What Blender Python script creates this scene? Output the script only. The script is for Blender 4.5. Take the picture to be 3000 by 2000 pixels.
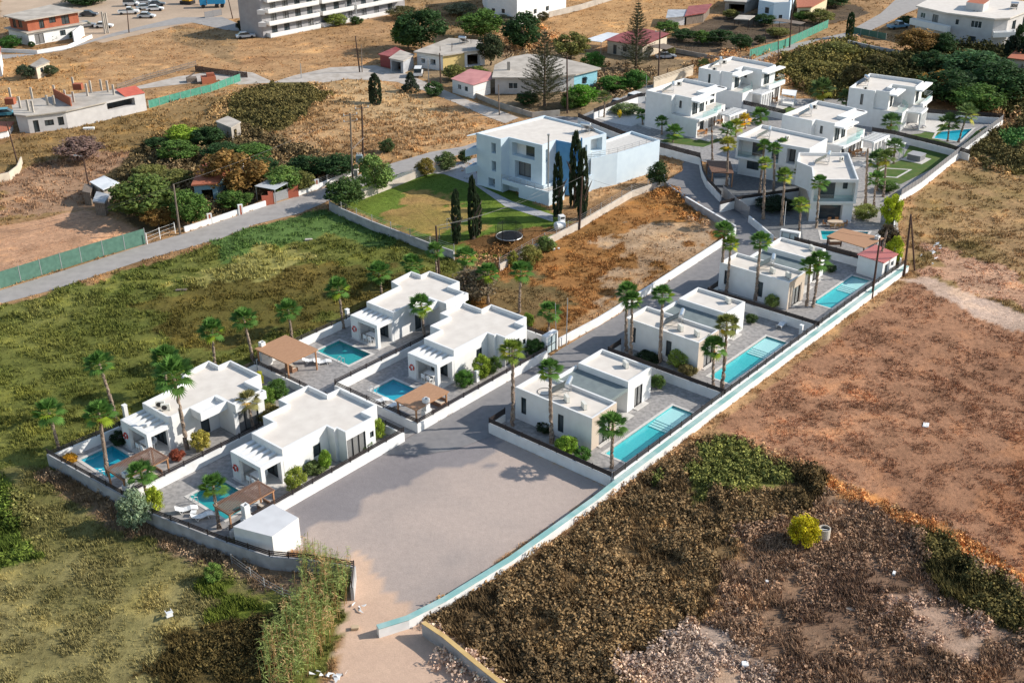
import bpy, math, random
import numpy as np
from mathutils import Vector, Matrix, geometry
R=math.radians
S=bpy.context.scene; COL=S.collection
for o in list(bpy.data.objects): bpy.data.objects.remove(o)
# ---------------- camera ----------------
CF,CP,CR,CH=3404.,R(27.085),R(-0.3313),60.
_c,_s=math.cos(CR),math.sin(CR)
F=Vector((0,math.cos(CP),-math.sin(CP)));U0=Vector((0,math.sin(CP),math.cos(CP)));X0=Vector((1,0,0))
AX=_c*X0+_s*U0; AU=-_s*X0+_c*U0
cd=bpy.data.cameras.new('camera');cam=bpy.data.objects.new('camera',cd);COL.objects.link(cam);S.camera=cam
cd.sensor_width=36;cd.sensor_fit='HORIZONTAL';cd.lens=CF/3000*36;cd.clip_end=3000;cd.clip_start=1
m=Matrix((AX,AU,-F)).transposed().to_4x4();m.translation=(0,0,CH);cam.matrix_world=m
# ---------------- sky, sun, exposure ----------------
SAZ,SEL=R(5),R(31)
W=bpy.data.worlds.new('World');S.world=W;W.use_nodes=True
nt=W.node_tree;sk=nt.nodes.new('ShaderNodeTexSky');sk.sky_type='NISHITA';sk.sun_disc=False
sk.sun_elevation=SEL;sk.sun_rotation=R(85);sk.air_density=1.3;sk.dust_density=0.8
bg=nt.nodes['Background'];nt.links.new(sk.outputs[0],bg.inputs[0]);bg.inputs[1].default_value=0.13
ld=bpy.data.lights.new('sun','SUN');ld.energy=4.6;ld.angle=R(0.5);ld.color=(1,.93,.83)
sun=bpy.data.objects.new('sun',ld);COL.objects.link(sun)
sd=Vector((math.cos(SEL)*math.cos(SAZ),math.cos(SEL)*math.sin(SAZ),math.sin(SEL)))
sun.rotation_euler=sd.to_track_quat('Z','Y').to_euler()
S.view_settings.view_transform='Standard';S.view_settings.look='None';S.view_settings.exposure=0.34;S.view_settings.gamma=1
S.render.engine='CYCLES'
S.cycles.max_bounces=5;S.cycles.transparent_max_bounces=10
# ---------------- photo pixel -> place on the ground ----------------
def G(px,py,z=0.):
    d=F*CF+AX*(px-1500)-AU*(py-1000)
    t=(z-CH)/d.z; return (d.x*t,d.y*t)
def GV(p,z=0.):
    q=G(p[0],p[1],z);return Vector((q[0],q[1],z))
def T3(b,t):
    # foot on the ground and head above it in the same vertical east-west plane
    x,y=G(*b);d=F*CF+AX*(t[0]-1500)-AU*(t[1]-1000)
    k=y/d.y;return Vector((x,y,0)),Vector((d.x*k,y,CH+d.z*k))
K=3000/2352.
def D(*p): return [(a*K,b*K) for a,b in p]
# ---------------- materials ----------------
MT={}
def lin(c): return tuple(((v/255)/12.92 if v/255<=.04045 else ((v/255+.055)/1.055)**2.4) for v in c)
def mat(n,c,c2=None,sc=1.,rough=.8,bump=0.,bsc=None,met=0.,kind='noise',stretch=None,lo=.35,hi=.65,spec=.3,detail=6):
    if n in MT: return MT[n]
    m=bpy.data.materials.new(n);m.use_nodes=True;t=m.node_tree;b=t.nodes['Principled BSDF']
    b.inputs['Roughness'].default_value=rough;b.inputs['Metallic'].default_value=met;b.inputs['Specular IOR Level'].default_value=spec
    b.inputs['Base Color'].default_value=(*c,1)
    tc=t.nodes.new('ShaderNodeTexCoord');vec=tc.outputs['Object']
    if stretch:
        mp=t.nodes.new('ShaderNodeMapping');mp.inputs['Scale'].default_value=stretch;t.links.new(vec,mp.inputs[0]);vec=mp.outputs[0]
    if c2 is not None:
        if kind=='noise':
            a=t.nodes.new('ShaderNodeTexNoise');a.inputs['Scale'].default_value=sc;a.inputs['Detail'].default_value=detail;fac=a.outputs[0]
        elif kind=='wave':
            a=t.nodes.new('ShaderNodeTexWave');a.inputs['Scale'].default_value=sc;a.inputs['Distortion'].default_value=.3;fac=a.outputs['Fac']
        elif kind=='brick':
            a=t.nodes.new('ShaderNodeTexBrick');a.inputs['Scale'].default_value=sc;a.inputs['Color1'].default_value=(1,1,1,1);a.inputs['Color2'].default_value=(.5,.5,.5,1);a.inputs['Mortar'].default_value=(0,0,0,1);a.inputs['Mortar Size'].default_value=.02;fac=a.outputs[0]
        elif kind=='vor':
            a=t.nodes.new('ShaderNodeTexVoronoi');a.inputs['Scale'].default_value=sc;fac=a.outputs['Color']
        t.links.new(vec,a.inputs['Vector'])
        r=t.nodes.new('ShaderNodeValToRGB');r.color_ramp.elements[0].position=lo;r.color_ramp.elements[1].position=hi
        r.color_ramp.elements[0].color=(*c,1);r.color_ramp.elements[1].color=(*c2,1)
        t.links.new(fac,r.inputs[0]);t.links.new(r.outputs[0],b.inputs['Base Color'])
    if bump:
        a=t.nodes.new('ShaderNodeTexNoise');a.inputs['Scale'].default_value=bsc or 8;a.inputs['Detail'].default_value=5;t.links.new(vec,a.inputs['Vector'])
        bp=t.nodes.new('ShaderNodeBump');bp.inputs['Strength'].default_value=bump;bp.inputs['Distance'].default_value=.1
        t.links.new(a.outputs[0],bp.inputs['Height']);t.links.new(bp.outputs[0],b.inputs['Normal'])
    MT[n]=m;return m
white=mat('white_render',(.76,.76,.755),(.69,.685,.67),1.2,.75,.05,20,lo=.3,hi=.75)
whiteB=mat('white_wall_paint',(.77,.77,.765),(.62,.605,.58),.9,.8,.06,14,lo=.35,hi=.85)
roofM=mat('roof_screed',(.70,.645,.58),(.61,.555,.495),.9,.85,.05,30,lo=.3,hi=.7)
roofG=mat('grey_roof_membrane',(.19,.225,.225),(.155,.185,.19),1.5,.85,.04,30)
paveM=mat('stone_paving',(.36,.34,.325),(.22,.21,.205),2.3,.75,.12,12,kind='noise',lo=.35,hi=.68)
tileM=mat('pale_pool_coping',(.62,.59,.55),(.54,.51,.47),3,.6)
stoneM=mat('stacked_stone',(.52,.43,.35),(.34,.27,.215),2.2,.85,.3,14,kind='brick',lo=.1,hi=.9,stretch=(1,1,1))
darkM=mat('dark_brown_metal',(.035,.028,.027),None,rough=.45)
blackM=mat('black_frame',(.02,.02,.022),None,rough=.4)
glassM=mat('dark_glass',(.03,.045,.055),(.07,.085,.09),.8,.12,spec=.6)
curtM=mat('window_with_curtain',(.10,.105,.11),(.34,.33,.32),7,.25,kind='wave',spec=.5,stretch=(1,1,.05),lo=.45,hi=.8)
wallC=mat('grey_concrete_render',(.44,.43,.43),(.33,.32,.32),1.1,.85,.1,14)
concM=mat('raw_concrete',(.40,.36,.31),(.27,.24,.21),.7,.9,.15,9)
concL=mat('pale_concrete_slab',(.50,.45,.39),(.36,.32,.275),.45,.9,.1,9)
brickM=mat('orange_hollow_brick',(.50,.17,.09),(.30,.09,.05),4,.85,kind='brick',lo=.0,hi=.6)
redtin=mat('red_metal_sheet',(.34,.09,.08),(.24,.055,.05),.6,.5)
pinktin=mat('faded_pink_metal_sheet',(.58,.26,.24),(.46,.19,.18),.5,.6)
greytin=mat('grey_metal_sheet',(.45,.46,.48),(.30,.31,.33),.7,.5)
whitetin=mat('white_metal_sheet',(.72,.73,.74),(.58,.6,.62),.6,.5)
woodM=mat('pergola_wood',(.42,.22,.115),(.30,.15,.075),3,.7,stretch=(.4,3,3))
woodB=mat('pergola_brown_slats',(.26,.155,.11),(.20,.115,.08),5,.75)
reedM=mat('pergola_reed_mat',(.46,.26,.15),(.34,.185,.105),9,.8,stretch=(.25,4,1))
rawood=mat('weathered_grey_wood',(.25,.20,.16),(.13,.10,.08),3,.9,stretch=(3,3,.4))
poleM=mat('tarred_pole_wood',(.10,.055,.04),(.055,.035,.028),2,.85,stretch=(3,3,.2))
galv=mat('galvanised_steel',(.48,.49,.50),None,rough=.4,met=.6)
whiteP=mat('white_plastic',(.80,.80,.79),None,rough=.4)
tankM=mat('solar_tank_steel',(.62,.65,.70),None,rough=.28,met=.8)
panelM=mat('solar_collector_glass',(.12,.11,.105),(.2,.18,.17),2,.2,spec=.6)
acM=mat('ac_unit_case',(.68,.66,.60),None,rough=.5)
trunkM=mat('palm_trunk_bark',(.40,.31,.24),(.17,.12,.09),9,.95,.8,16,stretch=(1,1,1.6))
barkM=mat('tree_bark',(.20,.15,.11),(.11,.08,.06),5,.95,.5,12,stretch=(1,1,.4))
redM=mat('red_plastic',(.55,.06,.04),None,rough=.5)
blueW=mat('pale_blue_render',(.60,.70,.77),(.55,.65,.73),.8,.75)
blueS=mat('strong_blue_render',(.13,.33,.56),(.10,.28,.50),.8,.75)
cream=mat('cream_render',(.62,.54,.43),(.54,.46,.36),.8,.8)
yellowW=mat('yellow_render',(.62,.47,.20),None,rough=.8)
greyW=mat('grey_render',(.36,.35,.36),(.31,.30,.31),.8,.8)
creamW=mat('grey_cream_render',(.58,.56,.55),(.50,.48,.47),.8,.8)
redT=mat('terracotta_tile',(.45,.16,.09),(.32,.10,.055),6,.8,kind='wave',lo=.2,hi=.8)
cyanW=mat('light_blue_render',(.25,.52,.62),None,rough=.8)
teal=mat('weathered_turquoise_coat',(.22,.41,.39),(.46,.56,.54),.5,.7,lo=.4,hi=.7)
ochre=mat('ochre_wall_cap',(.60,.42,.18),(.50,.33,.13),1.2,.8)
netG=mat('green_shade_net',(.10,.20,.155),(.075,.155,.12),2,.9)
netG2=mat('bright_green_shade_net',(.09,.30,.22),(.06,.22,.16),2,.9)
lawnM=mat('lawn_turf',(.055,.115,.018),(.10,.13,.03),.7,.95,.3,20)
clothD=mat('dark_cloth',(.12,.12,.13),None,rough=.9)
canvas=mat('grey_canvas',(.5,.5,.5),None,rough=.9)
soilM=mat('planting_soil',(.10,.075,.05),(.06,.05,.035),3,.95,.3,15)
fdM=mat('garden_bed_green',(.05,.075,.02),(.09,.07,.035),3,.95,.5,15)
def foliage(n='foliage_leaves'):
    m=bpy.data.materials.new(n);m.use_nodes=True;t=m.node_tree;b=t.nodes['Principled BSDF']
    oi=t.nodes.new('ShaderNodeObjectInfo');at=t.nodes.new('ShaderNodeAttribute');at.attribute_name='vary'
    mx=t.nodes.new('ShaderNodeMix');mx.data_type='RGBA';mx.blend_type='MULTIPLY';mx.inputs[0].default_value=1
    t.links.new(oi.outputs['Color'],mx.inputs[6]);t.links.new(at.outputs['Color'],mx.inputs[7])
    t.links.new(mx.outputs[2],b.inputs['Base Color']);b.inputs['Roughness'].default_value=.75;b.inputs['Specular IOR Level'].default_value=.2
    tr=t.nodes.new('ShaderNodeBsdfTranslucent');t.links.new(mx.outputs[2],tr.inputs[0])
    ms=t.nodes.new('ShaderNodeMixShader');ms.inputs[0].default_value=.3
    t.links.new(b.outputs[0],ms.inputs[1]);t.links.new(tr.outputs[0],ms.inputs[2]);t.links.new(ms.outputs[0],t.nodes['Material Output'].inputs[0])
    return m
leafM=foliage()
def attrmat(n,sc,bump):
    m=bpy.data.materials.new(n);m.use_nodes=True;t=m.node_tree;b=t.nodes['Principled BSDF']
    at=t.nodes.new('ShaderNodeAttribute');at.attribute_name='Col'
    b.inputs['Roughness'].default_value=.95;b.inputs['Specular IOR Level'].default_value=.1
    if sc:
        geo=t.nodes.new('ShaderNodeNewGeometry')
        def nz(scale,det,lo,hi):
            a=t.nodes.new('ShaderNodeTexNoise');a.inputs['Scale'].default_value=scale;a.inputs['Detail'].default_value=det;a.inputs['Roughness'].default_value=.7
            t.links.new(geo.outputs['Position'],a.inputs['Vector'])
            r=t.nodes.new('ShaderNodeMapRange');r.inputs[1].default_value=.3;r.inputs[2].default_value=.7;r.inputs[3].default_value=lo;r.inputs[4].default_value=hi
            t.links.new(a.outputs[0],r.inputs[0]);return a,r
        a,r=nz(sc,8,.72,1.26);a2,r2=nz(9,6,.86,1.12)
        mx=t.nodes.new('ShaderNodeMix');mx.data_type='RGBA';mx.blend_type='MULTIPLY';t.links.new(at.outputs['Alpha'],mx.inputs[0])
        t.links.new(at.outputs['Color'],mx.inputs[6]);t.links.new(r.outputs[0],mx.inputs[7])
        m2=t.nodes.new('ShaderNodeMix');m2.data_type='RGBA';m2.blend_type='MULTIPLY';m2.inputs[0].default_value=1
        t.links.new(mx.outputs[2],m2.inputs[6]);t.links.new(r2.outputs[0],m2.inputs[7]);t.links.new(m2.outputs[2],b.inputs['Base Color'])
        ml=t.nodes.new('ShaderNodeMath');ml.operation='MULTIPLY';t.links.new(at.outputs['Alpha'],ml.inputs[0]);ml.inputs[1].default_value=bump
        bp=t.nodes.new('ShaderNodeBump');bp.inputs['Distance'].default_value=.25;t.links.new(ml.outputs[0],bp.inputs['Strength'])
        t.links.new(a.outputs[0],bp.inputs['Height']);t.links.new(bp.outputs[0],b.inputs['Normal'])
    else: t.links.new(at.outputs['Color'],b.inputs['Base Color'])
    return m
groundM=attrmat('field_ground',1.6,.6);grassM=attrmat('grass_blades',0,0)
def water():
    m=bpy.data.materials.new('pool_water');m.use_nodes=True;t=m.node_tree
    for x in list(t.nodes):
        if x.type!='OUTPUT_MATERIAL': t.nodes.remove(x)
    tr=t.nodes.new('ShaderNodeBsdfTransparent');tr.inputs[0].default_value=(.86,.98,.99,1)
    gl=t.nodes.new('ShaderNodeBsdfGlossy');gl.inputs['Roughness'].default_value=.06
    nz=t.nodes.new('ShaderNodeTexNoise');nz.inputs['Scale'].default_value=3.5
    bp=t.nodes.new('ShaderNodeBump');bp.inputs['Strength'].default_value=.15;bp.inputs['Distance'].default_value=.05
    t.links.new(nz.outputs[0],bp.inputs['Height']);t.links.new(bp.outputs[0],gl.inputs['Normal'])
    ms=t.nodes.new('ShaderNodeMixShader');ms.inputs[0].default_value=.07;t.links.new(tr.outputs[0],ms.inputs[1]);t.links.new(gl.outputs[0],ms.inputs[2])
    t.links.new(ms.outputs[0],t.nodes['Material Output'].inputs[0]);return m
waterM=water()
def glasspanel():
    m=bpy.data.materials.new('clear_glass');m.use_nodes=True;t=m.node_tree
    for x in list(t.nodes):
        if x.type!='OUTPUT_MATERIAL': t.nodes.remove(x)
    tr=t.nodes.new('ShaderNodeBsdfTransparent');tr.inputs[0].default_value=(.74,.88,.87,1)
    gl=t.nodes.new('ShaderNodeBsdfGlossy');gl.inputs['Roughness'].default_value=.1;gl.inputs[0].default_value=(.8,.9,.9,1)
    ms=t.nodes.new('ShaderNodeMixShader');ms.inputs[0].default_value=.12;t.links.new(tr.outputs[0],ms.inputs[1]);t.links.new(gl.outputs[0],ms.inputs[2])
    t.links.new(ms.outputs[0],t.nodes['Material Output'].inputs[0]);return m
glassP=glasspanel()
poolTile=mat('turquoise_pool_tile',(.085,.50,.52),(.065,.45,.48),6,.4)
poolTeal=mat('teal_pool_tile',(.035,.36,.36),(.025,.31,.32),6,.4)
poolDeep=mat('blue_pool_tile',(.03,.42,.52),(.025,.37,.48),6,.4)
# ---------------- mesh helpers ----------------
class M:
    def __init__(s): s.v=[];s.f=[]
    def add(s,v,f):
        n=len(s.v);s.v+=[tuple(a) for a in v];s.f+=[tuple(i+n for i in q) for q in f];return s
    def box(s,x0,y0,z0,x1,y1,z1):
        return s.add([(x0,y0,z0),(x1,y0,z0),(x1,y1,z0),(x0,y1,z0),(x0,y0,z1),(x1,y0,z1),(x1,y1,z1),(x0,y1,z1)],[(0,3,2,1),(4,5,6,7),(0,1,5,4),(1,2,6,5),(2,3,7,6),(3,0,4,7)])
    def prism(s,poly,z0,z1):
        n=len(poly);return s.add([(a,b,z0) for a,b in poly]+[(a,b,z1) for a,b in poly],[tuple(range(n-1,-1,-1)),tuple(range(n,2*n))]+[(i,(i+1)%n,(i+1)%n+n,i+n) for i in range(n)])
    def bar(s,a,b,w,h=None,up=Vector((0,0,1))):
        h=h or w;a=Vector(a);b=Vector(b);d=(b-a)
        if d.length<1e-6: return s
        d.normalize();sx=d.cross(up)
        if sx.length<1e-3: sx=d.cross(Vector((0,1,0)))
        sx.normalize();sy=sx.cross(d).normalized();q=[(-1,-1),(1,-1),(1,1),(-1,1)]
        v=[p+sx*(w/2*i)+sy*(h/2*j) for p in(a,b) for i,j in q]
        return s.add(v,[(3,2,1,0),(4,5,6,7),(0,1,5,4),(1,2,6,5),(2,3,7,6),(3,0,4,7)])
    def tube(s,pts,rs,n=8,cap=True):
        pts=[Vector(p) for p in pts];k=len(pts)
        if not hasattr(rs,'__len__'): rs=[rs]*k
        base=len(s.v)
        for i,p in enumerate(pts):
            d=(pts[min(i+1,k-1)]-pts[max(i-1,0)]).normalized()
            sx=d.cross(Vector((0,0,1)));
            if sx.length<1e-2: sx=Vector((1,0,0))
            sx.normalize();sy=d.cross(sx).normalized()
            for j in range(n):
                a=2*math.pi*j/n;s.v.append(tuple(p+sx*math.cos(a)*rs[i]+sy*math.sin(a)*rs[i]))
        for i in range(k-1):
            for j in range(n): s.f.append((base+i*n+j,base+i*n+(j+1)%n,base+(i+1)*n+(j+1)%n,base+(i+1)*n+j))
        if cap: s.f.append(tuple(base+j for j in range(n)));s.f.append(tuple(base+(k-1)*n+j for j in range(n-1,-1,-1)))
        return s
    def xf(s,mx): s.v=[tuple(mx@Vector(v)) for v in s.v];return s
def obj(name,mm,mt,parent=None,vary=None,smooth=False):
    me=bpy.data.meshes.new(name)
    if isinstance(mm,M): me.from_pydata(mm.v,[],mm.f)
    else: me=mm
    if smooth: me.polygons.foreach_set('use_smooth',[True]*len(me.polygons))
    if mt: me.materials.append(mt)
    me.update()
    if vary is not None:
        at=me.color_attributes.new('vary','FLOAT_COLOR','POINT');at.data.foreach_set('color',np.asarray(vary,dtype=np.float32).ravel())
    o=bpy.data.objects.new(name,me);COL.objects.link(o)
    if parent: o.parent=parent
    return o
def tag(o,label,cat,group=None):
    o['label']=label;o['category']=cat
    if group:o['group']=group
    return o
def struct(o,kind='structure',label=None):
    o['kind']=kind
    if label:o['label']=label
    return o
def thing(name,label,cat,loc=(0,0,0),rz=0,group=None):
    o=bpy.data.objects.new(name,None);COL.objects.link(o);o.empty_display_size=.3
    o.location=(loc[0],loc[1],loc[2] if len(loc)>2 else 0);o.rotation_euler=(0,0,rz);return tag(o,label,cat,group)
def dup(root,label,loc,rz=0,group=None,scale=None):
    c=root.copy();COL.objects.link(c);c.location=(loc[0],loc[1],loc[2] if len(loc)>2 else 0);c.rotation_euler=(0,0,rz);c['label']=label
    if scale:c.scale=scale
    if group:c['group']=group
    for ch in root.children:
        d=ch.copy();COL.objects.link(d);d.parent=c
        for g in ch.children:
            e=g.copy();COL.objects.link(e);e.parent=d
    return c
KIDS={}
def inpoly(x,y,poly):
    x=np.asarray(x);y=np.asarray(y);r=np.zeros(x.shape,bool);n=len(poly)
    for i in range(n):
        x0,y0=poly[i];x1,y1=poly[(i+1)%n]
        if y0==y1: continue
        c=((y0>y)!=(y1>y))&(x<(x1-x0)*(y-y0)/(y1-y0)+x0);r^=c
    return r
def area(p): return sum(p[i][0]*p[(i+1)%len(p)][1]-p[(i+1)%len(p)][0]*p[i][1] for i in range(len(p)))/2
def ccw(p): return list(p) if area(p)>0 else list(p)[::-1]
def inset(poly,t):
    n=len(poly);out=[]
    for i in range(n):
        p0=Vector(poly[i-1]);p1=Vector(poly[i]);p2=Vector(poly[(i+1)%n])
        d1=(p1-p0).normalized();d2=(p2-p1).normalized();n1=Vector((-d1.y,d1.x));n2=Vector((-d2.y,d2.x))
        b=(n1+n2);l=b.length
        if l<1e-3: out.append(tuple(p1+n1*t));continue
        b/=l;k=t/max(.3,b.dot(n1));out.append(tuple(p1+b*k))
    return out
def sheet(name,poly,z,mt,holes=(),parent=None,kind='structure',label=None):
    poly=ccw(poly)
    vs=[Vector(p) for p in poly];es=[(i,(i+1)%len(poly)) for i in range(len(poly))]
    for h in holes:
        b=len(vs);vs+=[Vector(p) for p in h];es+=[(b+i,b+(i+1)%len(h)) for i in range(len(h))]
    v,e,f,_,_,_=geometry.delaunay_2d_cdt(vs,es,[],0,1e-4)
    mm=M();mm.v=[(a.x,a.y,z) for a in v]
    for q in f:
        cx=sum(v[i].x for i in q)/len(q);cy=sum(v[i].y for i in q)/len(q)
        if inpoly(np.array([cx]),np.array([cy]),poly)[0] and not any(inpoly(np.array([cx]),np.array([cy]),h)[0] for h in holes): mm.f.append(tuple(q))
    o=obj(name,mm,mt,parent)
    if kind and not parent: struct(o,kind,label)
    return o
# ---------------- noise ----------------
_rg=np.random.RandomState(7);_lat=_rg.rand(512,512)
def vn(x,y):
    xi=np.floor(x).astype(int);yi=np.floor(y).astype(int);fx=x-xi;fy=y-yi;fx=fx*fx*(3-2*fx);fy=fy*fy*(3-2*fy)
    a=_lat[xi%512,yi%512];b=_lat[(xi+1)%512,yi%512];c=_lat[xi%512,(yi+1)%512];d=_lat[(xi+1)%512,(yi+1)%512]
    return (a*(1-fx)+b*fx)*(1-fy)+(c*(1-fx)+d*fx)*fy
def fbm(x,y,o=4):
    r=0;a=.5;t=0
    for i in range(o): r=r+a*vn(x+i*37.1,y+i*91.7);t+=a;x=x*2.03;y=y*2.03;a*=.55
    return r/t
# ---------------- ground zones (photo outline on the ground, colour, colour, grass height, grass amount, edge raggedness) ----------------
Z=[]
def zone(poly,a,b,h=.3,dn=1.,rag=1.5,px=None): Z.append(([G(*p) for p in (px or D(*poly))],lin(a),lin(b),h,dn,rag))
zone([(0,700),(200,655),(420,585),(600,522),(750,478),(800,498),(960,560),(1050,600),(1120,660),(1100,900),(500,1300),(820,1400),(640,1700),(-400,1700),(-400,800)],(118,118,60),(92,98,46),.42,1.7,1)
zone([(350,700),(600,600),(900,620),(1060,640),(1050,700),(760,730),(560,790),(400,800)],(112,98,52),(88,84,40),.4,1.4,4)
zone([(470,560),(600,518),(750,476),(830,505),(930,560),(860,575),(760,540),(640,560),(520,600)],(92,116,62),(78,100,50),.4,1.6,2)
zone([(420,640),(560,585),(700,560),(740,585),(640,620),(500,665)],(158,150,92),(132,128,70),.6,1.6,5)
zone([(0,700),(150,665),(350,610),(460,590),(420,640),(220,700),(0,760)],(122,120,66),(90,100,44),.5,1.5,3)
zone([(-300,1060),(100,1080),(300,1180),(560,1310),(640,1400),(600,1700),(-300,1700)],(138,128,84),(92,92,48),.35,1.3,3)
zone([(-100,1100),(40,1120),(60,1300),(0,1330),(-100,1330)],(98,112,48),(76,90,36),.6,1.8,3)
zone([(330,1500),(520,1440),(640,1400),(660,1700),(330,1700)],(84,72,42),(56,48,30),.5,1.4,4)
zone([(480,1340),(560,1340),(640,1400),(560,1460),(460,1430)],(100,110,44),(80,92,36),.6,1.8,4)
zone([(100,1060),(280,1150),(560,1262),(720,1330),(700,1375),(520,1320),(270,1210),(90,1100)],(150,126,102),(112,92,68),.45,1.2,1.5)
zone([(1060,660),(1150,612),(1500,430),(1560,430),(1650,520),(1668,548),(1290,752),(1240,780),(1080,700),(1050,640)],(160,114,68),(122,92,52),.35,1.3,.6)
zone([(1380,540),(1600,500),(1650,560),(1400,690),(1330,700),(1440,620)],(178,152,124),(140,104,66),.25,.7,6)
zone([(1080,660),(1200,640),(1330,660),(1250,740),(1130,740)],(108,96,62),(132,106,72),.3,1,5)
zone([(2080,650),(2120,645),(2352,740),(2700,860),(2700,1500),(2352,1330),(2150,1200),(1900,1090),(1790,1050),(1640,985)],(164,122,94),(142,104,80),.24,1.3,.7)
zone([(2352,1000),(2500,1000),(2500,1330),(2352,1320),(2250,1150)],(176,128,94),(150,106,78),.3,1.2,8)
zone([(2075,640),(2140,640),(2352,715),(2500,760),(2500,800),(2352,765),(2230,720),(2120,660)],(196,170,152),(176,150,130),.1,.2,2)
zone([(970,1425),(1250,1268),(1500,1090),(1620,1000),(1700,1010),(1790,1060),(1880,1090),(1860,1180),(1700,1230),(1650,1350),(1580,1460),(1460,1568),(1450,1700),(1120,1700)],(132,108,76),(92,76,54),.7,2.6,.5)
zone([(1540,1085),(1640,1005),(1760,1060),(1810,1100),(1700,1130),(1570,1180)],(116,116,62),(88,94,48),.5,2.2,3)
zone([(1700,1230),(1850,1180),(1890,1090),(2150,1200),(2352,1330),(2700,1500),(2700,1800),(1460,1800),(1460,1568),(1600,1440)],(150,122,98),(112,88,72),.55,1.8,3)
zone([(1440,1520),(1600,1440),(1740,1490),(1800,1600),(1800,1700),(1420,1700)],(176,156,140),(150,128,112),.2,.5,3)
zone([(1980,1400),(2150,1380),(2300,1450),(2250,1500),(2080,1480)],(176,150,130),(150,120,100),.2,.6,4)
zone([(1880,1085),(2000,1130),(2150,1200),(2352,1330),(2352,1350),(2130,1230),(1960,1160),(1860,1110)],(196,144,92),(170,120,76),.5,1.8,2)
zone([(2090,1230),(2180,1250),(2352,1370),(2500,1450),(2500,1500),(2250,1420),(2150,1330)],(100,90,52),(70,66,40),1.0,3,2)
zone([(1780,1080),(1870,1090),(1900,1150),(1840,1180),(1780,1140)],(90,74,48),(66,56,38),.9,2.5,3)
zone([(2075,500),(2110,440),(2200,375),(2352,310),(2700,250),(2700,860),(2352,720),(2140,640),(2080,600)],(166,134,96),(124,108,66),.35,1.5,1)
zone([(2130,560),(2260,600),(2352,640),(2500,700),(2500,760),(2352,715),(2140,640)],(192,154,126),(172,132,106),.25,.8,4)
zone([(2200,330),(2352,280),(2500,250),(2500,380),(2352,400),(2250,390)],(96,88,54),(74,66,42),.8,2.5,4)
zone([(2290,312),(2352,300),(2450,300),(2450,330),(2310,340)],(84,120,66),(70,100,54),.3,1.6,1)
zone([(300,250),(560,200),(740,180),(820,168),(1040,250),(1115,300),(960,372),(850,420),(700,350),(500,300),(400,290)],(182,148,108),(142,112,76),.55,1.8,1)
zone([(480,262),(560,215),(640,188),(740,195),(760,235),(650,300),(560,310)],(104,94,56),(84,78,46),.6,2.4,2)
zone([(700,180),(820,170),(1000,240),(1000,300),(800,260)],(188,158,118),(156,126,88),.6,1.8,3)
zone([(0,330),(330,250),(500,225),(560,215),(500,300),(380,330),(340,430),(200,480),(0,510),(-100,500),(-100,330)],(160,130,90),(132,108,70),.4,1.4,1)
zone([(0,400),(200,350),(340,350),(330,430),(200,480),(0,500)],(176,142,112),(146,116,92),.5,1.6,3)
zone([(-200,560),(0,520),(200,482),(330,530),(345,560),(0,640),(-200,680)],(196,156,126),(178,138,108),.1,.5,.8)
zone([(110,190),(350,62),(450,55),(540,88),(820,105),(880,160),(640,188),(540,170),(340,190),(230,232),(120,230)],(182,146,106),(160,122,86),.22,1.2,.6)
zone([(0,130),(110,125),(200,150),(180,210),(100,240),(0,240)],(188,150,104),(160,124,84),.4,1.4,1)
zone([(1240,70),(1340,20),(1640,-60),(1700,-30),(1640,20),(1480,85),(1350,105)],(186,148,104),(162,124,84),.22,1.2,.6)
zone([(900,-80),(1240,-80),(1240,60),(1060,90),(930,70)],(160,130,94),(120,98,66),.4,1.4,2)
zone([(1500,105),(1640,40),(1960,10),(2000,30),(1720,110),(1540,135)],(108,92,76),(84,72,58),.2,.6,1)
zone([(1790,130),(1950,95),(2080,140),(2060,215),(1900,235),(1780,180)],(112,104,58),(88,80,44),.9,2.6,1.5)
zone([(1900,200),(2080,120),(2352,60),(2600,60),(2600,280),(2300,270),(2150,215)],(78,76,42),(60,58,34),.9,2.2,1.5)
zone([(850,150),(1330,110),(1600,140),(1560,180),(1330,300),(1200,250),(1040,200)],(158,136,108),(126,106,80),.2,.6,1)
zone([(190,440),(340,330),(540,285),(810,370),(810,400),(480,500),(330,535)],(118,98,72),(84,74,50),.4,1.2,1)
zone([(400,60),(540,70),(540,150),(400,90)],(160,132,98),(130,105,75),.3,1,2)
# gravel parking, bare track, yards
zone([(545,1225),(830,1300),(850,1330),(900,1450),(1000,1390),(1395,1115),(1120,985),(1080,985),(935,990),(640,1170)],(176,160,150),(158,146,139),0,0,.4)
zone([(640,1170),(935,990),(1090,975),(1125,985),(1110,1060),(1000,1080),(880,1140),(760,1200),(690,1220)],(138,132,132),(126,121,122),0,0,2.5)
zone([(800,1270),(840,1300),(900,1360),(960,1430),(1150,1568),(1250,1700),(700,1700),(800,1440)],(206,176,152),(186,158,138),0,0,1.2)
zone([(0,40),(140,60),(230,100),(430,55),(560,40),(620,0),(620,-60),(0,-60)],(190,168,146),(170,150,130),0,0,.8)
zone([(1320,350),(1330,300),(1480,240),(1480,275),(1340,330)],(190,172,150),(160,140,118),0,0,.5)
zone([(760,462),(880,395),(1040,395),(1100,400),(1240,470),(1330,520),(1160,600),(1040,580)],(106,122,50),(84,106,40),.08,.7,.4)
zone([(900,480),(960,430),(1060,470),(1100,480),(1100,520),(980,550),(860,500)],(172,134,88),(140,122,68),.06,.5,4)
zone([(1300,480),(1530,400),(1520,430),(1340,510),(1290,510)],(150,118,84),(124,96,66),.15,.6,1)
zone([(1040,560),(1160,530),(1330,510),(1160,600)],(140,100,64),(110,84,50),.2,.8,2)
POOLS=[]   # world outlines of every pool basin
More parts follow.
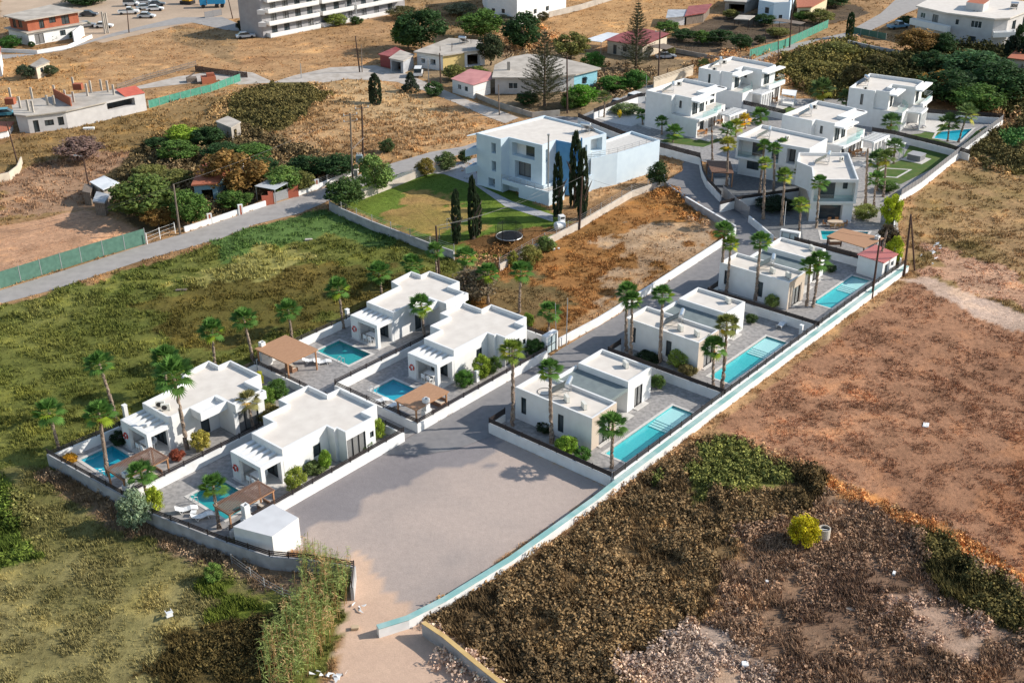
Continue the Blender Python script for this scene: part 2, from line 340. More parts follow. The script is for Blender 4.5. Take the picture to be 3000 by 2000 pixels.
def ground_colour(x,y):
    n=len(x);col=np.empty((n,3));A=np.array(lin((176,140,102)));B=np.array(lin((140,110,76)))
    n1=fbm(x/9,y/9,4);n2=fbm(x/2.3+50,y/2.3+9,3);n3=fbm(x/28+7,y/28+3,3)
    mixv=np.clip((n1*.55+n2*.25+n3*.4-.6)*3+.5,0,1)[:,None]
    col[:]=A*mixv+B*(1-mixv);h=np.full(n,.3);dn=np.full(n,1.)
    wx=(fbm(x/3.1+11,y/3.1,3)-.5)*2;wy=(fbm(x/3.1+77,y/3.1+40,3)-.5)*2
    for poly,a,b,hh,d,rag in Z:
        k=inpoly(x+wx*rag,y+wy*rag,poly)
        c=np.array(a)*mixv+np.array(b)*(1-mixv)
        col[k]=c[k];h[k]=hh;dn[k]=d
    br=(.86+.28*fbm(x/1.1+5,y/1.1+60,2))[:,None];br[h<=0]=1
    n4=fbm(x/2.6+31,y/2.0+17,3);n5=fbm(x/7+3,y/7+71,2)
    g=np.clip((n4-.56)*6,0,1)*np.clip((n5-.4)*4,0,1);dk=np.clip((.42-n4)*6,0,1)
    f=1+(.30*g-.22*dk)*(h>0);br=br*f[:,None]
    warm=np.stack([1+.10*g,1+.03*g,1-.10*g],1);warm[h<=0]=1
    return col*br*warm,h,dn
LOTS={};FLAT=[]
def build_ground():
    st=.6;xs=np.arange(-150,150.1,st);ys=np.arange(48,350,st);nx,ny=len(xs),len(ys)
    gx,gy=np.meshgrid(xs,ys);x=gx.ravel();y=gy.ravel()
    col,h,dn=ground_colour(x,y)
    z=(fbm(x/5,y/5,3)-.5)*.16*np.clip(h*2.5,0,1)
    for p in list(LOTS.values())+FLAT: z[inpoly(x,y,inset(ccw(p),-.7))]=-.02
    # low grassy mound behind the fields
    mx,my=G(640*K,245*K);z+=1.6*np.exp(-(((x-mx)/13)**2+((y-my)/9)**2))
    kill=np.zeros(len(x),bool)
    for p in POOLS: kill|=inpoly(x,y,inset(ccw(p),-.35))
    idx=np.arange(nx*ny).reshape(ny,nx)
    q=np.stack([idx[:-1,:-1],idx[:-1,1:],idx[1:,1:],idx[1:,:-1]],-1).reshape(-1,4)
    q=q[~kill[q].any(1)]
    V=np.stack([x,y,z],1)
    # far apron out to the horizon
    o=2500.;n0=len(V)
    ex=[(-o,48-0),(o,48),(o,350),(-o,350),(-150,48),(150,48),(150,xs[-1]),(-150,350)]
    me=bpy.data.meshes.new('ground')
    x0,x1,y0,y1=xs[0],xs[-1],ys[0],ys[-1]
    ap=[(-o,-o),(o,-o),(o,o),(-o,o),(x0,y0),(x1,y0),(x1,y1),(x0,y1)]
    V=np.vstack([V,[(a,b,-.03) for a,b in ap]]);C=np.ones((len(V),4),np.float32);C[:n0,:3]=col;C[:n0,3]=np.where(h<=0,.28,1);C[n0:,:3]=lin((160,135,95))
    F4=[tuple(a) for a in q.tolist()]+[(n0,n0+1,n0+5,n0+4),(n0+1,n0+2,n0+6,n0+5),(n0+2,n0+3,n0+7,n0+6),(n0+3,n0,n0+4,n0+7)]
    me.from_pydata(V.tolist(),[],F4);me.polygons.foreach_set('use_smooth',[True]*len(me.polygons))
    at=me.color_attributes.new('Col','FLOAT_COLOR','POINT');at.data.foreach_set('color',C.ravel())
    o_=obj('ground',me,groundM);struct(o_);return o_
NOGRASS=[]
def build_grass():
    rg=np.random.RandomState(3);out=[]
    # candidates: denser where the ground is nearer
    for (ya,yb,n) in ((56,80,100000),(80,110,110000),(110,150,100000),(150,210,80000),(210,320,70000)):
        y=rg.uniform(ya,yb,n);x=rg.uniform(-1,1,n)*(y*.44+14)
        out.append(np.stack([x,y],1))
    P=np.vstack(out);x,y=P[:,0],P[:,1];col,h,dn=ground_colour(x,y)
    clump=fbm(x/1.6+3,y/1.6+8,2);keep=(rg.rand(len(x))<dn*.42*np.clip((clump-.32)*4,0.1,1.6))&(h>0)
    for p in FLAT+list(LOTS.values()): keep&=~inpoly(x,y,p)
    x=x[keep];y=y[keep];col=col[keep];h=h[keep];cl=clump[keep];n=len(x);print('tufts',n)
    far=np.clip((y-90)/160,0,1)
    nb=4;V=[];Fc=[];Cc=[]
    hh=h*.55*rg.uniform(.5,1.5,n)*(.6+cl)
    jit=rg.uniform(.62,1.4,n)
    for b in range(nb):
        a=rg.uniform(0,2*np.pi,n);w=(.016+.022*h+far*.04)*rg.uniform(.7,1.3,n)
        lean=hh*rg.uniform(.1,.8,n);lx=np.cos(a)*lean;ly=np.sin(a)*lean
        ox=rg.normal(0,.10,n);oy=rg.normal(0,.10,n)
        px_,py_=-np.sin(a)*w,np.cos(a)*w
        z0=-.03
        v0=np.stack([x+ox-px_,y+oy-py_,np.full(n,z0)],1);v1=np.stack([x+ox+px_,y+oy+py_,np.full(n,z0)],1)
        v2=np.stack([x+ox+lx*.45+px_*.8,y+oy+ly*.45+py_*.8,hh*.65],1);v3=np.stack([x+ox+lx*.45-px_*.8,y+oy+ly*.45-py_*.8,hh*.65],1)
        v4=np.stack([x+ox+lx,y+oy+ly,hh],1)
        V.append(np.stack([v0,v1,v2,v3,v4],1).reshape(-1,3))
        c=col*(jit*rg.uniform(.8,1.25,n))[:,None];Cc.append(np.repeat(c,5,axis=0))
    V=np.vstack(V);C=np.vstack(Cc);N=len(V)//5;b=np.arange(N)*5
    mx,my=G(640*K,245*K);V[:,2]+=1.6*np.exp(-(((V[:,0]-mx)/13)**2+((V[:,1]-my)/9)**2))
    me=bpy.data.meshes.new('field_grass')
    li=np.stack([b,b+1,b+2,b+3,b+3,b+2,b+4],1).ravel()
    me.vertices.add(len(V));me.vertices.foreach_set('co',V.astype(np.float32).ravel())
    me.loops.add(len(li));me.loops.foreach_set('vertex_index',li.astype(np.int32))
    me.polygons.add(2*N);ls=np.stack([np.arange(N)*7,np.arange(N)*7+4],1).ravel();me.polygons.foreach_set('loop_start',ls.astype(np.int32))
    me.update(calc_edges=True)
    at=me.color_attributes.new('Col','FLOAT_COLOR','POINT');at.data.foreach_set('color',np.hstack([np.clip(C*1.12,0,1),np.ones((len(C),1))]).astype(np.float32).ravel())
    o=obj('field_grass',me,grassM);struct(o,'stuff','dry and green grass covering the fields')
def build_scrub():
    rg=np.random.RandomState(11);Vs=[];Cs=[]
    for poly,n,rad,ht,leaf,per in SCRUB:
        W_=[G(*p) for p in D(*poly)];xs=[p[0] for p in W_];ys=[p[1] for p in W_]
        x=rg.uniform(min(xs),max(xs),n*3);y=rg.uniform(min(ys),max(ys),n*3);k=inpoly(x+rg.normal(0,.5,n*3),y+rg.normal(0,.5,n*3),W_)&(fbm(x/2.2,y/2.2,2)>.40)
        x=x[k][:n];y=y[k][:n];n_=len(x)
        if n_==0: continue
        for p in FLAT+list(LOTS.values()):
            kk=~inpoly(x,y,p);x=x[kk];y=y[kk]
        n_=len(x);col,_,_=ground_colour(x,y);col=col*rg.uniform(.7,1.4,n_)[:,None]*1.4
        R_=rad*rg.uniform(.6,1.4,n_);H=ht*rg.uniform(.5,1.4,n_)*(.5+fbm(x/4,y/4,2))
        q=rg.normal(0,1,(n_,per,3));q/=np.linalg.norm(q,axis=2)[:,:,None];q[:,:,2]=np.abs(q[:,:,2])
        c=np.stack([x,y,np.zeros(n_)],1)[:,None,:]+q*np.stack([R_,R_,H],1)[:,None,:]*rg.uniform(.6,1,(n_,per,1))
        nr=q+rg.normal(0,.7,q.shape);nr/=np.linalg.norm(nr,axis=2)[:,:,None];t=np.cross(nr,rg.normal(0,1,q.shape));t/=np.linalg.norm(t,axis=2)[:,:,None];b=np.cross(nr,t)
        s_=leaf*rg.uniform(.6,1.3,(n_,per,1));V=np.stack([c-t*s_,c-b*s_*.6,c+t*s_,c+b*s_*.6],2).reshape(-1,3)
        cc=(col[:,None,:]*rg.uniform(.7,1.3,(n_,per,1)));Vs.append(V);Cs.append(np.repeat(cc.reshape(-1,3),4,axis=0))
    V=np.vstack(Vs);C=np.vstack(Cs);mx,my=G(640*K,245*K);V[:,2]+=1.6*np.exp(-(((V[:,0]-mx)/13)**2+((V[:,1]-my)/9)**2))
    me=qmesh('scrub_cover',V,np.clip(C,0,1));me.color_attributes[0].name='Col';me.materials.clear();o=obj('scrub_cover',me,grassM);struct(o,'stuff','low leafy scrub and weeds covering the wild plots')
SCRUB=[([(970,1425),(1250,1268),(1500,1090),(1620,1000),(1700,1010),(1790,1060),(1880,1090),(1860,1180),(1700,1230),(1650,1350),(1580,1460),(1460,1568),(1450,1640),(1120,1640)],5200,.42,.85,.13,26),
 ([(1700,1230),(1850,1180),(1890,1090),(2150,1200),(2352,1330),(2400,1600),(1460,1600),(1460,1568),(1600,1440)],2200,.35,.45,.11,20),
 ([(2090,1230),(2180,1250),(2352,1370),(2400,1420),(2400,1500),(2250,1420),(2150,1330)],700,.5,1.1,.13,26),
 ([(1780,1080),(1870,1090),(1900,1150),(1840,1180),(1780,1140)],300,.5,1.0,.13,26),
 ([(1790,130),(1950,95),(2080,140),(2060,215),(1900,235),(1780,180)],1500,1.0,1.7,.3,26),
 ([(1900,210),(2080,130),(2200,110),(2352,120),(2352,280),(2250,270),(2150,215)],1500,1.2,2.2,.34,28),
 ([(2200,330),(2352,280),(2400,270),(2400,400),(2352,400),(2250,390)],700,.7,1.2,.22,24),
 ([(480,262),(560,215),(640,188),(740,195),(760,235),(650,300),(560,310)],1300,.8,.9,.2,22),
 ([(330,330),(420,300),(540,290),(700,340),(810,375),(810,392),(560,470),(420,510),(300,500),(260,440)],1500,.9,1.3,.24,24),
 ([(100,1070),(280,1150),(560,1262),(720,1330),(700,1375),(520,1320),(270,1210),(90,1110)],500,.35,.6,.1,20),
 ([(0,1120),(60,1130),(90,1250),(0,1300)],200,.5,1.0,.13,24),
 ([(380,1500),(520,1440),(640,1400),(640,1568),(380,1568)],350,.35,.5,.1,20),
 ([(1060,600),(1150,560),(1180,600),(1120,660),(1060,640)],250,.5,.7,.13,20),
 ([(1480,440),(1560,430),(1600,470),(1640,530),(1560,500)],200,.4,.6,.13,20),
 ([(1560,150),(1700,110),(1790,120),(1800,150),(1640,190)],250,.7,1.2,.24,20),
 ([(1060,105),(1250,60),(1300,110),(1180,140)],300,.9,1.2,.26,20),
 ([(1290,150),(1480,150),(1560,190),(1400,230),(1330,200)],250,.7,1.0,.24,20)]
# ---------------- walls and fences ----------------
def seglen(pts): return sum((Vector(pts[i+1][:2])-Vector(pts[i][:2])).length for i in range(len(pts)-1))
def wallline(mm,pts,t,z0,z1):
    """mitred wall along a polyline"""
    n=len(pts);L=[];Rr=[]
    for i in range(n):
        p=Vector(pts[i][:2]);d1=(p-Vector(pts[i-1][:2])).normalized() if i else None;d2=(Vector(pts[i+1][:2])-p).normalized() if i<n-1 else None
        d1=d1 or d2;d2=d2 or d1;n1=Vector((-d1.y,d1.x));n2=Vector((-d2.y,d2.x));b=(n1+n2)/2;k=t/2/max(.35,b.length);b.normalize()
        L.append(p+b*k);Rr.append(p-b*k)
    for i in range(n-1):
        a,b,c,d=L[i],L[i+1],Rr[i+1],Rr[i]
        v=[(a.x,a.y,z0),(b.x,b.y,z0),(c.x,c.y,z0),(d.x,d.y,z0),(a.x,a.y,z1),(b.x,b.y,z1),(c.x,c.y,z1),(d.x,d.y,z1)]
        f=[(4,7,6,5),(0,1,5,4),(2,3,7,6)]
        if i==0:f.append((3,0,4,7))
        if i==n-2:f.append((1,2,6,5))
        mm.add(v,f)
    return mm
def along(pts,step):
    out=[];acc=0
    for i in range(len(pts)-1):
        a=Vector(pts[i][:2]);b=Vector(pts[i+1][:2]);l=(b-a).length;k=max(1,round(l/step))
        for j in range(k): out.append((a.lerp(b,j/k),(b-a).normalized()))
    out.append((Vector(pts[-1][:2]),(Vector(pts[-1][:2])-Vector(pts[-2][:2])).normalized()));return out
POSTS={}
def postmesh(h,w,mt):
    k=(round(h,2),w,mt.name)
    if k not in POSTS:
        me=bpy.data.meshes.new('post');mm=M().box(-w/2,-w/2,0,w/2,w/2,h);me.from_pydata(mm.v,[],mm.f);me.materials.append(mt);POSTS[k]=me
    return POSTS[k]
def wall(label,px,h,t=.22,mt=whiteB,zp=0.,fence=None,fh=.5,fm=darkM,cat='wall',group=None,step=2.2,z0=-.25,name=None,world=None,cap=None):
    pts=world or [G(a,b,zp) for a,b in px]
    o0=pts[0];q=[(a-o0[0],b-o0[1]) for a,b in pts]
    r=thing(name or ('boundary_wall' if h>0 else 'fence'),label,cat,(o0[0],o0[1],0),0,group)
    if h>0: obj('wall_base',wallline(M(),q,t,z0,h),mt,r)
    if cap: obj('wall_cap',wallline(M(),q,t+.06,h,h+.05),cap,r)
    if fence:
        b=max(h,0.)
        mm=M()
        if fence=='rails':
            for k in range(3): wallline(mm,q,.05,b+.10+k*fh*.32,b+.10+k*fh*.32+fh*.17)
        elif fence=='slats':
            nsl=max(3,round(fh/.13));dz=fh/nsl
            for k in range(nsl): wallline(mm,q,.035,b+.03+k*dz,b+.03+k*dz+dz*.86)
        elif fence=='net': wallline(mm,q,.03,b+.02,b+fh)
        elif fence=='wire':
            for k in range(3): wallline(mm,q,.02,b+fh*(.3+.33*k),b+fh*(.3+.33*k)+.02)
        obj('railing' if fence!='net' else 'net_panel',mm,fm,r)
        pm=postmesh(fh+.08 if fence!='net' else fh+.1,.08,fm if fence!='net' else galv)
        for p,d in along(q,step)[:100]:
            o=bpy.data.objects.new('post',pm);COL.objects.link(o);o.parent=r;o.location=(p.x,p.y,b);o.rotation_euler=(0,0,math.atan2(d.y,d.x))
    return r
# ---------------- building pieces ----------------
def face(mm,p0,p1,z0,z1,ops,dep):
    """one wall face with openings and their reveals; ops: (s0,s1,za,zb)"""
    p0=Vector(p0);p1=Vector(p1);d=(p1-p0);L=d.length;d/=L;n=Vector((d.y,-d.x))
    S_=sorted({0.,L,*[min(max(o[0],0),L) for o in ops],*[min(max(o[1],0),L) for o in ops]});Zs=sorted({z0,z1,*[max(z0,o[2]) for o in ops],*[min(z1,o[3]) for o in ops]})
    P=lambda s,z,k=0:(p0.x+d.x*s-n.x*k,p0.y+d.y*s-n.y*k,z)
    for i in range(len(S_)-1):
        for j in range(len(Zs)-1):
            cs=(S_[i]+S_[i+1])/2;cz=(Zs[j]+Zs[j+1])/2
            if any(o[0]<cs<o[1] and o[2]<cz<o[3] for o in ops): continue
            mm.add([P(S_[i],Zs[j]),P(S_[i+1],Zs[j]),P(S_[i+1],Zs[j+1]),P(S_[i],Zs[j+1])],[(0,1,2,3)])
    for o in ops:
        a,b,c,e=o[:4];c=max(c,z0)
        mm.add([P(a,c),P(b,c),P(b,e),P(a,e),P(a,c,dep),P(b,c,dep),P(b,e,dep),P(a,e,dep)],[(0,4,5,1),(1,5,6,2),(2,6,7,3),(3,7,4,0)])
def window(root,p0,p1,o,dep,mt=None,nm='window',fr=blackM,bars=1):
    p0=Vector(p0);p1=Vector(p1);d=(p1-p0).normalized();n=Vector((d.y,-d.x));a,b,c,e=o[:4]
    P=lambda s,z,k:(p0.x+d.x*s-n.x*k,p0.y+d.y*s-n.y*k,z)
    g=M().add([P(a,c,dep-.02),P(b,c,dep-.02),P(b,e,dep-.02),P(a,e,dep-.02)],[(0,1,2,3)])
    w=obj(nm,g,mt or glassM,root)
    f=M();t=.06;up=Vector((n.x,n.y,0));k=dep-.07
    f.bar(P(a,c+t/2,k),P(b,c+t/2,k),t,t);f.bar(P(a,e-t/2,k),P(b,e-t/2,k),t,t)
    for s in [a+t/2,b-t/2]+[a+(b-a)*(i+1)/(bars+1) for i in range(bars)]: f.bar(P(s,c+t,k),P(s,e-t,k),t,t)
    obj('frame',f,fr,w);return w
def block(root,poly,z0,z1,wm=white,rm=roofM,ops={},par=.45,t=.2,dep=.16,wname='wall',rname='roof',skip=(),top=True,cut=None,mats=None):
    """walls of an outline (counter-clockwise), parapet and sunken flat roof, real window openings"""
    mm=M();n=len(poly);extra={}
    for i in range(n):
        tgt=mm
        if mats and i in mats: tgt=extra.setdefault(i,M())
        if i in skip: continue
        face(tgt,poly[i],poly[(i+1)%n],z0,z1,[o for o in ops.get(i,[])],dep)
    if top:
        inn=inset(poly,t)
        if par>0:
            v=[(a,b,z1) for a,b in poly]+[(a,b,z1) for a,b in inn]+[(a,b,z1-par) for a,b in inn]
            mm.add(v,[(i,(i+1)%n,n+(i+1)%n,n+i) for i in range(n)]+[(n+i,n+(i+1)%n,2*n+(i+1)%n,2*n+i) for i in range(n)])
            sheet(rname,[tuple(p) for p in inn],z1-par,rm,parent=root)
        else: sheet(rname,[tuple(p) for p in poly],z1,rm,parent=root)
    w=obj(wname,mm,wm,root)
    for i,e in extra.items(): obj('stone_facing',e,mats[i],root)
    for i,l in ops.items():
        for o in l:
            kind=o[4] if len(o)>4 else 'window'
            if kind=='hole': continue
            window(root,poly[i],poly[(i+1)%n],o,dep,curtM if kind=='curtain' else None,'door' if kind=='door' else 'window',blackM if kind!='white' else whiteP,bars=0 if (o[1]-o[0])<1 else (2 if o[1]-o[0]>2.2 else 1))
    return w
def rect(x0,y0,x1,y1): return [(x0,y0),(x1,y0),(x1,y1),(x0,y1)]
def slab(root,x0,y0,z0,x1,y1,z1,mt=white,name='canopy'): return obj(name,M().box(x0,y0,z0,x1,y1,z1),mt,root)
AZ=R(49.4)
# ---- small roof-top things ----
def ac_unit(label,loc,rz,on=None,group='air conditioning units on the flat roofs'):
    if 'ac' in KIDS: return dup(KIDS['ac'],label,loc,rz,group)
    r=thing('ac_unit',label,'air conditioner',loc,rz,group)
    obj('case',M().box(-.42,-.16,.06,.42,.16,.68),acM,r)
    m=M()
    for i in range(16):
        a=2*math.pi*i/16;b=2*math.pi*(i+1)/16
        m.add([(-.1,-.165,.37),(-.1+.26*math.cos(a),-.165,.37+.26*math.sin(a)),(-.1+.26*math.cos(b),-.165,.37+.26*math.sin(b))],[(0,1,2)])
    obj('fan_grille',m,blackM,r);f=M();f.box(-.36,-.2,0,-.28,.2,.06).box(.28,-.2,0,.36,.2,.06);obj('feet',f,blackM,r)
    KIDS['ac']=r;return r
def solar_heater(label,loc,rz,s=1.):
    if 'sol' in KIDS: return dup(KIDS['sol'],label,loc,rz,'solar water heaters on the flat roofs')
    r=thing('solar_water_heater',label,'water heater',loc,rz,'solar water heaters on the flat roofs')
    t=M().tube([(-.85,0,1.45),(-.8,0,1.45),(.8,0,1.45),(.85,0,1.45)],[.16,.27,.27,.16],14);obj('tank',t,tankM,r,smooth=False)
    b=M();b.box(-.32,-.275,1.42,.32,-.262,1.5);obj('red_marking',b,redM,r)
    p=M();p.bar((0,-.2,1.2),(0,-1.75,.2),.07,.07)
    q=M();q.add([(-.75,-.25,1.22),(.75,-.25,1.22),(.75,-1.85,.18),(-.75,-1.85,.18),(-.75,-.29,1.14),(.75,-.29,1.14),(.75,-1.89,.10),(-.75,-1.89,.10)],[(0,3,2,1),(4,5,6,7),(0,1,5,4),(1,2,6,5),(2,3,7,6),(3,0,4,7)]);obj('collector',q,panelM,r)
    f=M()
    for x in(-.65,.65):
        f.bar((x,.1,0),(x,.1,1.3),.05).bar((x,-1.8,0),(x,-1.8,.15),.05).bar((x,.1,.05),(x,-1.8,.05),.05).bar((x,.1,1.25),(x,-1.75,.12),.05).bar((x,.1,.1),(x,-.5,.95),.04)
    f.bar((-.65,.1,.4),(.65,.1,1.1),.04);obj('frame',f,galv,r);KIDS['sol']=r;return r
# ---- white single-storey villas with porch ----
def W_villa(px,az,kind,label):
    ox,oy=G(px[0],px[1],3.6);r=thing('white_villa',label,'villa',(ox,oy,0),az,'white single storey villas with porches beside the street')
    if kind==1:
        P=[(0,0),(5.35,0),(5.35,-1.0),(5.7,-1.0),(5.7,-2.2),(9.35,-2.2),(9.35,-.75),(11.05,-.75),(11.05,4.5),(9.4,4.5),(9.4,7.35),(5.6,7.35),(5.6,6),(2.6,6),(2.6,4.4),(0,4.4)]
        ops={0:[(3.5,4.4,1.0,2.25)],4:[(.05,2.4,0.05,2.65,'curtain'),(2.95,3.45,1.55,2.2)],15:[(.9,3.4,0.05,2.25,'door')]}
        block(r,P,-.1,3.6,ops=ops)
        slab(r,5.45,-2.24,2.8,9.3,-2.2,3.3,white,'fascia') if 0 else None
    else:
        P=[(0,0),(5.5,0),(5.5,-2.55),(9.2,-2.55),(9.2,0),(11,0),(11,4.95),(9.5,4.95),(9.5,6.6),(5.85,6.3),(5.5,4.65),(0,4.35)]
        ops={0:[(3.35,4.35,.05,2.3,'door')],2:[(.5,2.9,.05,2.55,'curtain')],11:[(.9,3.4,.05,2.25,'door')]}
        block(r,P,-.1,3.6,ops=ops)
        for nm,(x0,y0,x1,y1) in (('terrace_roof',(2.4,-1.7,5.5,-.003)),('bay_roof',(5.5,-3.0,9.25,-2.553))):
            m=M();m.box(x0,y0,2.75,x1,y1,3.16)
            for q in ((x0,y0,x1,y0+.18),(x0,y0+.18,x0+.18,y1),(x1-.18,y0+.18,x1,y1)): m.box(q[0],q[1],3.16,q[2],q[3],3.603)
            obj(nm,m,white,r)
    # porch: corner piers, beams and open white roof slats
    w=4.35
    for q in ((-2.55,0,-2.13,.42),(-2.55,w-1.15,-2.2,w),(-.3,.02,-.004,.3)): obj('porch_pier',M().box(q[0],q[1],-.1,q[2],q[3],2.45),white,r)
    m=M();m.box(-2.55,0,2.45,-2.1,w,2.9);m.box(-2.1,0,2.45,-.004,.42,2.9);m.box(-2.1,w-.42,2.45,-.004,w,2.9)
    for k in range(4): y=.42+.46+k*.78;m.box(-2.1,y,2.5,-.004,y+.33,2.897)
    obj('porch_roof',m,white,r)
    m=M();m.box(-2.5,w-.16,-.1,-.004,w-.02,2.45);obj('porch_back_wall',m,white,r)
    m=M();m.box(-2.75,-.3,-.02,0,w,.06);obj('porch_floor',m,tileM,r)
    return r
def E_villa(px,az,label,dz=0):
    ox,oy=G(px[0],px[1],3.6);r=thing('white_villa',label,'villa',(ox,oy,0),az,'white villas with stone fronts beside the long pools')
    # local x = along the pool, local y = away from the pool
    P=rect(0,0,4,9.5)
    block(r,P,-.1,3.6,ops={0:[(1.2,2.95,0.05,2.35,'curtain')],3:[(.75,1.4,.9,2.75),(5.4,6.1,.65,2.6)]},mats={0:stoneM},par=.35)
    P=rect(8,1.5,12.1,7.8)
    block(r,P,-.1,3.6,ops={0:[(1.2,2.6,0.05,2.35,'curtain')],3:[]},par=.35)
    m=M();m.box(4,1.5,2.55,8,7.9,2.9);obj('low_roof',m,roofG,r)
    m=M();m.box(4.004,7.9,-.1,8,8.1,3.25);m.box(4.0,4.2,-.1,8,4.35,2.55);obj('rear_wall',m,white,r)
    obj('porch_door',M().box(5.0,4.16,.05,7.2,4.196,2.3),glassM,r)
    obj('porch_floor',M().box(4,.6,-.02,8,4.2,.07),tileM,r)
    obj('door_step',M().box(.9,-.35,-.02,3.2,0,.1),tileM,r);obj('door_step',M().box(9,.9,-.02,11,1.5,.1),tileM,r)
    return r
# ---- two-storey white villas ----
def big_villa(loc,az,label,flip=False,name='white_villa',up=6.4):
    """x along the long side towards the terrace front, y to the left; three stepped bays, balcony and beam pergola"""
    r=thing('two_storey_villa',label,'villa',loc,az,'white two storey villas with pergolas and balconies')
    A=[(0,0),(5.8,0),(5.8,-5.8),(11.6,-5.8),(11.6,-.6),(14.5,-.6),(14.5,4.5),(8.6,8.4),(0,8.4)]
    return r
def pergola_beams(m,x0,y0,x1,y1,z,n,w=.28,h=.3,axis='x'):
    for k in range(n):
        t=k/(n-1)
        if axis=='x': y=y0+(y1-y0-w)*t;m.box(x0,y,z-h,x1,y+w,z)
        else: x=x0+(x1-x0-w)*t;m.box(x,y0,z-h,x+w,y1,z)
    return m
def rail_glass(root,pts,z,h=.95):
    m=M();f=M()
    for i in range(len(pts)-1):
        a,b=pts[i],pts[i+1];m.add([(*a,z+.05),(*b,z+.05),(*b,z+h),(*a,z+h)],[(0,1,2,3)]);f.bar((*a,z+h),(*b,z+h),.03)
    o=obj('glass_railing',m,glassP,root);obj('handrail',f,galv,o);return o
# ---------------- local frames of the two rows of lots ----------------
UV=Vector((math.cos(AZ),math.sin(AZ)));WV=Vector((math.sin(AZ),-math.cos(AZ)))
OW=Vector((-20.857,89.123));OE=Vector((7.51,94.23))
def FW(u,w): p=OW+UV*u+WV*w;return (p.x,p.y)
def FE(u,w): p=OE+UV*u+WV*w;return (p.x,p.y)
def fr(fn,l): return [fn(*q) for q in l]
SW=[(-12.4,-19.3),(-11.7,-8.1),(-11.6,-3.5),(-10,4.7),(-8.4,8.8),(-7.2,11.6),(-5.4,15.2)]
LOTS['A']=fr(FW,[(-12.4,-19.3),(-11.7,-8.1),(11.9,-8.1),(11.9,-18.9)])
LOTS['C']=fr(FW,[(-11.7,-8.1),(-11.6,-3.5),(-10.1,3.2),(12.2,3.2),(12.0,-8.1)])
LOTS['D']=fr(FW,[(12,-19.7),(12,-9),(36.7,-9),(36.7,-19.7)])
LOTS['B']=fr(FW,[(14,-9),(14,3.1),(35,3.1),(36.7,-1),(36.7,-9)])
LOTS['path']=fr(FW,[(12,-9),(14,-9),(14,3),(12.2,3)])
LOTS['E1']=fr(FE,[(-3.7,-9.8),(-3.7,5.2),(16,5),(16,-10)])
LOTS['E2']=fr(FE,[(16,-10),(16,5),(36.4,4.9),(36.4,-10.3)])
LOTS['E3']=fr(FE,[(36.4,-10.3),(36.4,4.9),(57.4,4.9),(57.4,-9.6)])
POOLW={'C':(-7.05,-4.95,-3.55,.45),'A':(-10.05,-17.9,-6.7,-12.9),'D':(19.2,-17.7,22.5,-12.5),'B':(16.9,-6.5,20.1,-3.1)}
def prect(fn,q): return [fn(q[0],q[1]),fn(q[2],q[1]),fn(q[2],q[3]),fn(q[0],q[3])]
POOLE={'E1':(.45,1.25,12.2,3.75),'E2':(19.9,.75,32.2,3.3),'E3':(43.7,.6,54.2,3.0)}
for k,q in POOLW.items(): POOLS.append(prect(FW,q))
for k,q in POOLE.items(): POOLS.append(prect(FE,q))
PF=[G(2404,677),G(2545,680),G(2530,705),G(2410,702)]      # pool by the slatted pergola
PG=[G(2595,495),G(2662,499),G(2625,520),G(2560,515)]      # pool on the middle lawn
PH=[G(2747,388),G(2849,378),G(2811,415),G(2737,406)]      # far pool
for p in (PF,PG,PH): POOLS.append(p)
LOTS['F']=[G(2183,640),G(2265,700),G(2340,702),G(2515,752),G(2600,780),G(2640,766),G(2625,590),G(2480,440),G(2330,420),G(2160,400),G(2080,480),G(2105,570)]
LOTS['far']=[G(2080,480),G(2160,400),G(2330,420),G(2480,440),G(2625,590),G(2935,352),G(2780,330),G(2480,290),G(2330,290),G(2040,230),G(1900,250),G(1690,345),G(1830,400)]
st=[FW(9,3.2),FW(12.2,3.2),FW(35,3.1),G(1640,1024),G(1806,925),G(2116,722),G(2156,690),G(2156,672),G(2119,645),G(2010,578),G(1952,531),G(2000,500),G(2000,470),G(1800,410),G(1700,380),G(1560,352),G(1600,338),G(1700,345),G(1850,405),G(2051,466),G(2075,533),G(2112,577),G(2192,643),G(2265,703),FE(57.4,-9.6),FE(36.4,-10.3),FE(16,-10),FE(-3.7,-9.8),FE(-4.0,-9.0),FW(14,8),FW(11,6)]
rd=[G(-60,868),G(0,850.7),G(200,788),G(428.6,716),G(540.8,684),G(779,604),G(934,556),G(1040,516),G(1144,480),G(1260,446),G(1359,429),G(1400,415),G(1420,430),G(1340,455),G(1233,489),G(1148,517),G(1060,548),G(964,588),G(879,625),G(750,657),G(646,699),G(405,767),G(146,852),G(0,890),G(-60,905)]
dt=[G(*q) for q in [(780,248),(860,222),(968,198),(1100,192),(1185,214),(1236,236),(1379,297),(1464,324),(1520,345),(1480,362),(1420,340),(1330,300),(1230,262),(1160,240),(1020,232),(930,245),(860,258)]]
cy=[G(*q) for q in [(660,205),(740,213),(810,245),(770,265),(640,235),(420,260),(340,268),(520,225)]]
vr=[G(*q) for q in [(-30,162),(110,158),(200,138),(330,98),(520,52),(650,50),(770,100),(660,88),(560,66),(420,86),(300,115),(180,150),(0,175),(-30,178)]]
sr=[G(*q) for q in [(2195,178),(2320,130),(2480,96),(2580,40),(2640,-15),(2760,-15),(2690,25),(2650,42),(2520,105),(2400,118),(2280,160),(2200,200)]]
FLAT+=[st,rd,dt,cy,vr,sr]
build_ground()
def grow(p,t): return inset(ccw(p),-t)
def deck(nm,poly,holes,mt=paveM,z=.03): return sheet(nm,poly,z,mt,holes)
for k in 'ACDB': deck('paved_terrace',LOTS[k],[prect(FW,POOLW[k])])
deck('paved_path',LOTS['path'],[])
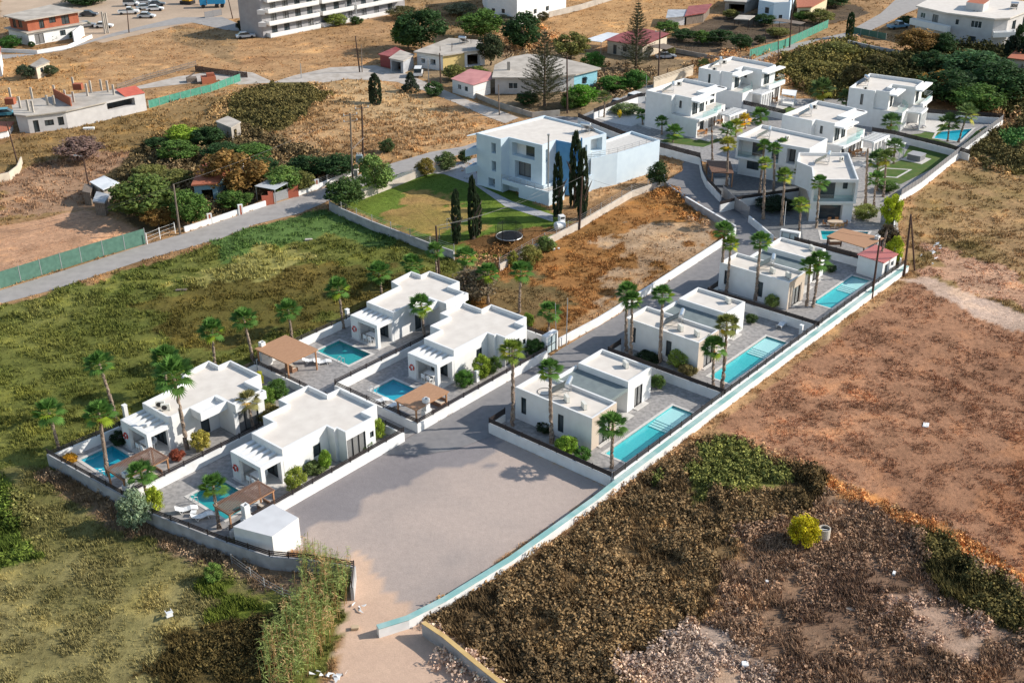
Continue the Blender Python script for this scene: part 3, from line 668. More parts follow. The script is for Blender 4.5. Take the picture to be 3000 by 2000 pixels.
for k in ('E1','E2','E3'): deck('paved_terrace',LOTS[k],[prect(FE,POOLE[k])])
deck('paved_terrace',LOTS['F'],[PF,PG],z=.03)
deck('paved_terrace',LOTS['far'],[PH],z=.026)
def lawn(px,z=.05): return struct(sheet('lawn',[G(*p) for p in px],z,lawnM))
# ---- pools ----
def pool(label,loc,rz,sx,sy,deep=.42,shelf=None,steps=None,cop=.32,mt=poolTile):
    """basin from (0,0) to (sx,sy) below the terrace; shelf=(x0) shallow end with steps"""
    r=thing('swimming_pool',label,'swimming pool',(loc[0],loc[1],0),rz)
    m=M();e=.004;b=-deep
    m.add([(0,0,b),(sx,0,b),(sx,sy,b),(0,sy,b),(0,0,.03),(sx,0,.03),(sx,sy,.03),(0,sy,.03)],[(0,1,2,3),(0,4,5,1),(1,5,6,2),(2,6,7,3),(3,7,4,0)])
    obj('basin',m,mt,r)
    m=M()
    for q in ((-cop,-cop,sx+cop,-.0),(-cop,sy,sx+cop,sy+cop),(-cop,0,0,sy),(sx,0,sx+cop,sy)): m.box(q[0],q[1],-.1,q[2],q[3],.065)
    obj('coping',m,tileM,r)
    if shelf:
        m=M();m.box(shelf,e,b,sx-e,sy-e,-.16)
        for k in range(3): m.box(shelf-.38*(k+1),e,b,shelf-.38*k-e,sy-e,-.16-.06*(k+1))
        obj('shallow_shelf',m,mat('pale_pool_shelf',(.55,.74,.72),(.50,.70,.68),5,.5),r)
    m=M();m.add([(0,0,-.09),(sx,0,-.09),(sx,sy,-.09),(0,sy,-.09)],[(0,1,2,3)]);obj('water',m,waterM,r)
    return r
def poolW(k,label,mt): q=POOLW[k];p=FW(q[0],q[3]);return pool(label,p,AZ,q[2]-q[0],q[3]-q[1],mt=mt)
poolW('A','small blue pool beside the brown pergola of the leftmost villa',poolDeep)
poolW('C','small teal pool behind the two white loungers nearest the camera',poolTeal)
poolW('B','small deep blue pool next to the pergola of the villa by the street gate',poolDeep)
poolW('D','square teal pool in front of the wide orange pergola',poolTeal)
for k,l in (('E1','long turquoise lap pool of the stone fronted villa nearest the parking area'),('E2','long turquoise lap pool of the middle stone fronted villa'),('E3','long turquoise lap pool of the stone fronted villa by the red roofed shed')):
    q=POOLE[k];p=FE(q[0],q[3]);pool(l,p,AZ,q[2]-q[0],q[3]-q[1],shelf=q[2]-q[0]-3.2,cop=.28,mt=poolTile)
def poolq(label,P,mt=poolTile):
    c=sum((Vector(a) for a in P),Vector((0,0)))/4;r=thing('swimming_pool',label,'swimming pool',(c.x,c.y,0));q=ccw([(a-c.x,b-c.y) for a,b in P])
    m=M();m.add([(a,b,-.42) for a,b in q]+[(a,b,.03) for a,b in q],[(0,1,2,3)]+[(i,i+4,(i+1)%4+4,(i+1)%4) for i in range(4)]);obj('basin',m,mt,r)
    o=inset(q,-.35);m=M();m.add([(a,b,.065) for a,b in q]+[(a,b,.065) for a,b in o],[(i,i+4,(i+1)%4+4,(i+1)%4) for i in range(4)]);obj('coping',m,tileM,r)
    m=M();m.add([(a,b,-.09) for a,b in q],[(0,1,2,3)]);obj('water',m,waterM,r)
poolq('teal pool half hidden by the slatted pergola near the red roofed shed',PF)
poolq('blue pool on the lawn below the grey hot tub',PG,poolDeep)
poolq('blue pool under two palms by the farthest boundary fence',PH,poolDeep)
# ---- streets ----
streetM=mat('street_asphalt',(.235,.225,.225),(.185,.18,.183),1.3,.9,.15,20,lo=.3,hi=.7)
roadM=mat('old_asphalt',(.36,.335,.315),(.29,.27,.255),.8,.9,.15,18,lo=.3,hi=.7)
struct(sheet('street',st,.012,streetM))
struct(sheet('country_road',rd,.016,roadM))
dirtM=mat('white_dirt_track',(.50,.45,.40),(.38,.33,.28),.6,.95,.2,8)
struct(sheet('dirt_track',dt,.014,dirtM))
struct(sheet('concrete_yard',cy,.014,dirtM))
struct(sheet('village_road',vr,.014,roadM))
struct(sheet('side_road',sr,.014,roadM))
struct(sheet('footpath',[G(1395,545),G(1300,510),G(1260,508),G(1240,500),G(1398,462),G(1398,540),G(1500,590),G(1620,630),G(1620,650),G(1480,605)],.02,mat('grey_footpath',(.40,.40,.41),(.33,.33,.34),1,.9)))
lawn([(2010,405),(1975,400),(1930,415),(2060,432),(2120,410),(2090,395),(2040,412)],.045)
lawn([(2255,330),(2310,312),(2345,325),(2290,345)],.045)
lawn([(2640,470),(2680,400),(2760,365),(2780,372),(2735,405),(2810,432),(2880,400),(2780,470),(2640,540),(2560,520),(2560,500)],.045)
lawn([(2640,398),(2720,390),(2770,350),(2780,365),(2735,395),(2700,412),(2620,408)],.05)
lawn([(2820,428),(2860,385),(2890,372),(2890,395),(2850,430)],.055)
pk=[FW(-9.0,3.4),FW(13.8,3.35),FE(-5.2,-9.7),FE(-3.9,-9.6),FE(-3.9,5.2),FE(-15,5.2),FE(-24,4.6),FW(-7,17),FW(-5.6,15),FW(-8.4,9)]
gravM=mat('compacted_gravel',(.335,.30,.282),(.275,.25,.24),.16,.95,.35,22,lo=.3,hi=.7)
lawn([(2390,585),(2330,560),(2345,552),(2400,575)],.05)
whg=mat('white_gravel',(.62,.60,.57),(.5,.48,.45),6,.9)
struct(sheet('white_gravel_bed',[G(*p) for p in [(1740,345),(1790,322),(1870,325),(1905,352),(1850,372),(1800,362)]],.05,whg))
struct(sheet('white_gravel_bed',[G(*p) for p in [(1885,352),(1925,360),(1905,380),(1868,368)]],.056,whg))
struct(sheet('dark_courtyard',[G(*p) for p in [(2068,480),(2135,500),(2330,545),(2338,560),(2175,583),(2110,598),(2075,540)]],.05,mat('dark_slate_paving',(.16,.165,.17),(.11,.115,.12),2,.8,.1)))
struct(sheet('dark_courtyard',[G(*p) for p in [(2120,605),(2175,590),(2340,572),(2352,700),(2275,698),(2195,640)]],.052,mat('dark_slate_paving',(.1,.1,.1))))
# ---- walls ----
gp='white boundary walls with dark fences'
wall('grey rendered wall with dark slat fence running along the weedy field nearest the camera',0,1.3,.25,wallC,fence='rails',fh=.5,world=fr(FW,SW[:4]),name='boundary_wall')
wall('low grey wall with dark slat fence between the white utility block and the gravel parking area',0,1.3,.25,wallC,fence='rails',fh=.55,world=fr(FW,[SW[3],(-8.9,8.9),(-7.2,11.6),(-5.4,15.2),(-7.3,17.0)]),step=2)
wall('white wall with dark rail fence behind the leftmost villa along the green field',0,1.0,.22,fence='rails',world=fr(FW,[(-12.4,-19.3),(-5,-18.9),(11.7,-18.9)]))
wall('white dividing wall with dark fence between the two lower villas',0,1.0,.22,fence='rails',world=fr(FW,[(-11.5,-8.1),(7.5,-8.1)]))
wall('white street wall with dark rails in front of the nearest villa',0,1.0,.22,fence='rails',world=fr(FW,[(-8.6,3.2),(12.1,3.2)]))
wall('short dark fenced wall at the far end of the nearest villa garden',0,.9,.2,fence='rails',world=fr(FW,[(12.0,3.05),(12.0,-8)]))
wall('dark fenced wall at the far end of the leftmost villa garden',0,.9,.2,fence='rails',world=fr(FW,[(11.9,-9.6),(11.9,-18.8)]))
wall('white wall with dark fence beside the passage next to the pergola by the street',0,1.0,.22,fence='rails',world=fr(FW,[(14.1,-8.9),(14.1,3.1),(34.3,3.1)]))
wall('white dividing wall with dark fence between the two upper villas',0,1.0,.22,fence='rails',world=fr(FW,[(14.3,-9.1),(36.5,-9.1)]))
wall('white wall with dark fence behind the wide orange pergola along the field',0,1.0,.22,fence='rails',world=fr(FW,[(12.1,-19.7),(36.7,-19.7)]))
wall('white wall with dark rails behind the upper villas facing the dry lot',0,1.0,.22,fence='rails',world=fr(FW,[(36.8,-19.6),(36.8,1.6)]))
wall('long plain white wall between the street and the dry brown lot',[(1638,991),(1750,932),(1806,898),(2115.6,701),(2155,668)],1.0,.25,zp=1.)
wall('tall pale wall climbing the left side of the upper street',[(2155,662),(2105,633),(2010,577)],1.1,.25,wallC,zp=1.1,cap=whiteB)
for a,b,l in (('E1',-3.7,'white wall with brown slat fence facing the gravel parking area'),('E2',16,'white wall with brown slat fence between the first and second stone fronted villas'),('E3',36.4,'white wall with brown slat fence between the second and third stone fronted villas')):
    wall(l,0,1.1,.22,fence='slats',fh=.5,world=fr(FE,[(b,-9.7),(b,5.0)]))
wall('white wall with slat fence between the third stone fronted villa and the pergola terrace',0,1.1,.22,fence='slats',fh=.7,world=fr(FE,[(57.4,-9.4),(57.4,.6)]))
for b0,l in ((-3.7,'low white street wall with slat fence behind the first stone fronted villa'),(16,'low white street wall with slat fence behind the second stone fronted villa'),(36.4,'low white street wall with slat fence behind the third stone fronted villa')):
    wall(l,0,.8,.2,fence='slats',fh=.7,world=fr(FE,[(b0+.15,-9.85),(b0+2.6,-9.95)]))
wall('long dark rail fence on a white wall along the lap pools',0,1.0,.22,fence='rails',fh=.6,world=fr(FE,[(-3.6,5.2),(15.4,4.95),(30,4.85),(48.8,4.75),(59.8,4.9)]),step=1.9)
wall('long low white outer wall with weathered turquoise top along the dry fields',0,.85,.5,whiteB,world=fr(FE,[(-31.2,3.3),(-29,4.3),(-25.6,4.95),(-18.3,5.6),(-7,5.75),(-3.6,5.65),(15.4,5.42),(30,5.32),(48.8,5.2),(59.8,5.3)]),cap=teal)
wall('grey wall with ochre cap running down to the bottom edge of the photo',[(1240,1822),(1300,1862),(1400,1945),(1520,2040),(1600,2100)],1.2,.32,wallC,zp=1.2,cap=ochre)
wall('concrete wall with thin posts around the lawn beside the green field',[(965,590),(1000,610),(1090,648),(1260,712),(1330,735)],1.3,.22,wallC,zp=1.3,fence='wire',fh=.9,fm=galv,step=3.4)
wall('pale stone wall with wire posts between the lawn and the dry brown lot',[(1463,775),(1560,720),(1697,650),(1850,560),(1945,527)],1.0,.25,mat('pale_sand_render',(.56,.50,.43),(.46,.40,.34),.9,.85),zp=1.0,fence='wire',fh=.9,fm=galv,step=3)
wall('sand coloured wall beside the road at the top of the lawn',[(1060,563),(1090,552),(1148,530),(1233,496),(1300,480)],1.1,.22,mat('pale_sand_render',(.5,.5,.5)),zp=1.1,fence='rails',fh=.5,fm=galv)
wall('curved low wall where the street bends beside the blue house',[(1945,510),(1950,528),(1958,540),(2010,577)],.5,.25,wallC,zp=.5)
wall('white street wall with brown slat fence in front of the two storey villas',[(1694,345),(1760,372),(1880,418),(2050,462)],1.2,.22,fence='slats',fh=.8,zp=1.2)
wall('white wall curving down the right side of the upper street',[(2051,462),(2058,500),(2072,530),(2112,572)],1.1,.22,fence='slats',fh=.6,zp=1.1)
wall('dark metal vehicle gate across the villa drive',[(2117,578),(2150,612),(2192,641)],0,zp=0,fence='slats',fh=1.8,name='metal_gate',cat='gate',fm=mat('grey_gate_metal',(.22,.22,.23),None,rough=.5))
wall('white garden wall with hedge plants right of the vehicle gate',[(2195,632),(2230,660),(2265,690)],1.0,.22,zp=1.0)
wall('white block wall above the drive under the tall palms',[(2110,600),(2175,583),(2340,560)],1.2,.22,zp=1.2,fence='slats',fh=.5)
wall('white boundary wall with grey picket fence along the right hand field',[(2640,572),(2700,534),(2800,455),(2937,352)],1.0,.25,zp=1.,fence='slats',fh=.9,fm=mat('grey_gate_metal',(.2,.2,.2)),step=1.2)
wall('narrow white boundary wall above the yellow green bamboo',[(2640,572),(2626,600),(2618,680),(2640,760)],1.2,.15,zp=1.2)
wall('dark slat fence on white wall behind the farthest pool',[(2640,325),(2760,335),(2935,346)],1.1,.22,zp=1.1,fence='slats',fh=.8)
wall('dark slat fence on white wall between the two upper gardens',[(2555,385),(2620,395),(2780,435),(2840,452)],1.1,.22,zp=1.1,fence='slats',fh=.7)
wall('dark slat fence on white wall between the first two two storey villas',[(2110,290),(2170,305),(2300,335)],1.1,.22,zp=1.1,fence='slats',fh=.8)
wall('white wall and dark fence beside the parked cars',[(1740,330),(1800,308),(1868,285),(1890,283)],1.2,.22,zp=1.2,fence='slats',fh=.7)
wall('cream balustrade wall along the lane behind the first two storey villa',[(1915,240),(2030,203)],1.2,.2,cream,zp=1.2,fence='rails',fh=.9,fm=cream,step=4)
wall('green shade net fence along the plowed plot',[(-20,851),(0,846),(240,770),(428,714)],0,zp=0,fence='net',fh=2.2,fm=netG,name='net_fence',cat='fence',step=3)
wall('bright green net fence beside the side road',[(2195,172),(2300,140),(2425,82)],0,zp=0,fence='net',fh=1.9,fm=netG2,name='net_fence',cat='fence',step=3)
wall('green net fence in front of the two storey apartment house garden',[(2497,98),(2595,118)],.0,zp=0,fence='net',fh=1.5,fm=netG,name='net_fence',cat='fence')
wall('grey concrete retaining wall below the apartment house garden',[(2485,118),(2560,135),(2640,150)],1.6,.3,wallC,zp=1.6)
wall('tattered green net fence along the track beside the unfinished house',[(437,318),(560,285),(620,270),(705,238)],0,zp=0,fence='net',fh=1.5,fm=netG2,name='net_fence',cat='fence')
wall('bare wooden fence along the back of the fenced yard',[(345,265),(420,238),(575,195)],0,zp=0,fence='rails',fh=1.3,fm=rawood,name='wooden_fence',cat='fence')
wall('dark brown board fence on the right of the fenced yard',[(573,208),(640,218),(725,228)],0,zp=0,fence='slats',fh=1.1,fm=poleM,name='wooden_fence',cat='fence')
wall('white roadside wall with brick red pillars left of the iron gate',[(541,680),(620,655),(700,628),(779,603)],.8,.2,zp=0)
wall('white roadside wall with mesh between the iron gate and the spiky yucca',[(870,574),(934,553),(985,532),(1050,507)],.8,.2,zp=0,fence='wire',fh=.8,fm=galv)
wall('white villa wall with balusters along the village road',[(-20,152),(110,158),(200,143),(270,112)],.8,.2,zp=0)
wall('curved pale garden wall at the left edge above the plowed plot',[(-20,540),(30,528),(55,508),(66,482)],1.3,.2,cream,zp=0)
wall('low stone wall along the lane below the pink roofed shed',[(1386,284),(1460,315),(1560,345),(1640,338)],1.0,.2,concM,zp=0)
wall('long block wall between the top dry field and the white apartment house',[(1608,52),(1700,30),(1790,2),(1840,-12)],1.4,.2,concL,zp=0)
wall('block wall along the lane beside the vegetable garden',[(1955,150),(2100,178),(2200,178)],.9,.2,concM,zp=0,fence='wire',fh=1,fm=rawood)
wall('broken rustic wooden rail in the weeds below the grey wall',[(680,1650),(735,1690),(775,1720),(830,1750),(900,1775)],0,zp=0,fence='wire',fh=.9,fm=galv,name='wooden_fence',cat='fence',step=2)
# white utility block next to the wall
r=thing('utility_block','white windowless utility block at the corner of the gravel parking area','outbuilding',(*FW(-5.2,5.1),0),AZ)
q=[FW(-5.2,5.0),FW(-5.1,8.2),FW(-8.2,8.55),FW(-9.4,5.0)];o0=FW(-5.2,5.1)
def loc_(p,o,az): d=Vector((p[0]-o[0],p[1]-o[1]));c,s=math.cos(az),math.sin(az);return (d.x*c+d.y*s,-d.x*s+d.y*c)
ql=ccw([loc_(p,o0,AZ) for p in q]);block(r,ql,-.1,2.7,whiteB,mat('white_roof_low_sun_shade',(.60,.60,.61),(.54,.54,.55),.8,.8),par=0)  # roof greyer than walls: weaker light from the low sun painted into its colour
# villas
W_villa((826.2,1316.2),AZ,1,'nearest white villa with porch facing the gravel parking area')
W_villa((1329.4,1026.2),AZ,1,'white villa with porch beside the street gate')
W_villa((493.7,1223.2),AZ,2,'leftmost white villa with porch beside the green field')
W_villa((1151.5,915.3),AZ,2,'farthest white porch villa behind the wide orange pergola')
E_villa((1734.7,1225.8),AZ,'stone fronted white villa nearest the parking area')
E_villa((2048.3,1004.1),AZ,'middle stone fronted white villa')
E_villa((2313.5,827.5),AZ,'farthest stone fronted white villa below the slatted pergola')
# roof equipment of the three stone-fronted villas
for i,u0 in enumerate((0,20.1,40.3)):
    w=('nearest','middle','farthest')[i]
    pE=lambda u,y,z:(*FE(u0+u,-y),z)
    solar_heater(f'solar water heater with tank on the roof of the {w} stone fronted villa',pE(2.7,4.9,3.25),AZ+R(205))
    ac_unit(f'ac unit lying beside the solar heater on the {w} stone fronted villa',pE(1.5,4.2,3.25),AZ+R(60))
    ac_unit(f'ac unit near the front roof edge of the {w} stone fronted villa',pE(1.5,2.1,3.25),AZ+R(60))
    ac_unit(f'single ac unit on the far roof block of the {w} stone fronted villa',pE(10.9,3.9,3.25),AZ+R(60))
for k,(x,y) in enumerate(((1.1,3.0),(1.1,2.1))): 
    p=Vector((-32.594,94.835))+UV*x-WV*y;ac_unit(('left','right')[k]+' one of two ac units side by side on the leftmost villa roof',(p.x,p.y,3.15),AZ-R(40))
# ---------------- plants ----------------
def leafcloud(seed,clumps,per,size,shape='round',flat=.0,up=0.):
    rg=np.random.RandomState(seed);V=[];C=[]
    for c in range(clumps):
        if shape=='round':
            while 1:
                p=rg.uniform(-1,1,3)
                l=np.linalg.norm(p)
                if .45<l<1: break
            p=p*np.array([1,1,.92]);cr=rg.uniform(.2,.36);tone=rg.uniform(.55,1.45)
        elif shape=='column':
            z=rg.uniform(-1,1);rr=.8*(1-max(0,z)**2.2)**.5*(1-max(0,-z-.6)**1.5);a=rg.uniform(0,6.28);p=np.array([rr*math.cos(a),rr*math.sin(a),z]);cr=.2;tone=rg.uniform(.7,1.3)
        elif shape=='cone':
            z=rg.uniform(-1,1);rr=(1-z)*.5*rg.uniform(.7,1);a=rg.uniform(0,6.28);p=np.array([rr*math.cos(a),rr*math.sin(a),z]);cr=.2;tone=rg.uniform(.65,1.3)
        n=per;q=rg.normal(0,1,(n,3));q/=np.linalg.norm(q,axis=1)[:,None];rad=rg.uniform(.55,1,n)[:,None]*cr
        zs=.22 if shape=='column' else 1.
        ctr=p+q*rad*np.array([1,1,.8 if shape!='column' else .35])
        nr=q+rg.normal(0,.75,(n,3))+np.array([0,0,.3]);nr/=np.linalg.norm(nr,axis=1)[:,None]
        t=np.cross(nr,rg.normal(0,1,(n,3)));t/=np.linalg.norm(t,axis=1)[:,None];b=np.cross(nr,t)
        if shape=='column': t=t*.6+np.array([0,0,1.])*.25;
        s=size*rg.uniform(.6,1.3,n)[:,None];s2=s*rg.uniform(.5,.9,n)[:,None]
        V.append(np.stack([ctr-t*s,ctr-b*s2,ctr+t*s,ctr+b*s2],1).reshape(-1,3))
        col=(tone*rg.uniform(.75,1.25,n))[:,None]*np.array([1,1,1])+np.stack([rg.normal(0,.05,n),np.zeros(n),rg.normal(0,.05,n)],1)
        C.append(np.repeat(np.clip(col,0.2,2),4,axis=0))
    V=np.vstack(V);C=np.vstack(C);return V,C
def qmesh(name,V,C,k=4,mt=None):
    n=len(V)//k;me=bpy.data.meshes.new(name);me.vertices.add(len(V));me.vertices.foreach_set('co',V.astype(np.float32).ravel())
    me.loops.add(n*k);me.loops.foreach_set('vertex_index',np.arange(n*k,dtype=np.int32));me.polygons.add(n);me.polygons.foreach_set('loop_start',(np.arange(n)*k).astype(np.int32));me.update(calc_edges=True)
    at=me.color_attributes.new('vary','FLOAT_COLOR','POINT');at.data.foreach_set('color',np.hstack([C,np.ones((len(C),1))]).astype(np.float32).ravel())
    me.materials.append(mt or leafM);return me
CR={}
def crownmesh(shape,i):
    k=(shape,i)
    if k not in CR:
        if shape=='round': V,C=leafcloud(10+i,95,62,.062)
        elif shape=='sparse': V,C=leafcloud(40+i,60,34,.05)
        elif shape=='column': V,C=leafcloud(60+i,170,36,.11,'column');V=V*np.array([1,1,1])
        elif shape=='cone': V,C=leafcloud(80+i,120,40,.06,'cone')
        CR[k]=qmesh('crown',V,C)
    return CR[k]
TR={}
def trunkmesh(i,mt=None):
    if i not in TR:
        rg=random.Random(i);m=M();p=[(0,0,0)];x=y=0
        for k in range(1,7): x+=rg.uniform(-.06,.06);y+=rg.uniform(-.06,.06);p.append((x,y,k/6))
        m.tube(p,[.16,.12,.11,.1,.09,.08,.05],7)
        for k in range(5):
            a=rg.uniform(0,6.28);z=rg.uniform(.45,.8);m.tube([(x*z,y*z,z),(math.cos(a)*.35,math.sin(a)*.35,z+.25),(math.cos(a)*.6,math.sin(a)*.6,z+.5)],[.06,.04,.015],5)
        me=bpy.data.meshes.new('trunk');me.from_pydata(m.v,[],m.f);me.materials.append(barkM);TR[i]=me
    return TR[i]
GREEN=lin((74,98,44));DARK=lin((48,70,38));OLIVE=lin((104,104,56));LIME=lin((120,140,50));RUST=lin((118,92,50));GREYG=lin((120,116,92));PINE=lin((58,66,44));YEL=lin((160,150,30));BLUEG=lin((90,112,84))
_tc=[0]
def tree(base,top,w,col,label,kind='tree',shape='round',trunk=.14,group=None,cat=None,name=None,zs=None):
    """base, top: foot and head in the photo; w: crown width in photo pixels"""
    f,hd=T3(base,top);h=max(.4,hd.z);dist=(Vector((f.x,f.y,h*.5))-Vector((0,0,CH))).length;rx=w*dist/CF/2
    _tc[0]+=1;rg=random.Random(_tc[0]*7);i=rg.randrange(4)
    r=thing(name or ('tree' if kind=='tree' else 'shrub'),label,cat or ('tree' if kind=='tree' else 'shrub'),f,rg.uniform(0,6.28),group)
    tz=h*trunk;ch=(h-tz*.8)/2
    c=bpy.data.objects.new('crown' if kind=='tree' else 'foliage',crownmesh(shape,i));COL.objects.link(c);c.parent=r
    c.location=(0,0,h-ch);c.scale=(rx*.93,rx*.93,ch*.97);c.color=(*[min(1,v*1.45) for v in col],1)
    t=bpy.data.objects.new('trunk' if kind=='tree' else 'stems',trunkmesh(i));COL.objects.link(t);t.parent=r
    k=max(.5,min(2.2,h/4)) if kind=='tree' else .35;t.scale=(k,k,max(.3,h-ch)*.95)
    return r
# palms
def palmcrown(seed):
    rg=np.random.RandomState(seed);V=[];C=[];n=34
    for i in range(n):
        el=R(-42+125*(i/(n-1))**.8+rg.uniform(-8,8));az=i*2.39996+rg.uniform(-.25,.25)
        d=np.array([math.cos(el)*math.cos(az),math.cos(el)*math.sin(az),math.sin(el)]);side=np.cross(d,[0,0,1.]);side/=max(1e-3,np.linalg.norm(side));upv=np.cross(side,d)
        L=rg.uniform(.55,.8);tip=d*L+np.array([0,0,-.05*L]);w=.014
        V.append(np.array([-side*w,side*w,tip+side*w,tip-side*w]));C.append(np.tile([1.3,1.2,.8],(4,1)))
        fr_=rg.uniform(.62,.82);nl=13;tone=rg.uniform(.7,1.35);yel=(rg.rand()<.12 and el<.3)
        cc=np.array([2.6,1.7,.7]) if yel else np.array([1,1,1])*tone
        for j in range(nl):
            a=R(-98+196*j/(nl-1));dr=d*math.cos(a)+side*math.sin(a)+upv*.10;dr/=np.linalg.norm(dr)
            l=fr_*(1-.28*abs(a)/1.7)*rg.uniform(.88,1.08);e=tip+dr*l+np.array([0,0,-.22*l*l-(.06 if el<0 else 0)]);mid=tip+dr*l*.55
            ps=np.cross(dr,upv);ps/=np.linalg.norm(ps);ww=.055
            V.append(np.array([tip,mid-ps*ww,e,mid+ps*ww]));C.append(np.tile(cc*rg.uniform(.85,1.15),(4,1)))
    return qmesh('crown',np.vstack(V),np.vstack(C))
def deadskirt(seed):
    rg=np.random.RandomState(seed);V=[];C=[]
    for i in range(9):
        az=rg.uniform(0,6.28);d=np.array([math.cos(az)*.35,math.sin(az)*.35,-.9]);side=np.array([-math.sin(az),math.cos(az),0]);L=rg.uniform(.5,1.0);t=d*L
        for j in range(4):
            s=side*(j-1.5)*.09;V.append(np.array([s*.2,t+s-side*.05,t*1.25+s*1.5,t+s+side*.05]));C.append(np.tile([1,.85,.6] if rg.rand()<.6 else [1.2,.8,.35],(4,1)))
    return qmesh('dead_fronds',np.vstack(V),np.vstack(C))
PC=[palmcrown(100+i) for i in range(5)];PD=[deadskirt(50+i) for i in range(3)]
def palmtrunk(i):
    rg=random.Random(i+5);m=M();pts=[];rs=[]
    for k in range(25):
        z=k/24;pts.append((rg.uniform(-.012,.012)+.06*math.sin(z*2.5+i),rg.uniform(-.012,.012),z));rs.append((.245-.09*z**.6)*(1+(.07 if k%2 else -.06))+(.06 if k==0 else 0))
    pts[0]=(0,0,-.02);pts[-1]=(0,0,1);m.tube(pts,rs,10)
    me=bpy.data.meshes.new('trunk');me.from_pydata(m.v,[],m.f);me.materials.append(trunkM);return me
PT=[palmtrunk(i) for i in range(3)];_pc=[0]
def palm(base,top,label,s=1.,col=(64,92,40),bare=False,grp='palm trees around the villas'):
    f,hd=T3(base,top);h=max(.6,(hd-f).length);_pc[0]+=1;i=_pc[0];rg=random.Random(i)
    r=thing('palm_tree',label,'palm tree',f,0,grp);r.rotation_euler=(hd-f).to_track_quat('Z','Y').to_euler()
    t=bpy.data.objects.new('trunk',PT[i%3]);COL.objects.link(t);t.parent=r;k=min(1.1,.62+h*.05);t.scale=(k,k,h);t.rotation_euler=(0,0,rg.uniform(0,6))
    if not bare:
        c=bpy.data.objects.new('crown',PC[i%5]);COL.objects.link(c);c.parent=r;c.location=(0,0,h);c.scale=(1.28*s,1.28*s,1.18*s);c.rotation_euler=(0,0,rg.uniform(0,6));c.color=(*[v*1.9 for v in lin(col)],1)
    d=bpy.data.objects.new('dead_fronds',PD[i%3]);COL.objects.link(d);d.parent=r;d.location=(0,0,h*(.98 if not bare else .97));d.scale=(.6*s,.6*s,.75*s);d.color=(*lin((150,110,66)),1);d.rotation_euler=(0,0,rg.uniform(0,6))
    return r
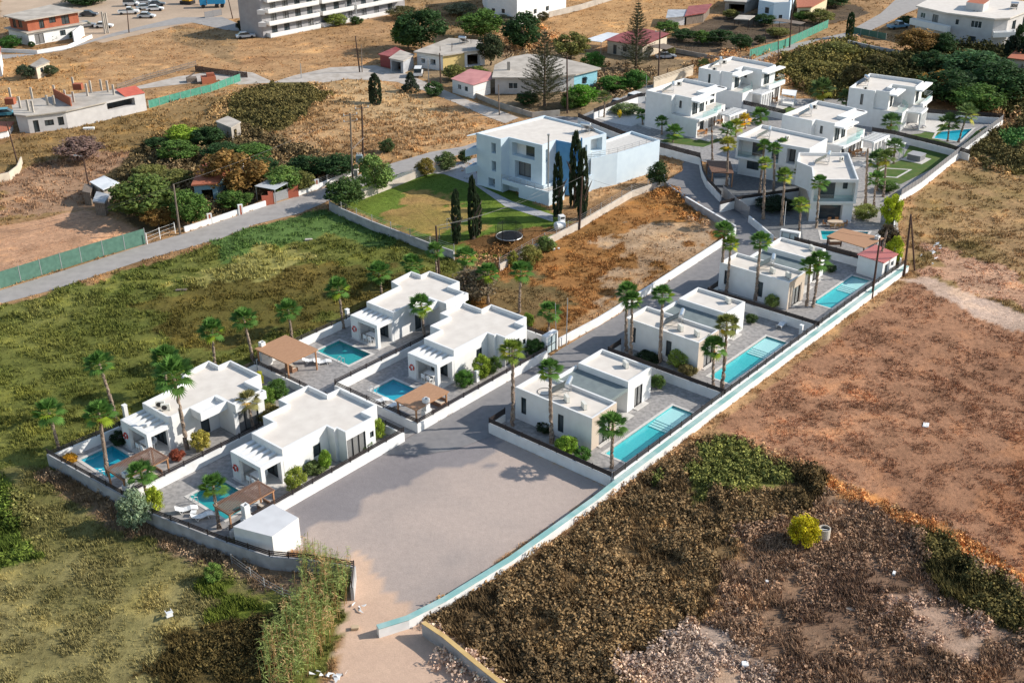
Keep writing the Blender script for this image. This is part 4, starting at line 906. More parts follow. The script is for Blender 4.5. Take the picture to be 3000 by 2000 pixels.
for a in [
 ((178,1340),(144,1206),'palm at the left corner of the leftmost villa pool terrace'),
 ((314,1386),(292,1212),'palm standing at the pool edge beside the leftmost brown pergola'),
 ((342,1226),(290,1068),'leaning palm outside the wall behind the leftmost villa porch'),
 ((548,1315),(508,1100),'tall palm with bushy crown in front of the leftmost villa facade',1.35),
 ((486,1160),(484,1050),'palm crown just behind the tall palm of the leftmost villa',1.1),
 ((743,1257),(728,1172),'small dry palm between the two lower villas',.8,(104,100,62)),
 ((632,1078),(621,968),'palm rising behind the flat roof of the leftmost villa'),
 ((741,1056),(716,935),'slim palm at the corner behind the wide orange pergola'),
 ((435,1470),(413,1388),'short palm at the front end of the leftmost brown pergola',.9),
 ((643,1550),(624,1425),'palm at the pool of the nearest villa beside its pergola',.85),
 ((855,989),(845,910),'palm right behind the wide orange pergola'),
 ((1007,963),(990,845),'palm left of the farthest porch villa on the field side'),
 ((1117,858),(1111,800),'palm crown peeking over the back roof of the farthest porch villa',1.1),
 ((1206,835),(1207,775),'low palm standing behind the farthest porch villa parapet'),
 ((1282,822),(1275,735),'palm beside the wooden utility pole behind the farthest porch villa',.85),
 ((1360,846),(1364,752),'palm in front of the grey bushes below the lawn corner'),
 ((1430,890),(1429,800),'palm behind the upper villa roof left of the two near the dry lot'),
 ((1521,916),(1528,795),'palm behind the upper villa at its far parapet, edge of the dry lot'),
 ((1606,972),(1610,915),'low palm behind the white gate portal',.95),
 ((1244,987),(1233,895),'palm between the two upper porch villas'),
 ((1502,1246),(1500,1028),'tall palm with yellow frond at the street corner of the nearest stone fronted villa',.9,(90,104,40)),
 ((1617,1298),(1611,1083),'tall slim palm in front of the windows of the nearest stone fronted villa',.85),
 ((1792,1372),(1795,1245),'palm at the near end of the first lap pool',.95),
 ((1834,1028),(1838,856),'left one of the twin tall palms of the middle stone fronted villa',.9),
 ((1847,1051),(1852,880),'right, lower one of the twin tall palms of the middle stone fronted villa',.8),
 ((1934,1064),(1940,864),'single tall palm in front of the middle stone fronted villa window wall',.85),
 ((2089,1148),(2092,1018),'palm at the near end of the middle lap pool left of its taller neighbour',.95),
 ((2115,1140),(2130,951),'tall palm with brown crown at the near end of the middle lap pool',.9,(88,92,46)),
 ((2112,846),(2122,678),'left one of the twin tall palms of the farthest stone fronted villa',.95),
 ((2128,859),(2141,715),'right one of the twin tall palms of the farthest stone fronted villa',.75,(84,104,40)),
 ((2213,880),(2228,708),'single tall palm in front of the farthest stone fronted villa',.95),
 ((2363,897),(2374,780),'left one of the pair of palms at the near end of the farthest lap pool',.9),
 ((2382,900),(2401,763),'right one of the pair of palms at the near end of the farthest lap pool',.95),
 ((2236,643),(2242,480),'tall palm beside the vehicle gate drive',.75,(92,110,44)),
 ((2289,662),(2299,515),'palm with light bark in front of the stone stair wall',.85,(88,108,44)),
 ((2338,703),(2346,600),'short palm left of the small glazed gate house',.85,(92,110,44)),
 ((2392,669),(2402,536),'palm in front of the balcony of the tall white house',.9),
 ((2350,577),(2355,505),'dark palm with orange fronds at the corner of the tall white house',1.,(84,86,40)),
 ((2345,545),(2353,470),'palm crown above the one with orange fronds',.8),
 ((2225,567),(2239,428),'left one of the four palms before the wide white house',.8),
 ((2266,577),(2270,436),'second from left of the four palms before the wide white house',.75),
 ((2287,520),(2292,422),'third from left of the four palms before the wide white house',.75),
 ((2312,500),(2328,430),'rightmost of the four palms before the wide white house',.85),
 ((2129,546),(2134,425),'tall yellowing palm beside the small wooden shelter',.95,(104,104,40)),
 ((2588,577),(2595,465),'tall palm in the planting beside the boundary wall',1.,(78,92,46)),
 ((2560,604),(2567,525),'short palm in the planting behind the tall white house',.9),
 ((2570,560),(2572,468),'bushy palm crown over the middle lawn pool',1.15,(66,88,48)),
 ((2608,396),(2611,358),'round fan palm before the far right villa pergola',1.25,(66,88,48)),
 ((2776,415),(2781,362),'left one of the two dark palms at the farthest pool',1.3,(66,84,46)),
 ((2807,418),(2833,335),'right, taller one of the two palms at the farthest pool',1.35,(84,100,58)),
 ((1770,344),(1770,285),'palm in the gravel court beside the parked cars',.9,(78,88,50)),
 ((1883,366),(1881,336),'small feathery palm in the white gravel bed',.8),
 ((1939,395),(1939,356),'dark slim palm against the side wall of the first two storey villa',.8),
 ((1971,418),(1976,388),'squat fan palm on the lawn by the first two storey villa',1.1),
 ((2056,231),(2061,192),'fan palm left of the second two storey villa',1.,(70,80,46)),
 ((2231,362),(2228,340),'low fan palm between the white garden walls',1.2),
 ((2184,378),(2181,352),'yellow palm near the dining terrace',.9,(150,130,44)),
 ((2155,402),(2156,370),'green and yellow palm behind the wooden shelter',1.,(112,116,44)),
 ((2125,412),(2133,380),'dark fan palm at the edge of the terrace lawn',1.),
 ((2411,300),(2409,264),'broad clump palm beside the canopied daybed',1.7,(62,78,42)),
 ((2478,325),(2480,285),'palm left of the far right two storey villa',1.1,(62,78,42)),
 ((2618,480),(2622,430),'spreading palm at the edge of the hot tub lawn',1.1,(66,88,48)),
]: palm(*a)
palm((2087,469),(2085,374),'dead palm trunk wrapped in dry fronds on the terrace lawn',.9,bare=True)
palm((2535,604),(2542,440),'tall bare palm trunk beside the tall white house',.5,bare=True)
palm((2572,791),(2596,684),'bare leaning palm trunk beside the red roofed shed',.5,bare=True)
# trees
T=tree
for a in [
 ((1235,150),(1205,28),150,DARK,'large dark green pine behind the lighter one by the yellow house'),
 ((1196,143),(1195,66),98,GREEN,'lighter green round pine in front of the larger dark one'),
 ((1408,112),(1408,28),126,GREEN,'left one of the two big round pines below the white apartment house'),
 ((1533,148),(1535,33),118,DARK,'right one of the two big round pines below the white apartment house'),
 ((1438,192),(1432,97),78,PINE,'loose grey green pine right of the yellow house'),
 ((1672,170),(1662,97),112,OLIVE,'olive brown tree between the two norfolk pines'),
 ((1100,565),(1092,455),112,lin((96,116,60)),'pale green tree with forked white trunk at the lawn corner'),
 ((690,568),(692,442),195,RUST,'wide rust brown walnut tree over the old house'),
 ((430,640),(445,520),190,lin((84,98,48)),'broad fig tree right of the tin roofed shed'),
 ((520,470),(515,415),120,GREEN,'green citrus tree below the yellow green one'),
 ((540,425),(540,368),95,LIME,'yellow green tree left of the concrete hut'),
 ((612,432),(612,372),92,DARK,'dark citrus tree in front of the concrete hut'),
 ((465,440),(462,402),75,DARK,'dark green tree at the left end of the orchard'),
 ((650,470),(655,420),110,DARK,'dark tree behind the chimney of the old house'),
 ((735,470),(740,425),120,GREEN,'orchard tree right of the chimney'),
 ((770,520),(775,465),110,DARK,'orchard tree behind the pergola frame'),
 ((835,565),(832,490),110,lin((96,118,58)),'light green tree behind the brick red gate pillar'),
 ((905,520),(905,455),120,DARK,'dark orchard tree in the middle of the hedge row'),
 ((990,520),(990,455),120,DARK,'dark orchard tree left of the transformer poles'),
 ((880,560),(885,505),90,OLIVE,'olive brown tree above the roadside wall'),
 ((440,530),(430,485),100,OLIVE,'brownish green tree above the fig tree'),
 ((560,660),(560,560),110,GREEN,'green tree behind the wooden power pole'),
 ((520,540),(520,500),90,OLIVE,'small olive tree left of the old house roof'),
 ((690,610),(690,560),105,GREEN,'leafy citrus tree beside the iron gate'),
 ((465,665),(465,608),90,RUST,'orange leaved pomegranate tree near the white gate'),
 ((1013,612),(1008,524),118,lin((64,84,42)),'big spiky yucca at the corner of the lawn wall'),
 ((2685,160),(2680,85),118,RUST,'brownish tree below the apartment house balcony'),
 ((2755,165),(2760,95),80,DARK,'dark conifer right of the brownish tree'),
 ((2838,120),(2835,35),52,lin((86,80,56)),'thin brown casuarina against the apartment house wall'),
 ((2850,240),(2845,150),185,lin((60,86,52)),'large leafy green tree in the dark grove'),
 ((2930,300),(2930,185),170,DARK,'dark green tree at the right end of the grove'),
 ((2770,300),(2770,205),160,DARK,'dark green tree in the lower middle of the grove'),
 ((2720,210),(2720,150),100,DARK,'dark tree left in the grove'),
 ((2860,330),(2860,250),150,GREEN,'green tree in front of the grove behind the farthest pool'),
 ((2740,270),(2730,205),80,lin((150,112,50)),'orange leaved tree left in the grove'),
 ((2690,300),(2690,240),90,OLIVE,'olive green tree behind the far right villa'),
 ((2985,290),(2990,210),90,lin((120,116,84)),'pale feathery tree at the right edge'),
 ((2505,270),(2490,185),80,lin((76,70,40)),'dark brown bushy tree before the far right villa'),
 ((240,470),(238,405),128,lin((112,92,84)),'bare purple grey thorn tree in the left field'),
 ((80,230),(82,190),55,lin((60,72,52)),'dark olive tree left of the small stone hut'),
 ((150,222),(148,192),42,lin((70,80,56)),'grey olive tree in front of the small stone hut'),
]: T(*a)
for a in [
 ((1705,310),(1702,245),100,lin((84,124,40)),'bright green round bush by the light blue house'),
 ((1672,318),(1670,268),60,GREEN,'darker bush left of the bright green one'),
 ((1800,262),(1800,222),100,lin((70,104,42)),'clipped green hedge bush beside the parked cars'),
 ((1862,262),(1862,205),72,lin((64,98,42)),'tall clipped green bush above the white suv'),
 ((1738,205),(1733,152),70,lin((70,104,44)),'round green bush behind the light blue house'),
 ((1545,308),(1548,270),70,DARK,'dark bush at the foot of the large norfolk pine'),
 ((1247,512),(1245,462),62,lin((120,106,50)),'orange green shrub by the roadside rail'),
 ((1306,497),(1306,446),62,lin((86,98,56)),'round green shrub right of the orange one'),
 ((1362,478),(1360,438),38,lin((70,86,48)),'dark shrub beside the blue house balcony'),
 ((1134,446),(1134,406),46,lin((70,84,50)),'single round shrub in the dry field above the road'),
 ((1270,280),(1268,240),60,lin((60,84,46)),'green bush left of the pink roofed shed'),
 ((1330,235),(1330,190),70,OLIVE,'olive bush before the yellow house porch'),
 ((1400,225),(1398,195),60,lin((96,106,50)),'light green bush right of the yellow house porch'),
 ((1925,545),(1915,470),64,lin((56,74,40)),'big agave bush beside the blue house garage'),
 ((400,1545),(388,1440),96,lin((118,132,104)),'pale oleander bush hiding the corner of the grey wall'),
 ((626,1702),(626,1652),56,lin((100,122,58)),'small fig bush below the grey wall'),
 ((2352,1592),(2352,1512),88,YEL,'yellow flowering broom beside the concrete well ring'),
 ((2606,660),(2606,570),62,lin((140,150,36)),'upper yellow green bamboo clump inside the narrow wall'),
 ((2616,770),(2618,690),54,lin((132,144,36)),'lower yellow green bamboo clump above the red roofed shed'),
 ((2600,712),(2600,660),60,lin((70,60,44)),'dark purple bushes beside the pool terrace'),
 ((2535,640),(2532,600),70,lin((110,116,60)),'mixed green bushes right of the dining table'),
 ((2600,560),(2604,530),60,GREEN,'green banana like bushes behind the yellow bamboo'),
 ((1555,772),(1555,720),66,lin((116,112,58)),'yellow green bush beside the trampoline'),
 ((1600,735),(1600,692),60,lin((92,108,58)),'green bush left of the white water tank'),
 ((1502,780),(1502,735),34,lin((130,130,60)),'small lime tree in front of the trampoline'),
 ((1390,880),(1385,790),130,lin((112,100,80)),'grey brown tamarisk bush below the lawn corner'),
 ((1310,870),(1305,845),90,lin((56,52,40)),'dark low bush behind the farthest porch villa'),
 ((2990,130),(2990,70),40,DARK,'dark shrub at the upper right edge'),
 ((2575,200),(2570,160),80,lin((88,80,46)),'olive shrub at the end of the scrub field'),
 ((2450,165),(2450,125),100,lin((96,96,50)),'tall olive scrub beside the side road'),
 ((2400,215),(2398,180),110,lin((104,98,50)),'middle scrub mass in the overgrown plot'),
 ((2540,225),(2540,190),70,lin((84,84,44)),'scrub clump below the retaining wall'),
 ((900,65),(985,38),70,OLIVE,'') if 0 else ((985,75),(985,40),62,lin((110,120,60)),'light green shrub tree before the long apartment house'),
 ((1045,72),(1045,48),40,lin((66,84,46)),'small dark shrub by the apartment house drain pipe'),
 ((705,90),(690,60),24,lin((60,62,48)),'small dark shrub left of the long apartment house') ,
 ((35,140),(30,105),60,lin((60,92,40)),'green lemon tree in the yard of the brick house'),
 ((93,138),(93,122),20,lin((50,72,36)),'clipped round bush behind the baluster wall'),
 ((152,120),(152,98),30,lin((84,104,48)),'green and red flower shrub by the house door'),
 ((216,113),(216,92),26,lin((50,74,36)),'round bush right of the arched garden gate'),
 ((250,12),(245,-20),110,DARK,'dark hedge trees at the top left'),
 ((140,1345),(0,0),0,OLIVE,'') if 0 else ((205,1355),(205,1330),44,lin((170,130,40)),'orange flowering bush by the corner palm of the leftmost pool'),
 ((350,1300),(350,1265),55,lin((40,52,30)),'dark shrub beside the leftmost villa porch'),
 ((590,1318),(582,1262),60,lin((150,140,66)),'yellowish areca clump beside the tall palm of the leftmost villa'),
 ((520,1345),(515,1318),44,lin((128,70,52)),'reddish shrub at the foot of the tall palm'),
 ((455,1500),(465,1425),56,lin((140,150,50)),'yellow green feathery palm bush near the short palm'),
 ((870,1440),(872,1368),62,lin((130,138,60)),'large yellow green grass clump beside the nearest villa wall'),
 ((955,1375),(960,1315),40,lin((110,136,50)),'tall green fountain grass before the nearest villa bay'),
 ((920,1385),(918,1355),70,lin((90,104,58)),'low mixed bushes in the nearest villa garden'),
 ((1110,1285),(1118,1225),44,lin((120,136,50)),'green fountain grass at the far corner of the nearest villa'),
 ((1070,1320),(1070,1285),50,lin((70,96,44)),'leafy bushes in front of the nearest villa big window'),
 ((775,1190),(778,1135),70,lin((86,110,44)),'leafy green planting between the leftmost and nearest villas'),
 ((815,1165),(812,1110),70,lin((70,96,42)),'banana plants by the wide orange pergola fence'),
 ((760,1130),(758,1085),30,lin((150,150,44)),'bright yellow green shrub behind the leftmost villa corner'),
 ((790,1230),(790,1190),80,lin((104,96,50)),'reddish green bushes by the nearest villa back wall'),
 ((1410,1105),(1412,1040),60,lin((120,136,48)),'yellow green plants by the window of the upper villa'),
 ((1360,1130),(1358,1085),60,lin((70,104,40)),'bright green bush beside the pillar by the street wall'),
 ((1445,1095),(1448,1045),50,lin((72,92,46)),'dark green plants beside the upper villa bay'),
 ((1565,1040),(1562,995),66,lin((56,80,38)),'green planting beside the white gate portal'),
 ((1548,960),(1550,915),34,lin((110,130,52)),'slim palm shrub at the end wall of the upper villa'),
 ((1660,1330),(1662,1275),74,lin((110,136,48)),'feathery green palm bush under the nearest stone fronted villa wall'),
 ((1705,1345),(1705,1312),56,lin((70,104,44)),'low green ground plant at the corner of the nearest stone front'),
 ((1985,1075),(1982,1025),64,lin((116,132,60)),'feathery light palm bush of the middle stone fronted villa'),
 ((2015,1098),(2015,1070),60,lin((100,92,56)),'brownish green bush at the corner of the middle stone front'),
 ((2260,900),(2258,862),44,lin((110,124,66)),'thin light shrub under the farthest stone fronted villa wall'),
 ((1925,1135),(1922,1098),46,lin((84,104,50)),'green shrub right of the nearest stone fronted villa far block'),
 ((2200,945),(2200,920),38,lin((64,80,44)),'dark shrub right of the middle stone fronted villa far block'),
 ((2432,795),(2432,775),36,lin((60,76,44)),'dark shrub right of the farthest stone fronted villa far block'),
 ((1600,1262),(1590,1235),60,lin((44,56,34)),'dark low bushes behind the slat fence of the nearest stone fronted villa'),
 ((1900,1055),(1890,1035),80,lin((44,56,34)),'dark low bushes behind the slat fence of the middle stone fronted villa'),
 ((2270,612),(2270,580),110,lin((36,48,30)),'dark hedge below the white block wall'),
 ((1830,330),(1830,305),90,lin((96,110,70)),'grey green hedge inside the wall by the cars'),
 ((1815,345),(1815,322),14,lin((190,170,60)),'narrow yellow flowering shrub in the gravel court'),
]: 
    if a[2]: T(*a,kind='shrub',trunk=.0)
# small garden trees around the vegetable plots
k=0
for b,t,w,c,l in [((1955,100),(1955,62),70,GREEN,'green orchard tree right of the grey tin shed'),((2000,120),(2000,85),70,DARK,'dark orchard tree above the block wall'),((2060,130),(2060,90),70,GREEN,'middle orchard tree of the vegetable garden'),((2110,130),(2110,88),80,DARK,'dark orchard tree with wide crown in the vegetable garden'),((2170,148),(2170,100),60,DARK,'orchard tree near the green net fence'),((2225,130),(2225,104),34,PINE,'small bare looking tree alone in the vegetable plot'),((2280,108),(2278,82),70,OLIVE,'olive shrub tree at the foot of the tall pole'),((2140,55),(2140,28),46,OLIVE,'scrubby tree beside the white bundles'),((2240,75),(2240,42),62,DARK,'bushy tree before the pale blue house'),((2400,70),(2400,28),80,OLIVE,'olive tree right of the yellow porch house'),((2440,20),(2440,-15),90,DARK,'dark round tree at the top near the side road'),((2350,62),(2352,35),50,GREEN,'small green tree beside the orange roof'),((1960,165),(1955,135),40,OLIVE,'small tree beside the carport'),((2655,70),(2655,48),50,DARK,'dark hedge bush at the apartment house balcony'),((1180,55),(1190,20),90,lin((84,80,50)),'dark scrub bush behind the big pine'),((1350,45),(1360,8),100,lin((112,112,84)),'grey green scrub left of the white apartment house'),((1480,70),(1480,42),60,GREYG,'bare grey bush under the white apartment house'),((1590,65),(1590,35),36,lin((84,80,56)),'brown bush at the corner of the block wall')]:
    T(b,t,w,c,l)
def cypress(base,top,w,label,col=(46,58,38)):
    return tree(base,top,w,lin(col),label,'tree','column',.04,None,'cypress','cypress_tree')
cypress((1338,712),(1336,553),32,'slim cypress left of the twin cypresses on the lawn')
cypress((1386,700),(1390,516),32,'left one of the twin cypresses on the lawn')
cypress((1400,690),(1404,570),28,'right, shorter one of the twin cypresses on the lawn')
cypress((1633,635),(1630,448),34,'cypress left of the two by the blue house corner')
cypress((1684,607),(1687,387),42,'tallest cypress in front of the blue bay of the house')
cypress((1705,642),(1712,436),36,'cypress beside the wooden pole at the blue house')
cypress((1101,308),(1100,217),42,'lone dark cypress in the dry field',(50,60,42))
cypress((2487,112),(2487,36),24,'columnar dark tree beside the side road',(44,62,36))
cypress((2957,190),(2960,105),46,'dark cypress below the apartment house corner',(32,44,32))
cypress((2993,200),(2996,120),40,'dark cypress at the right edge',(32,44,32))
tree((1204,268),(1196,213),66,lin((52,62,48)),'squat dark conifer beside the white van','tree','cone',.02,None,'conifer','conifer_tree')
# norfolk island pines: whorls of tiered branches
def norfolk(base,top,w,label):
    f,hd=T3(base,top);h=hd.z;dist=(f-Vector((0,0,CH))).length;R_=w*dist/CF/2
    r=thing('norfolk_pine',label,'pine tree',f,0);rg=random.Random(int(base[0]))
    obj('trunk',M().tube([(0,0,0),(0,0,h*.5),(0,0,h)],[.28,.18,.04],8),barkM,r)
    V=[];C=[];rn=np.random.RandomState(int(base[0]));nt_=int(h/.62)
    for k in range(nt_):
        z=h*(.1+.88*k/nt_);rad=R_*min(1,(1-k/nt_)*1.25+.05)*rn.uniform(.85,1.08);nb=7 if k<nt_*.8 else 5;a0=rn.uniform(0,6)
        for b in range(nb):
            a=a0+b*6.283/nb+rn.uniform(-.15,.15);dx,dy=math.cos(a),math.sin(a);n=int(10+rad*11)
            for j in range(n*3):
                t=rn.uniform(.12,1);off=rn.normal(0,.10+.10*rad*t*(1-t));p=np.array([dx*rad*t-dy*off,dy*rad*t+dx*off,z+.22*rad*t*t-.05*rad+rn.normal(0,.05)])
                q=np.array([dx*rn.uniform(.1,.3)-dy*rn.uniform(-.25,.25),dy*rn.uniform(.1,.3)+dx*rn.uniform(-.25,.25),rn.uniform(.02,.18)]);s=np.cross(q,[0,0,1.]);s=s/np.linalg.norm(s)*rn.uniform(.03,.07)
                V.append(np.array([p-s,p+s,p+q+s*.4,p+q-s*.4]));C.append(np.tile([1,1,1],(4,1))*rn.uniform(.6,1.4))
    me=qmesh('branches',np.vstack(V),np.vstack(C));o=obj('branches',me,None,r);o.color=(*lin((82,84,58)),1)
norfolk((1595,312),(1588,85),150,'largest norfolk pine beside the light blue house')
norfolk((1862,205),(1860,0),100,'tall norfolk pine before the red roofed house')
# reeds in the foreground
def reeds():
    rn=np.random.RandomState(5);poly=[G(*p) for p in [(900,1640),(1000,1690),(1036,1690),(1010,1800),(960,1900),(900,2010),(790,2040),(760,2000),(790,1900),(850,1790),(900,1740),(880,1680)]]
    V=[];C=[];xs=[p[0] for p in poly];ys=[p[1] for p in poly];n=0
    while n<620:
        x=rn.uniform(min(xs),max(xs));y=rn.uniform(min(ys)-2,max(ys))
        if not inpoly(np.array([x]),np.array([y]),poly)[0]: continue
        n+=1;h=rn.uniform(1.6,3.4);a=rn.uniform(0,6.28);l=rn.uniform(.1,.5);tip=np.array([x+math.cos(a)*l,y+math.sin(a)*l,h]);b=np.array([x,y,0]);s=np.array([.018,0,0])
        dead=rn.rand()<.42;c=np.array(lin((205,172,122))) if dead else np.array(lin((140,152,88)))*rn.uniform(.7,1.4)
        for s in (np.array([.02,0,0]),np.array([0,.02,0])): V.append(np.array([b-s,b+s,tip+s*.5,tip-s*.5]));C.append(np.tile(c,(4,1)))
        if not dead or rn.rand()<.3:
            for k in range(13):
                t=rn.uniform(.3,.98);p=b+(tip-b)*t;aa=rn.uniform(0,6.28);L=rn.uniform(.25,.5);d=np.array([math.cos(aa)*L,math.sin(aa)*L,rn.uniform(-.1,.25)]);sd_=np.cross(d,[0,0,1.]);sd_=sd_/np.linalg.norm(sd_)*.03
                V.append(np.array([p,p+d*.4-sd_,p+d+np.array([0,0,-.08]),p+d*.4+sd_]));C.append(np.tile(c*rn.uniform(.7,1.4),(4,1)))
    me=qmesh('reed_bed',np.vstack(V),np.vstack(C));o=obj('reed_bed',me,None);o.color=(1,1,1,1);o['kind']='stuff';o['label']='tall green and dry giant reeds beside the track'
reeds()
# ---------------- two storey villas ----------------
GV2='white two storey villas with pergolas and balconies'
def villaA(loc,az,label,n):
    r=thing('two_storey_villa',label,'villa',(*loc,0),az,GV2)
    block(r,[(0,-.2),(.25,-.2),(.25,1.6),(11.3,1.6),(11.3,10.8),(0,10.8)],-.1,3.3,ops={2:[(.5,2.6,.05,2.5,'curtain'),(3.4,4.6,.05,2.5,'door'),(6.0,8.2,.05,2.6,'curtain'),(8.6,10.4,.05,2.6,'curtain')]},par=0,wname='ground_floor_wall',rname='terrace_floor',rm=tileM)
    block(r,[(1.1,1.9),(5.5,1.9),(5.5,3.7),(11.3,3.7),(11.3,10.8),(0,10.8),(0,5.3),(1.1,5.3)],3.3,6.45,ops={0:[(.3,1.9,.1,2.4),(2.5,3.9,.1,2.4)],2:[(1.0,3.2,.1,2.4),(4,5.3,.1,2.4)],7:[(.9,1.5,1.0,2.3)],1:[]} if 0 else {0:[(.3,1.9,3.4,5.7),(2.5,3.9,3.4,5.7)],2:[(1.0,3.2,3.4,5.7),(4,5.3,3.4,5.7)],7:[(.9,1.4,4.3,5.6)]},wname='upper_floor_wall',rm=roofM,par=.55)
    slab(r,.9,.1,5.85,5.7,1.897,6.1,white,'canopy');slab(r,5.7,1.9,5.85,11.9,3.697,6.1,white,'canopy')
    slab(r,11.303,2.2,5.85,12.2,8,6.1,white,'canopy')
    slab(r,.25,-.5,2.95,5.9,1.597,3.35,white,'balcony_slab');slab(r,5.9,.3,2.95,8.2,1.597,3.35,white,'balcony_slab')
    rail_glass(r,[(1.3,-.4),(5.8,-.4),(5.8,.35),(8.1,.35),(8.1,1.5)],3.35)
    m=pergola_beams(M(),6.6,-2.4,11.3,.0,3.1,7,axis='y');m.box(6.2,-2.7,2.8,11.6,-2.4,3.1);obj('pergola_beams',m,white,r)
    for k in range(5): slab(r,6.3+k*1.25,-2.68,-.1,6.55+k*1.25,-2.42,2.797,white,'pergola_column')
    slab(r,-.1,-2.9,-.05,11.7,1.6,.14,tileM,'terrace');slab(r,2.4,-3.3,-.05,6.4,-2.903,.09,tileM,'step')
    w=lambda x,y,z:(loc[0]+x*math.cos(az)-y*math.sin(az),loc[1]+x*math.sin(az)+y*math.cos(az),z)
    solar_heater(f'solar water heater on the roof of the {n} two storey villa',w(4.1,8.0,5.9),az+R(215))
    ac_unit(f'ac unit near the back parapet on the {n} two storey villa roof',w(8.2,9.6,5.9),az-R(40))
    return r,w
def villaB(loc,az,label,n):
    r=thing('two_storey_villa',label,'villa',(*loc,0),az,GV2)
    block(r,[(0,-2.2),(3.6,-2.2),(3.6,-.3),(6.4,-.3),(6.4,-3.4),(11.6,-3.4),(11.6,7.6),(0,7.6)],-.1,3.3,ops={4:[(.6,2.6,.05,2.5,'curtain'),(3.1,4.7,.05,2.5,'curtain')],2:[(.4,2.4,.05,2.5,'curtain')]},par=0,wname='ground_floor_wall',rname='terrace_floor',rm=tileM)
    block(r,[(.6,.6),(3.6,.6),(3.6,1.8),(6.2,1.8),(6.2,-2.3),(11.0,-2.3),(11.6,-1),(11.6,7.6),(0,7.6),(0,3),(.6,3)],3.3,6.45,ops={0:[(.9,2.5,3.4,5.7)],2:[(.3,2.2,3.4,5.7)],4:[(.8,2.8,3.4,5.7)],3:[(.3,.9,4.4,5.6)],8:[(2.2,2.7,3.7,5.6)]},wname='upper_floor_wall',par=.55)
    slab(r,.4,-.8,5.85,5.4,.597,6.1,white,'canopy');slab(r,5.9,-3.6,5.85,12.4,-2.303,6.1,white,'canopy')
    slab(r,6.2,-4.0,2.95,12.1,-3.403,3.75,white,'balcony_slab');rail_glass(r,[(8,-3.9),(12,-3.9),(12,-2.4)],3.7)
    rail_glass(r,[(.1,-2.1),(3.5,-2.1),(5.8,-.4)],3.3)
    m=pergola_beams(M(),2.4,-4.6,6.3,-2.25,3.1,6,axis='y');m.box(2.2,-4.9,2.8,6.3,-4.6,3.1);obj('pergola_beams',m,white,r)
    for k in range(5): slab(r,2.3+k*.85,-4.88,-.1,2.52+k*.85,-4.62,2.797,white,'pergola_column')
    slab(r,2.2,-7.5,-.05,12,-2.2,.14,tileM,'terrace')
    w=lambda x,y,z:(loc[0]+x*math.cos(az)-y*math.sin(az),loc[1]+x*math.sin(az)+y*math.cos(az),z)
    solar_heater(f'solar water heater on the roof of the {n} two storey villa',w(5.2,6.2,5.9),az+R(215))
    ac_unit(f'first ac unit at the back parapet of the {n} two storey villa roof',w(7.5,6.8,5.9),az-R(40))
    ac_unit(f'second ac unit near the left parapet of the {n} two storey villa roof',w(1.6,5.2,5.9),az-R(40))
    return r,w
villaA((31.6,193.4),R(47),'two storey villa nearest the parked cars with long blank side wall','leftmost')
villaB((40.9,211.6),R(48),'two storey villa behind the first one, near the side road','rearmost')
villaA((52.2,178.0),R(47),'two storey villa in the middle between the wide white house and the far right one','middle')
villaB((65.9,197.8),R(57),'far right two storey villa in front of the dark grove','far right')
# wide white house with loggia
r=thing('white_house','wide white two storey house with framed loggia behind the four palms','house',(34.8,174.1,0),0)
def rel(P,o): return [(a-o[0],b-o[1]) for a,b in P]
P=rel([(34.9,174.0),(44.7,167.6),(48.6,172.7),(40.0,180.3)],(34.8,174.1))
block(r,P,2.9,6.3,ops={0:[(.35,7.0,3.2,5.85,'hole'),(8.2,9.6,3.4,5.8,'curtain')]},dep=1.6,wname='upper_floor_wall')
d=Vector((44.7-34.9,167.6-174.0)).normalized();az5=math.atan2(d.y,d.x)
P2=rel([(35.6,174.6),(44.2,169.0),(48.0,172.9),(40.0,179.8)],(34.8,174.1))
block(r,P2,-.1,2.9,ops={0:[(1.4,3.4,1.2,2.5),(6.6,7.6,.05,2.3,'door')]},par=0,wname='ground_floor_wall',rname='ceiling_slab',mats={1:stoneM})
def panel(r,p,d,s0,s1,z0,z1,off=1.55,mt=glassM,nm='window'):
    n=Vector((d.y,-d.x));a=Vector(p)+d*s0-n*off;b=Vector(p)+d*s1-n*off;obj(nm,M().add([(a.x,a.y,z0),(b.x,b.y,z0),(b.x,b.y,z1),(a.x,a.y,z1)],[(0,1,2,3)]),mt,r)
def backwall(r,p,d,s0,s1,z0,z1,off=1.6):
    n=Vector((d.y,-d.x));a=Vector(p)+d*s0-n*off;b=Vector(p)+d*s1-n*off;obj('loggia_wall',M().add([(a.x,a.y,z0),(b.x,b.y,z0),(b.x,b.y,z1),(a.x,a.y,z1)],[(0,1,2,3)]),white,r)
p0=P[0];backwall(r,p0,d,.35,7.0,3.2,5.85);panel(r,p0,d,2.1,4.0,3.25,5.7);panel(r,p0,d,5.3,6.4,3.25,5.7)
n_=Vector((d.y,-d.x));q0=Vector(p0)+d*.4-n_*.05;q1=Vector(p0)+d*6.95-n_*.05;rail_glass(r,[tuple(q0),tuple(q1)],3.2)
solar_heater('solar water heater on the roof of the wide white house',(40.0,174.6,5.85),AZ+R(205));ac_unit('ac unit on the roof of the wide white house beside its solar heater',(42.6,173.6,5.85),AZ)
